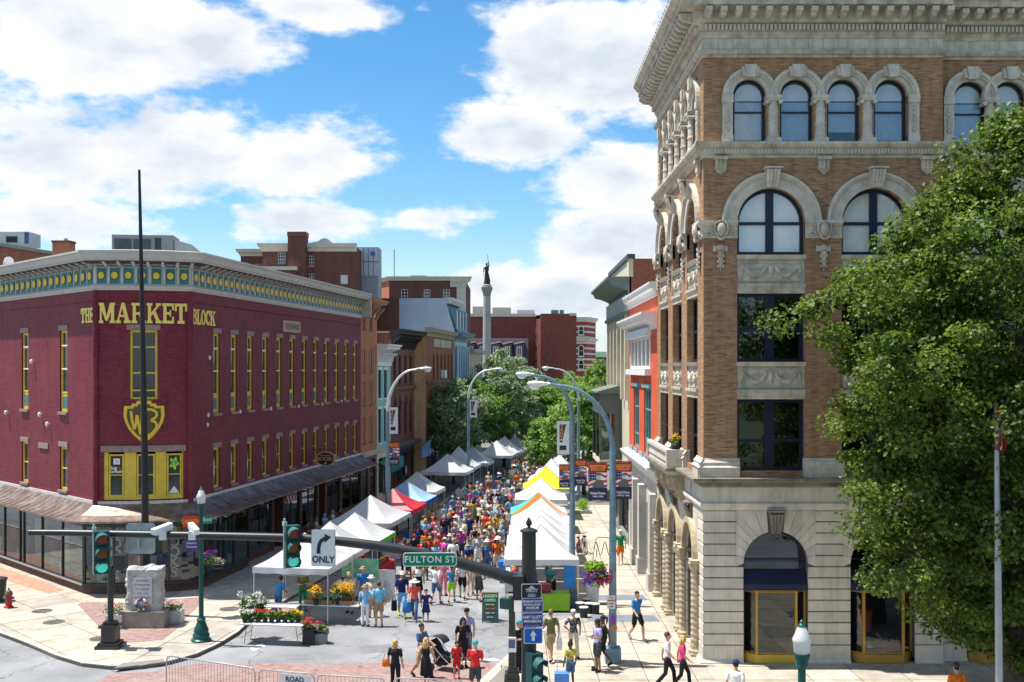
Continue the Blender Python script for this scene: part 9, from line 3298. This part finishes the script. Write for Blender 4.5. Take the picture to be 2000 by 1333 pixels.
for lab, x, y, f, b, s1, s2, kw in(
  ('stall keeper in blue polo inside the flower stall',-9.35,43.0,150,'reach_pants','blue','denim',dict(hair='dark',style='short',skin=2)),
  ('stall keeper in green apron among the flowers',-8.6,44.2,20,'hold_pants','olive','green',dict(hair='brown',style='tail')),
  ('stall keeper in cream top and straw hat behind the produce',-6.6,43.9,-20,'reach_shorts','cream','tan',dict(hair='grey',hat='hat',hatcol='khaki')),
  ('customer in royal blue shirt and tan hat behind yellow flowers',-6.2,44.7,190,'stand_pants','blue','khaki',dict(hair='grey',hat='hat',hatcol='tan')),
  ('stall keeper in purple tee under the nearest right canopy',1.0,45.4,-60,'reach_pants','purple','black',dict(hair='brown',style='short')),
  ('stall keeper in teal tee bending under nearest right canopy',1.7,45.8,-20,'reach_shorts','teal','black',dict(hair='dark',style='short')),
  ('customer in pale pink tank at the lime green table',0.55,43.5,160,'stand_shorts','lavender','denim',dict(hair='brown',style='long',sleeve='none')),
  ('stall keeper in red under the green edged canopy',-7.0,50.6,70,'stand_pants','red','black',dict(hair='dark',style='tail')),
  ('stall keeper in orange under the large white canopy',-7.0,56.4,80,'hold_pants','orange','denim',dict(hair='brown',style='bob')),
  ('stall keeper in maroon under the red canopy',-6.6,61.0,80,'stand_pants','maroon','black',dict(hair='grey',style='short')),
  ('stall keeper in black under the blue canopy',-6.2,65.0,80,'hold_pants','black','black',dict(hair='dark',style='short')),
  ('stall keeper in white under the white canopy behind the blue',-6.0,69.6,80,'stand_pants','white','khaki',dict(hair='brown',style='short')),
  ('stall keeper in yellow under second right canopy',1.6,49.0,-80,'hold_pants','yellow','denim',dict(hair='dark',style='tail')),
  ('passer-by in royal blue tee and denim before the brownstone shop',-7.2,84.5,120,'walk_shorts','blue','denim',dict(hair='dark',style='short'))):
 person(lab, b, x, y, 0.0, f, 1.72, s1, s2, group=GV, **kw)
WOODC = M('bench_wood', (0.2, 0.11, 0.05), 0.6, var=0.25, scale=8)
rnd = random.Random(17)
for i,(sh,bt,hc,lab) in enumerate((('brown','black','dark','seated guest in brown at the shop front, nearest the awning'),('cream','denim','light brown','seated guest in cream at the shop front bench'),('light blue','denim','grey','seated guest in light blue at the shop front bench'),('white','khaki','blonde','seated guest in white at the shop front bench'),('maroon','black','dark','seated guest in maroon at the far end of the shop front'))):
 u = 12.2 + i * 1.5
 p = frR.p(u, 1.25, SWZ)
 q = frR.p(u, 1.12, SWZ)
 person(lab,'sit_pants',p.x,p.y,SWZ,80+rnd.uniform(-15,15),1.7,sh,bt,hair=hc,style=rnd.choice(['short','bob','long']),group='guests seated at the shop front')
 t=thing('bench','wooden cafe bench under seated guest in %s'%sh,'bench',(q.x,q.y,SWZ),'benches along the shop front')
 fr = Frame(frR.p(u - 0.5, 1.2, SWZ), frR.u[:2])
 for k in range(3):
  MB(fr).box(0,1.0,-0.24+0.15*k,-0.11+0.15*k,0.38,0.42).build('slat',WOODC,t)
 for uu_ in(0.08, 0.86):
  MB(fr).box(uu_,uu_+0.06,-0.22,0.18,0,0.38).build('leg',BLACKM,t)
# ------------------------------------------------------------------ the crowd between the stalls
LEFT=[(-5.3,50),(-5.0,58),(-4.4,64),(-3.9,72),(-3.0,80),(-1.7,88),(-0.2,96),(1.3,105),(2.6,113),(4.2,130)]
RIGHT=[(-0.75,50),(-0.45,58),(0.0,66),(0.5,72),(1.0,80),(2.0,88),(3.4,97),(4.2,106),(5.2,114),(6.2,130)]
def at_y(tab, y):
 for(x0, y0), (x1, y1) in zip(tab, tab[1:]):
  if y<=y1:
   return x0 + (x1 - x0) * (y - y0) / (y1 - y0)
 return tab[-1][0]
ZONES=[(54,'near the green edged canopy'),(59,'beside the large white canopy'),(64,'beside the red canopy'),(70,'beside the blue canopy'),(77,'near the yellow canopy'),(86,'by the wide white canopy'),(97,'before the tree shaded canopies'),(110,'beside the tree shaded canopies'),(140,'far down the street')]
rnd = random.Random(101)
pts = []
TOPS=['white']*6+['light blue','light blue','sky blue','navy','navy','navy','black','black','black','blue','red','red','coral','pink','orange','grey','grey','charcoal','charcoal','teal','green','purple','maroon','maroon','magenta','cream','cream','lavender','brown','denim','denim','mustard','striped navy','striped navy','checked red','striped grey','floral']
BOTS=['denim','denim','black','khaki','navy','charcoal','tan','grey','white','olive']
tries = 0
while len(pts) < 182 and tries < 20000:
 tries += 1
 y = 50.5 + (128 - 50.5) * rnd.random()**1.35
 x = rnd.uniform(at_y(LEFT, y), at_y(RIGHT, y))
 md = 0.66 + 0.004 * (y - 50)
 if any((x - a)**2 + (y - b)**2 < md * md for a, b in pts):
  continue
 pts.append((x, y))
pts.sort(key=lambda p:p[1])
BW=['stand_shorts','stand_pants','walk_shorts','walk_pants','walk2_shorts','hip_shorts','hold_shorts','stand_skirt','walk_skirt','walk_fshorts','stand_fpants','hip_pants','hold_pants','child_walk','reach_shorts']
for x, y in pts:
 for _ in range(400):
  b = rnd.choice(BW)
  top, bot = rnd.choice(TOPS), rnd.choice(BOTS)
  hc=rnd.choice(['brown','brown','dark','dark','blonde','grey','light brown','red'])
  fem = 'f' in b.split('_')[1][:1] or 'skirt' in b or 'hip' in b
  st=rnd.choice(['long','long','bob','tail','bun']) if fem else 'short'
  hat=rnd.choice([None]*8+['cap','cap','hat','sunhat' if fem else 'cap'])
  hcol=rnd.choice(['white','cream','khaki','navy','red','black']) if hat=='cap' else rnd.choice(['cream','khaki','tan','white'])
  away = rnd.random() < 0.58
  face = (180 if away else 0) + rnd.gauss(0, 32) - 6
  kind='skirt' if 'skirt' in b else('trousers' if 'pants' in b else 'shorts')
  head='%s %s'%(hcol,{'cap':'cap','hat':'hat','sunhat':'sun hat'}[hat]) if hat else '%s %s'%(hc,{'long':'long hair','bob':'bobbed hair','tail':'ponytail','bun':'hair bun','short':'short hair'}[st])
  zone = next(z for lim, z in ZONES if y < lim)
  who = 'child' if 'child' in b else 'person'
  lab='%s in %s top and %s %s, %s, %s'%(who,top,bot,kind,head,zone)
  if lab not in USED and len(lab.replace(',', '').split())<=16:
   break
 person(lab,b,x,y,0.0,face,rnd.uniform(1.1,1.4) if who=='child' else rnd.uniform(1.56,1.86),top,bot,skin=rnd.choice([0,0,1,3,3,2,4]),hair=hc,style=st,hat=hat,hatcol=hcol,sleeve=rnd.choice(['short','short','none']) if fem else 'short',shoes=rnd.choice(['black','white','brown','grey']),group='crowd between the market stalls')
# ------------------------------------------------------------------ trees and flowers
def leaf_cloud(name,centres,n_per,spread,size,mat,parent,rng,flat=0.6,origin=None,shape='kite'):
 """many small folded leaves round the given centres, as one mesh; spread may be an array"""
 centres = np.asarray(centres, dtype=np.float64)
 k = len(centres)
 spread=np.broadcast_to(np.asarray(spread,dtype=np.float64),(k,)) if np.ndim(spread)==0 else np.asarray(spread)
 idx = np.repeat(np.arange(k), n_per)
 N = len(idx)
 off = rng.normal(0, 1, (N, 3))
 off/=np.linalg.norm(off, axis=1)[:, None] + 1e-9
 off*=(rng.random(N)**0.45)[:, None]
 off[:, 2]*=0.62
 P = centres[idx] + off * spread[idx][:, None]
 nv = off * 0.8 + rng.normal(0, 0.55, (N, 3))
 nv[:, 2] += flat
 nv/=np.linalg.norm(nv, axis=1)[:, None]
 tv = rng.normal(0, 1, (N, 3))
 tv -= (tv * nv).sum(1)[:, None] * nv
 tv/=np.linalg.norm(tv, axis=1)[:, None] + 1e-9
 sv = np.cross(nv, tv)
 sz = (size * rng.uniform(0.65, 1.3, N))[:, None]
 a = P - tv * sz * 0.5
 b = P + sv * sz * 0.42 + nv * sz * 0.12
 c = P + tv * sz * 0.55 - nv * sz * 0.1
 d = P - sv * sz * 0.42 + nv * sz * 0.12
 V = np.stack([a, b, c, d], axis=1).reshape(-1, 3)
 base=wl(parent) if parent is not None else Vector(origin or(0,0,0))
 V = V - np.array(base)
 me = bpy.data.meshes.new(name)
 me.vertices.add(len(V))
 me.vertices.foreach_set('co', V.astype(np.float32).ravel())
 ii = np.arange(N) * 4
 T=np.stack([ii,ii+1,ii+2,ii,ii+2,ii+3],axis=1).ravel()
 me.loops.add(len(T))
 me.loops.foreach_set('vertex_index', T.astype(np.int32))
 me.polygons.add(N * 2)
 me.polygons.foreach_set('loop_start',(np.arange(N*2)*3).astype(np.int32))
 me.update(calc_edges=True)
 me.materials.append(mat)
 o = bpy.data.objects.new(name, me)
 COL.objects.link(o)
 if parent is not None:
  o.parent = parent
 elif origin:
  o.location = origin
 return o
BARK=M('bark',(0.075,0.06,0.048),0.9,var=0.35,scale=7,bump=0.8,bscale=14)
LEAF_BIG=leaf_mat('maple_leaf',(0.012,0.05,0.01),(0.18,0.26,0.03),0.42)
LEAF_ST=leaf_mat('street_leaf',(0.06,0.17,0.035),(0.25,0.4,0.07),0.45)
LEAF_ST2=leaf_mat('street_leaf_grey',(0.085,0.165,0.075),(0.36,0.44,0.24),0.4)
def tree(name,label,x,y,z0,prof,nclump,nleaf,leaf,mat,seed,group=None,trunk_r=0.2,clump=0.8,ecc=1.0,shell=0.55,trunk_top=None,xs=0.0,zs_extra=()):
 """prof: (z, radius) outline of the crown"""
 rng = np.random.default_rng(seed)
 t = thing(name, label, 'tree', (x, y, z0), group)
 zs = np.array([p[0] for p in prof])
 rs = np.array([p[1] for p in prof])
 w = rs**1.4 + 0.05
 cum=np.concatenate([[0],np.cumsum((w[1:]+w[:-1])/2*np.diff(zs))])
 q = rng.random(nclump) * cum[-1]
 cz = np.interp(q, cum, zs)
 rr = np.interp(cz, zs, rs)
 th = rng.random(nclump) * 2 * PI
 lump=1+0.13*np.sin(th*3+cz*1.1+seed)+0.12*np.sin(th*5-cz*2.3)+0.08*rng.normal(0,1,nclump)
 rad = rr * lump * (shell + (1 - shell) * rng.random(nclump)**0.5)
 rad[rng.random(nclump) < 0.25]*=0.6
 C=np.stack([x+xs*(cz-zs[0])+rad*np.cos(th),y+rad*np.sin(th)*ecc,cz+rng.normal(0,0.2,nclump)],axis=1)
 sp = clump * rng.uniform(0.6, 1.25, nclump)
 leaf_cloud('crown', C, nleaf, sp, leaf, mat, t, rng)
 top = trunk_top or(zs[0] + (zs[-1] - zs[0]) * 0.75)
 n = 6
 tp=[(x+0.08*math.sin(i*1.7+seed)*i/n*2,y+0.08*math.cos(i*2.1)*i/n*2,z0+(top-z0)*i/n) for i in range(n+1)]
 MB().tube(tp,[trunk_r*(1.25 if i==0 else 1-0.8*i/n) for i in range(n+1)],10).build('trunk',BARK,t,smooth=True)
 order = rng.permutation(nclump)[:max(8, nclump//14)]
 for k in order:
  c = C[k]
  zb=max(z0+(top-z0)*0.25,min(top*0.95,c[2]-0.6*np.hypot(c[0]-x,c[1]-y)))
  f = (zb - z0) / (top - z0)
  i = min(n - 1, int(f * n))
  b = Vector(tp[i]).lerp(Vector(tp[i + 1]), f * n - i)
  e = Vector(c)
  m = b.lerp(e, 0.5) + Vector((0, 0, 0.25))
  r = trunk_r * (1 - 0.75 * f) * 0.45
  MB().tube([b,m,e],[r,r*0.6,r*0.15],6).build('limb',BARK,t,smooth=True)
 return t
TXc = X_at(1985, 30.0)
prof=[(Z_at(yy,30.0),r) for yy,r in((1290,0.6),(1255,1.6),(1200,2.6),(1140,3.4),(1080,4.3),(970,4.9),(870,4.9),(770,5.2),(680,5.4),(600,5.5),(510,4.5),(430,3.5),(330,2.0),(260,1.0),(215,0.3))]
prof = [(z, r * 0.89) for z, r in prof]
tree('maple_tree','large dense green tree covering the side of the tan building',TXc,30.0,0.0,prof,900,190,0.135,LEAF_BIG,5,trunk_r=0.42,clump=0.72,ecc=0.8,shell=0.62)
GS = 'street trees beyond the stalls'
ST = [
 ('broad pale green tree before the red brick house',885,92.0,3.0,Z_at(745,92),3.0,LEAF_ST2,1),
 ('tall tree beside the column, above the left canopies',985,108.0,2.8,Z_at(684,108),4.2,LEAF_ST2,2),
 ('dark tree behind the left canopies nearest the blue house',925,104.0,3.0,Z_at(742,104),3.6,LEAF_ST,3),
 ('tree at the middle of the view over the far canopies',1030,118.0,3.0,Z_at(752,118),3.2,LEAF_ST,4),
 ('tree right of the middle behind the second street light',1085,112.0,2.6,Z_at(742,112),3.6,LEAF_ST,5),
 ('round tree on the right pavement below the cream house',1140,84.0,2.6,Z_at(758,84),3.1,LEAF_ST,6),
 ('bright green tree rising behind the cream house corner',1175,108.0,3.0,Z_at(716,108),4.0,LEAF_ST,7),
 ('small bushy tree among the far right canopies',1062,98.0,1.2,Z_at(824,98),1.7,LEAF_ST,8),
 ('distant tree closing the street on the right',1120,138.0,3.0,Z_at(735,138),4.6,LEAF_ST,9),
 ('distant tree in the square below the mansard terrace',1010,150.0,3.0,Z_at(705,150),4.6,LEAF_ST2,10),
]
for lab, px, Y, zb, zt, r, m, sd in ST:
 x = X_at(px, Y)
 h = zt - zb
 prof=[(zb,r*0.35),(zb+h*0.18,r*0.85),(zb+h*0.42,r),(zb+h*0.68,r*0.82),(zb+h*0.88,r*0.48),(zt,r*0.12)]
 tree('street_tree',lab,x,Y,0.0,prof,int(26*r**1.5),75,0.26,m,20+sd,GS,trunk_r=0.16,clump=0.75)
FL = {}
def petal_mat(n, c):
 if n not in FL:
  FL[n] = M('petal_' + n, c, 0.7, var=0.25, scale=20, trans=0.25)
 return FL[n]
PET={'white':(0.75,0.74,0.7),'red':(0.6,0.03,0.03),'orange':(0.75,0.22,0.02),'yellow':(0.8,0.5,0.02),'gold':(0.75,0.36,0.02),'purple':(0.22,0.04,0.4),'violet':(0.08,0.04,0.42),'magenta':(0.55,0.04,0.25),'pink':(0.72,0.25,0.35)}
LEAF_FL=leaf_mat('flower_leaf',(0.03,0.1,0.02),(0.15,0.28,0.05),0.35)
POTM = M('pot_black', (0.025, 0.025, 0.025), 0.6)
def flower_pot(label,x,y,z,r,h,petals,spread=0.3,tall=0.3,nleaf=260,npet=130,potcol=None,group='potted flowers at the stall',pot=True,seed=0,box=None,petal=0.05):
 t = thing('flower_pot', label, 'flower pot', (x, y, z), group)
 rng = np.random.default_rng(seed + int(abs(x * 100)) + int(y * 10))
 if pot:
  if box:
   MB(Frame((x-box[0]/2,y-box[1]/2),(1,0),(0,1))).box(0,box[0],0,box[1],z,z+h).build('planter',potcol or POTM,t)
  else:
   MB().lathe([(r*0.75,0),(r,h),(r*1.06,h),(r*1.06,h-0.03)],(x,y,z),12).build('pot',potcol or POTM,t,smooth='auto')
 nc = 8
 sx = box[0] * 0.5 if box else spread * 0.6
 C=np.stack([x+rng.uniform(-1,1,nc)*sx,y+rng.uniform(-1,1,nc)*spread*0.6,z+h+rng.uniform(0.02,tall,nc)],axis=1)
 leaf_cloud('leaves',C,max(1,nleaf//nc),spread*0.6,0.075,LEAF_FL,t,rng)
 for k, pc in enumerate(petals):
  nc2 = 6
  C2=np.stack([x+rng.uniform(-1,1,nc2)*sx,y-0.02+rng.uniform(-1,1,nc2)*spread*0.6,z+h+tall*0.6+rng.uniform(0.0,tall*0.7,nc2)],axis=1)
  leaf_cloud('blossom',C2,max(1,npet//nc2//len(petals)),spread*0.5,petal,petal_mat(pc,PET[pc]),t,rng,flat=1.2)
 return t
row=[('white',478,'white'),('white',490,'white'),('red',505,'red'),('red',518,'red and orange'),('orange',531,'orange'),('orange',544,'deep orange'),('gold',557,'amber'),('yellow',570,'golden yellow'),('yellow',583,'bright yellow')]
for i, (pc, px, nm) in enumerate(row):
 Y = 39.2
 ordl=['leftmost','second','third','fourth','fifth','sixth','seventh','eighth','rightmost'][i]
 flower_pot('potted %s flowers, %s on the front flower table'%(nm,ordl),X_at(px,Y),Y-0.03*i*0.2,0.74,0.1,0.13,[pc],0.2,0.24,seed=i,nleaf=240,npet=190)
for i,(px,yy,lab) in enumerate(((480,39.7,'tall white flowering plant at the left rear of front flower table'),(500,39.75,'bushy white and green plant behind the front flower row'),(512,39.8,'leafy green plant behind the red potted flowers'))):
 flower_pot(lab,X_at(px,yy),yy,0.74,0.13,0.22,['white'] if i<2 else['white'],0.3,0.6,nleaf=420,npet=150,seed=30+i)
for i,(px,Y,z,lab) in enumerate(((617,42.0,0.74,'bunch of yellow flowers in black bucket on produce table'),(660,42.1,0.74,'big bunch of yellow flowers at the middle of stall'),(676,42.3,0.74,'big bunch of yellow flowers nearest the customers'),(722,46.2,0.9,'bunch of orange yellow flowers behind the hats'))):
 flower_pot(lab,X_at(px,Y),Y,z,0.12,0.22,['yellow','gold'],0.36,0.42,nleaf=300,npet=360,seed=50+i,petal=0.07)
for i,(px,py,lab,pcs) in enumerate(((604,1258,'black crate of green and red flowers standing on street',['red']),(627,1256,'grey crate of orange flowers standing on street',['orange','red']))):
 c = G(px, py)
 flower_pot(lab,c.x,c.y,0.0,0.2,0.55 if i==0 else 0.36,pcs,0.25,0.3,nleaf=320,npet=140,seed=60+i,box=(0.42,0.4),potcol=POTM if i==0 else M('crate_grey',(0.22,0.23,0.24),0.6))
rnd = random.Random(33)
for i,(x,c_,lab) in enumerate(((-7.9,(0.5,0.17,0.03),'crate of orange carrots on the produce table'),(-7.3,(0.06,0.2,0.05),'crate of leafy greens on the produce table'),(-6.5,(0.45,0.03,0.03),'crate of red vegetables on the produce table'))):
 t=thing('produce_crate',lab,'crate',(x,42.3,0.745),'crates on the produce table')
 fr=Frame((x-0.25,42.05+(x+7)*-0.15),(0.99,-0.148),(0.148,0.99))
 b = MB(fr)
 b.box(0,0.5,0,0.4,0.745,0.76).box(0,0.5,0,0.015,0.76,0.9).box(0,0.5,0.385,0.4,0.76,0.9).box(0,0.015,0.015,0.385,0.76,0.9).box(0.485,0.5,0.015,0.385,0.76,0.9)
 b.build('crate', M('crate_wood', (0.3, 0.2, 0.1), 0.7), t)
 v = MB(fr)
 for k in range(26):
  v.ball((rnd.uniform(0.06,0.44),rnd.uniform(0.06,0.34),rnd.uniform(0.85,0.96)),rnd.uniform(0.035,0.055),7,5)
 tag(v.build('vegetables',M('veg_%d'%i,c_,0.6,var=0.3,scale=15),t,smooth=True),kind='stuff')
c = GZ(226, 1226)
WP = M('planter_white', (0.5, 0.5, 0.5), 0.7)
flower_pot('white square planter of red flowers left of the memorial',c.x,c.y,SWZ,0.3,0.5,['red','white'],0.38,0.35,seed=70,box=(0.62,0.5),potcol=WP,group='planters beside the memorial')
c = GZ(341, 1216)
flower_pot('white square planter of pink and white flowers right of the memorial',c.x,c.y,SWZ,0.3,0.5,['white','magenta'],0.4,0.28,seed=71,box=(0.62,0.5),potcol=WP,group='planters beside the memorial')
hx, hy_, hz_ = X_at(1163, 36.05), 36.05, Z_at(1122, 36.05)
t=thing('hanging_basket','hanging basket of purple and red petunias on nearest street light','hanging basket',(hx,hy_,hz_-0.3))
rng = np.random.default_rng(77)
MB().lathe([(0.05,-0.3),(0.25,-0.15),(0.32,0.05)],(hx,hy_,hz_),14).build('basket',M('coir',(0.12,0.08,0.04),0.9),t)
th = rng.random(26) * 2 * PI
C=np.stack([hx+0.33*np.cos(th),hy_+0.33*np.sin(th),hz_+rng.uniform(-0.28,0.1,26)],axis=1)
leaf_cloud('leaves', C, 24, 0.2, 0.07, LEAF_FL, t, rng)
leaf_cloud('leaves',np.stack([hx+0.2*np.cos(th),hy_+0.2*np.sin(th),hz_+0.28+0*th],axis=1),26,0.22,0.1,leaf_mat('lime_leaf',(0.12,0.25,0.02),(0.3,0.45,0.05),0.4),t,rng)
for pc,lo,hi,xo in(('purple',0,PI*2,0),('violet',0,2*PI,-0.05),('magenta',0,2*PI,0.12),('red',0,2*PI,0.15)):
 th = rng.random(18) * 2 * PI
 C=np.stack([hx+xo+0.38*np.cos(th),hy_+0.36*np.sin(th),hz_+rng.uniform(-0.3,0.12,18)],axis=1)
 leaf_cloud('blossom',C,17,0.16,0.06,petal_mat(pc,PET[pc]),t,rng)
MB().tube([(3.3,36.1,hz_+1.2),(hx+0.1,hy_,hz_+1.25),(hx,hy_,hz_+1.15)],0.015,6).build('bracket',BLACKM,t)
for k in range(3):
 a = 2 * PI * k / 3
 MB().tube([(hx,hy_,hz_+1.15),(hx+0.3*math.cos(a),hy_+0.3*math.sin(a),hz_+0.08)],0.006,4).build('chain',BLACKM,t)
bx, by, bz = X_at(408, 42.6), 42.6, Z_at(1100, 42.6)
flower_pot('hanging basket of magenta and violet flowers by the corner shop window',bx,by,bz-0.1,0.2,0.15,['magenta','violet'],0.34,0.3,seed=80,npet=240,group='hanging flower baskets')
flower_pot('hanging basket of white flowers on the green cabinet pole',X_at(427,42.8),42.8,Z_at(1112,42.8),0.2,0.12,['white','pink'],0.3,0.2,seed=81,npet=240,group='hanging flower baskets')
flower_pot('yellow flowering planter on the stone balcony',6.05,39.9,6.98,0.14,0.14,['yellow'],0.24,0.35,seed=83,group='planters on buildings')
c = GZ(1136, 1000)
t=thing('pavement_shrub','low green shrub in stone bed on the right pavement','shrub',(c.x,c.y,SWZ))
MB(Frame((c.x-0.6,c.y-1.0),(1,0),(0,1))).box(0,1.2,0,2.0,SWZ,SWZ+0.2).build('stone_bed',KERB,t)
leaf_cloud('foliage',np.stack([c.x+rng.uniform(-0.4,0.4,14),c.y+rng.uniform(-0.8,0.8,14),SWZ+rng.uniform(0.3,0.75,14)],axis=1),60,0.35,0.1,leaf_mat('lime_leaf',(0.12,0.25,0.02),(0.3,0.45,0.05)),t,rng)
for i,(u,lab) in enumerate(((1.5,'dark potted shrub before the orange brick house'),(3.6,'red flowering basket plant before the mint house'))):
 p = frA.p(u, 1.6, SWZ)
 flower_pot(lab,p.x,p.y,SWZ,0.3,0.6,['red'] if i else['white'],0.5,0.9,nleaf=700,npet=60 if not i else 200,seed=90+i,group='shrubs along the left pavement')
bpy.data.scenes.remove(WORK)
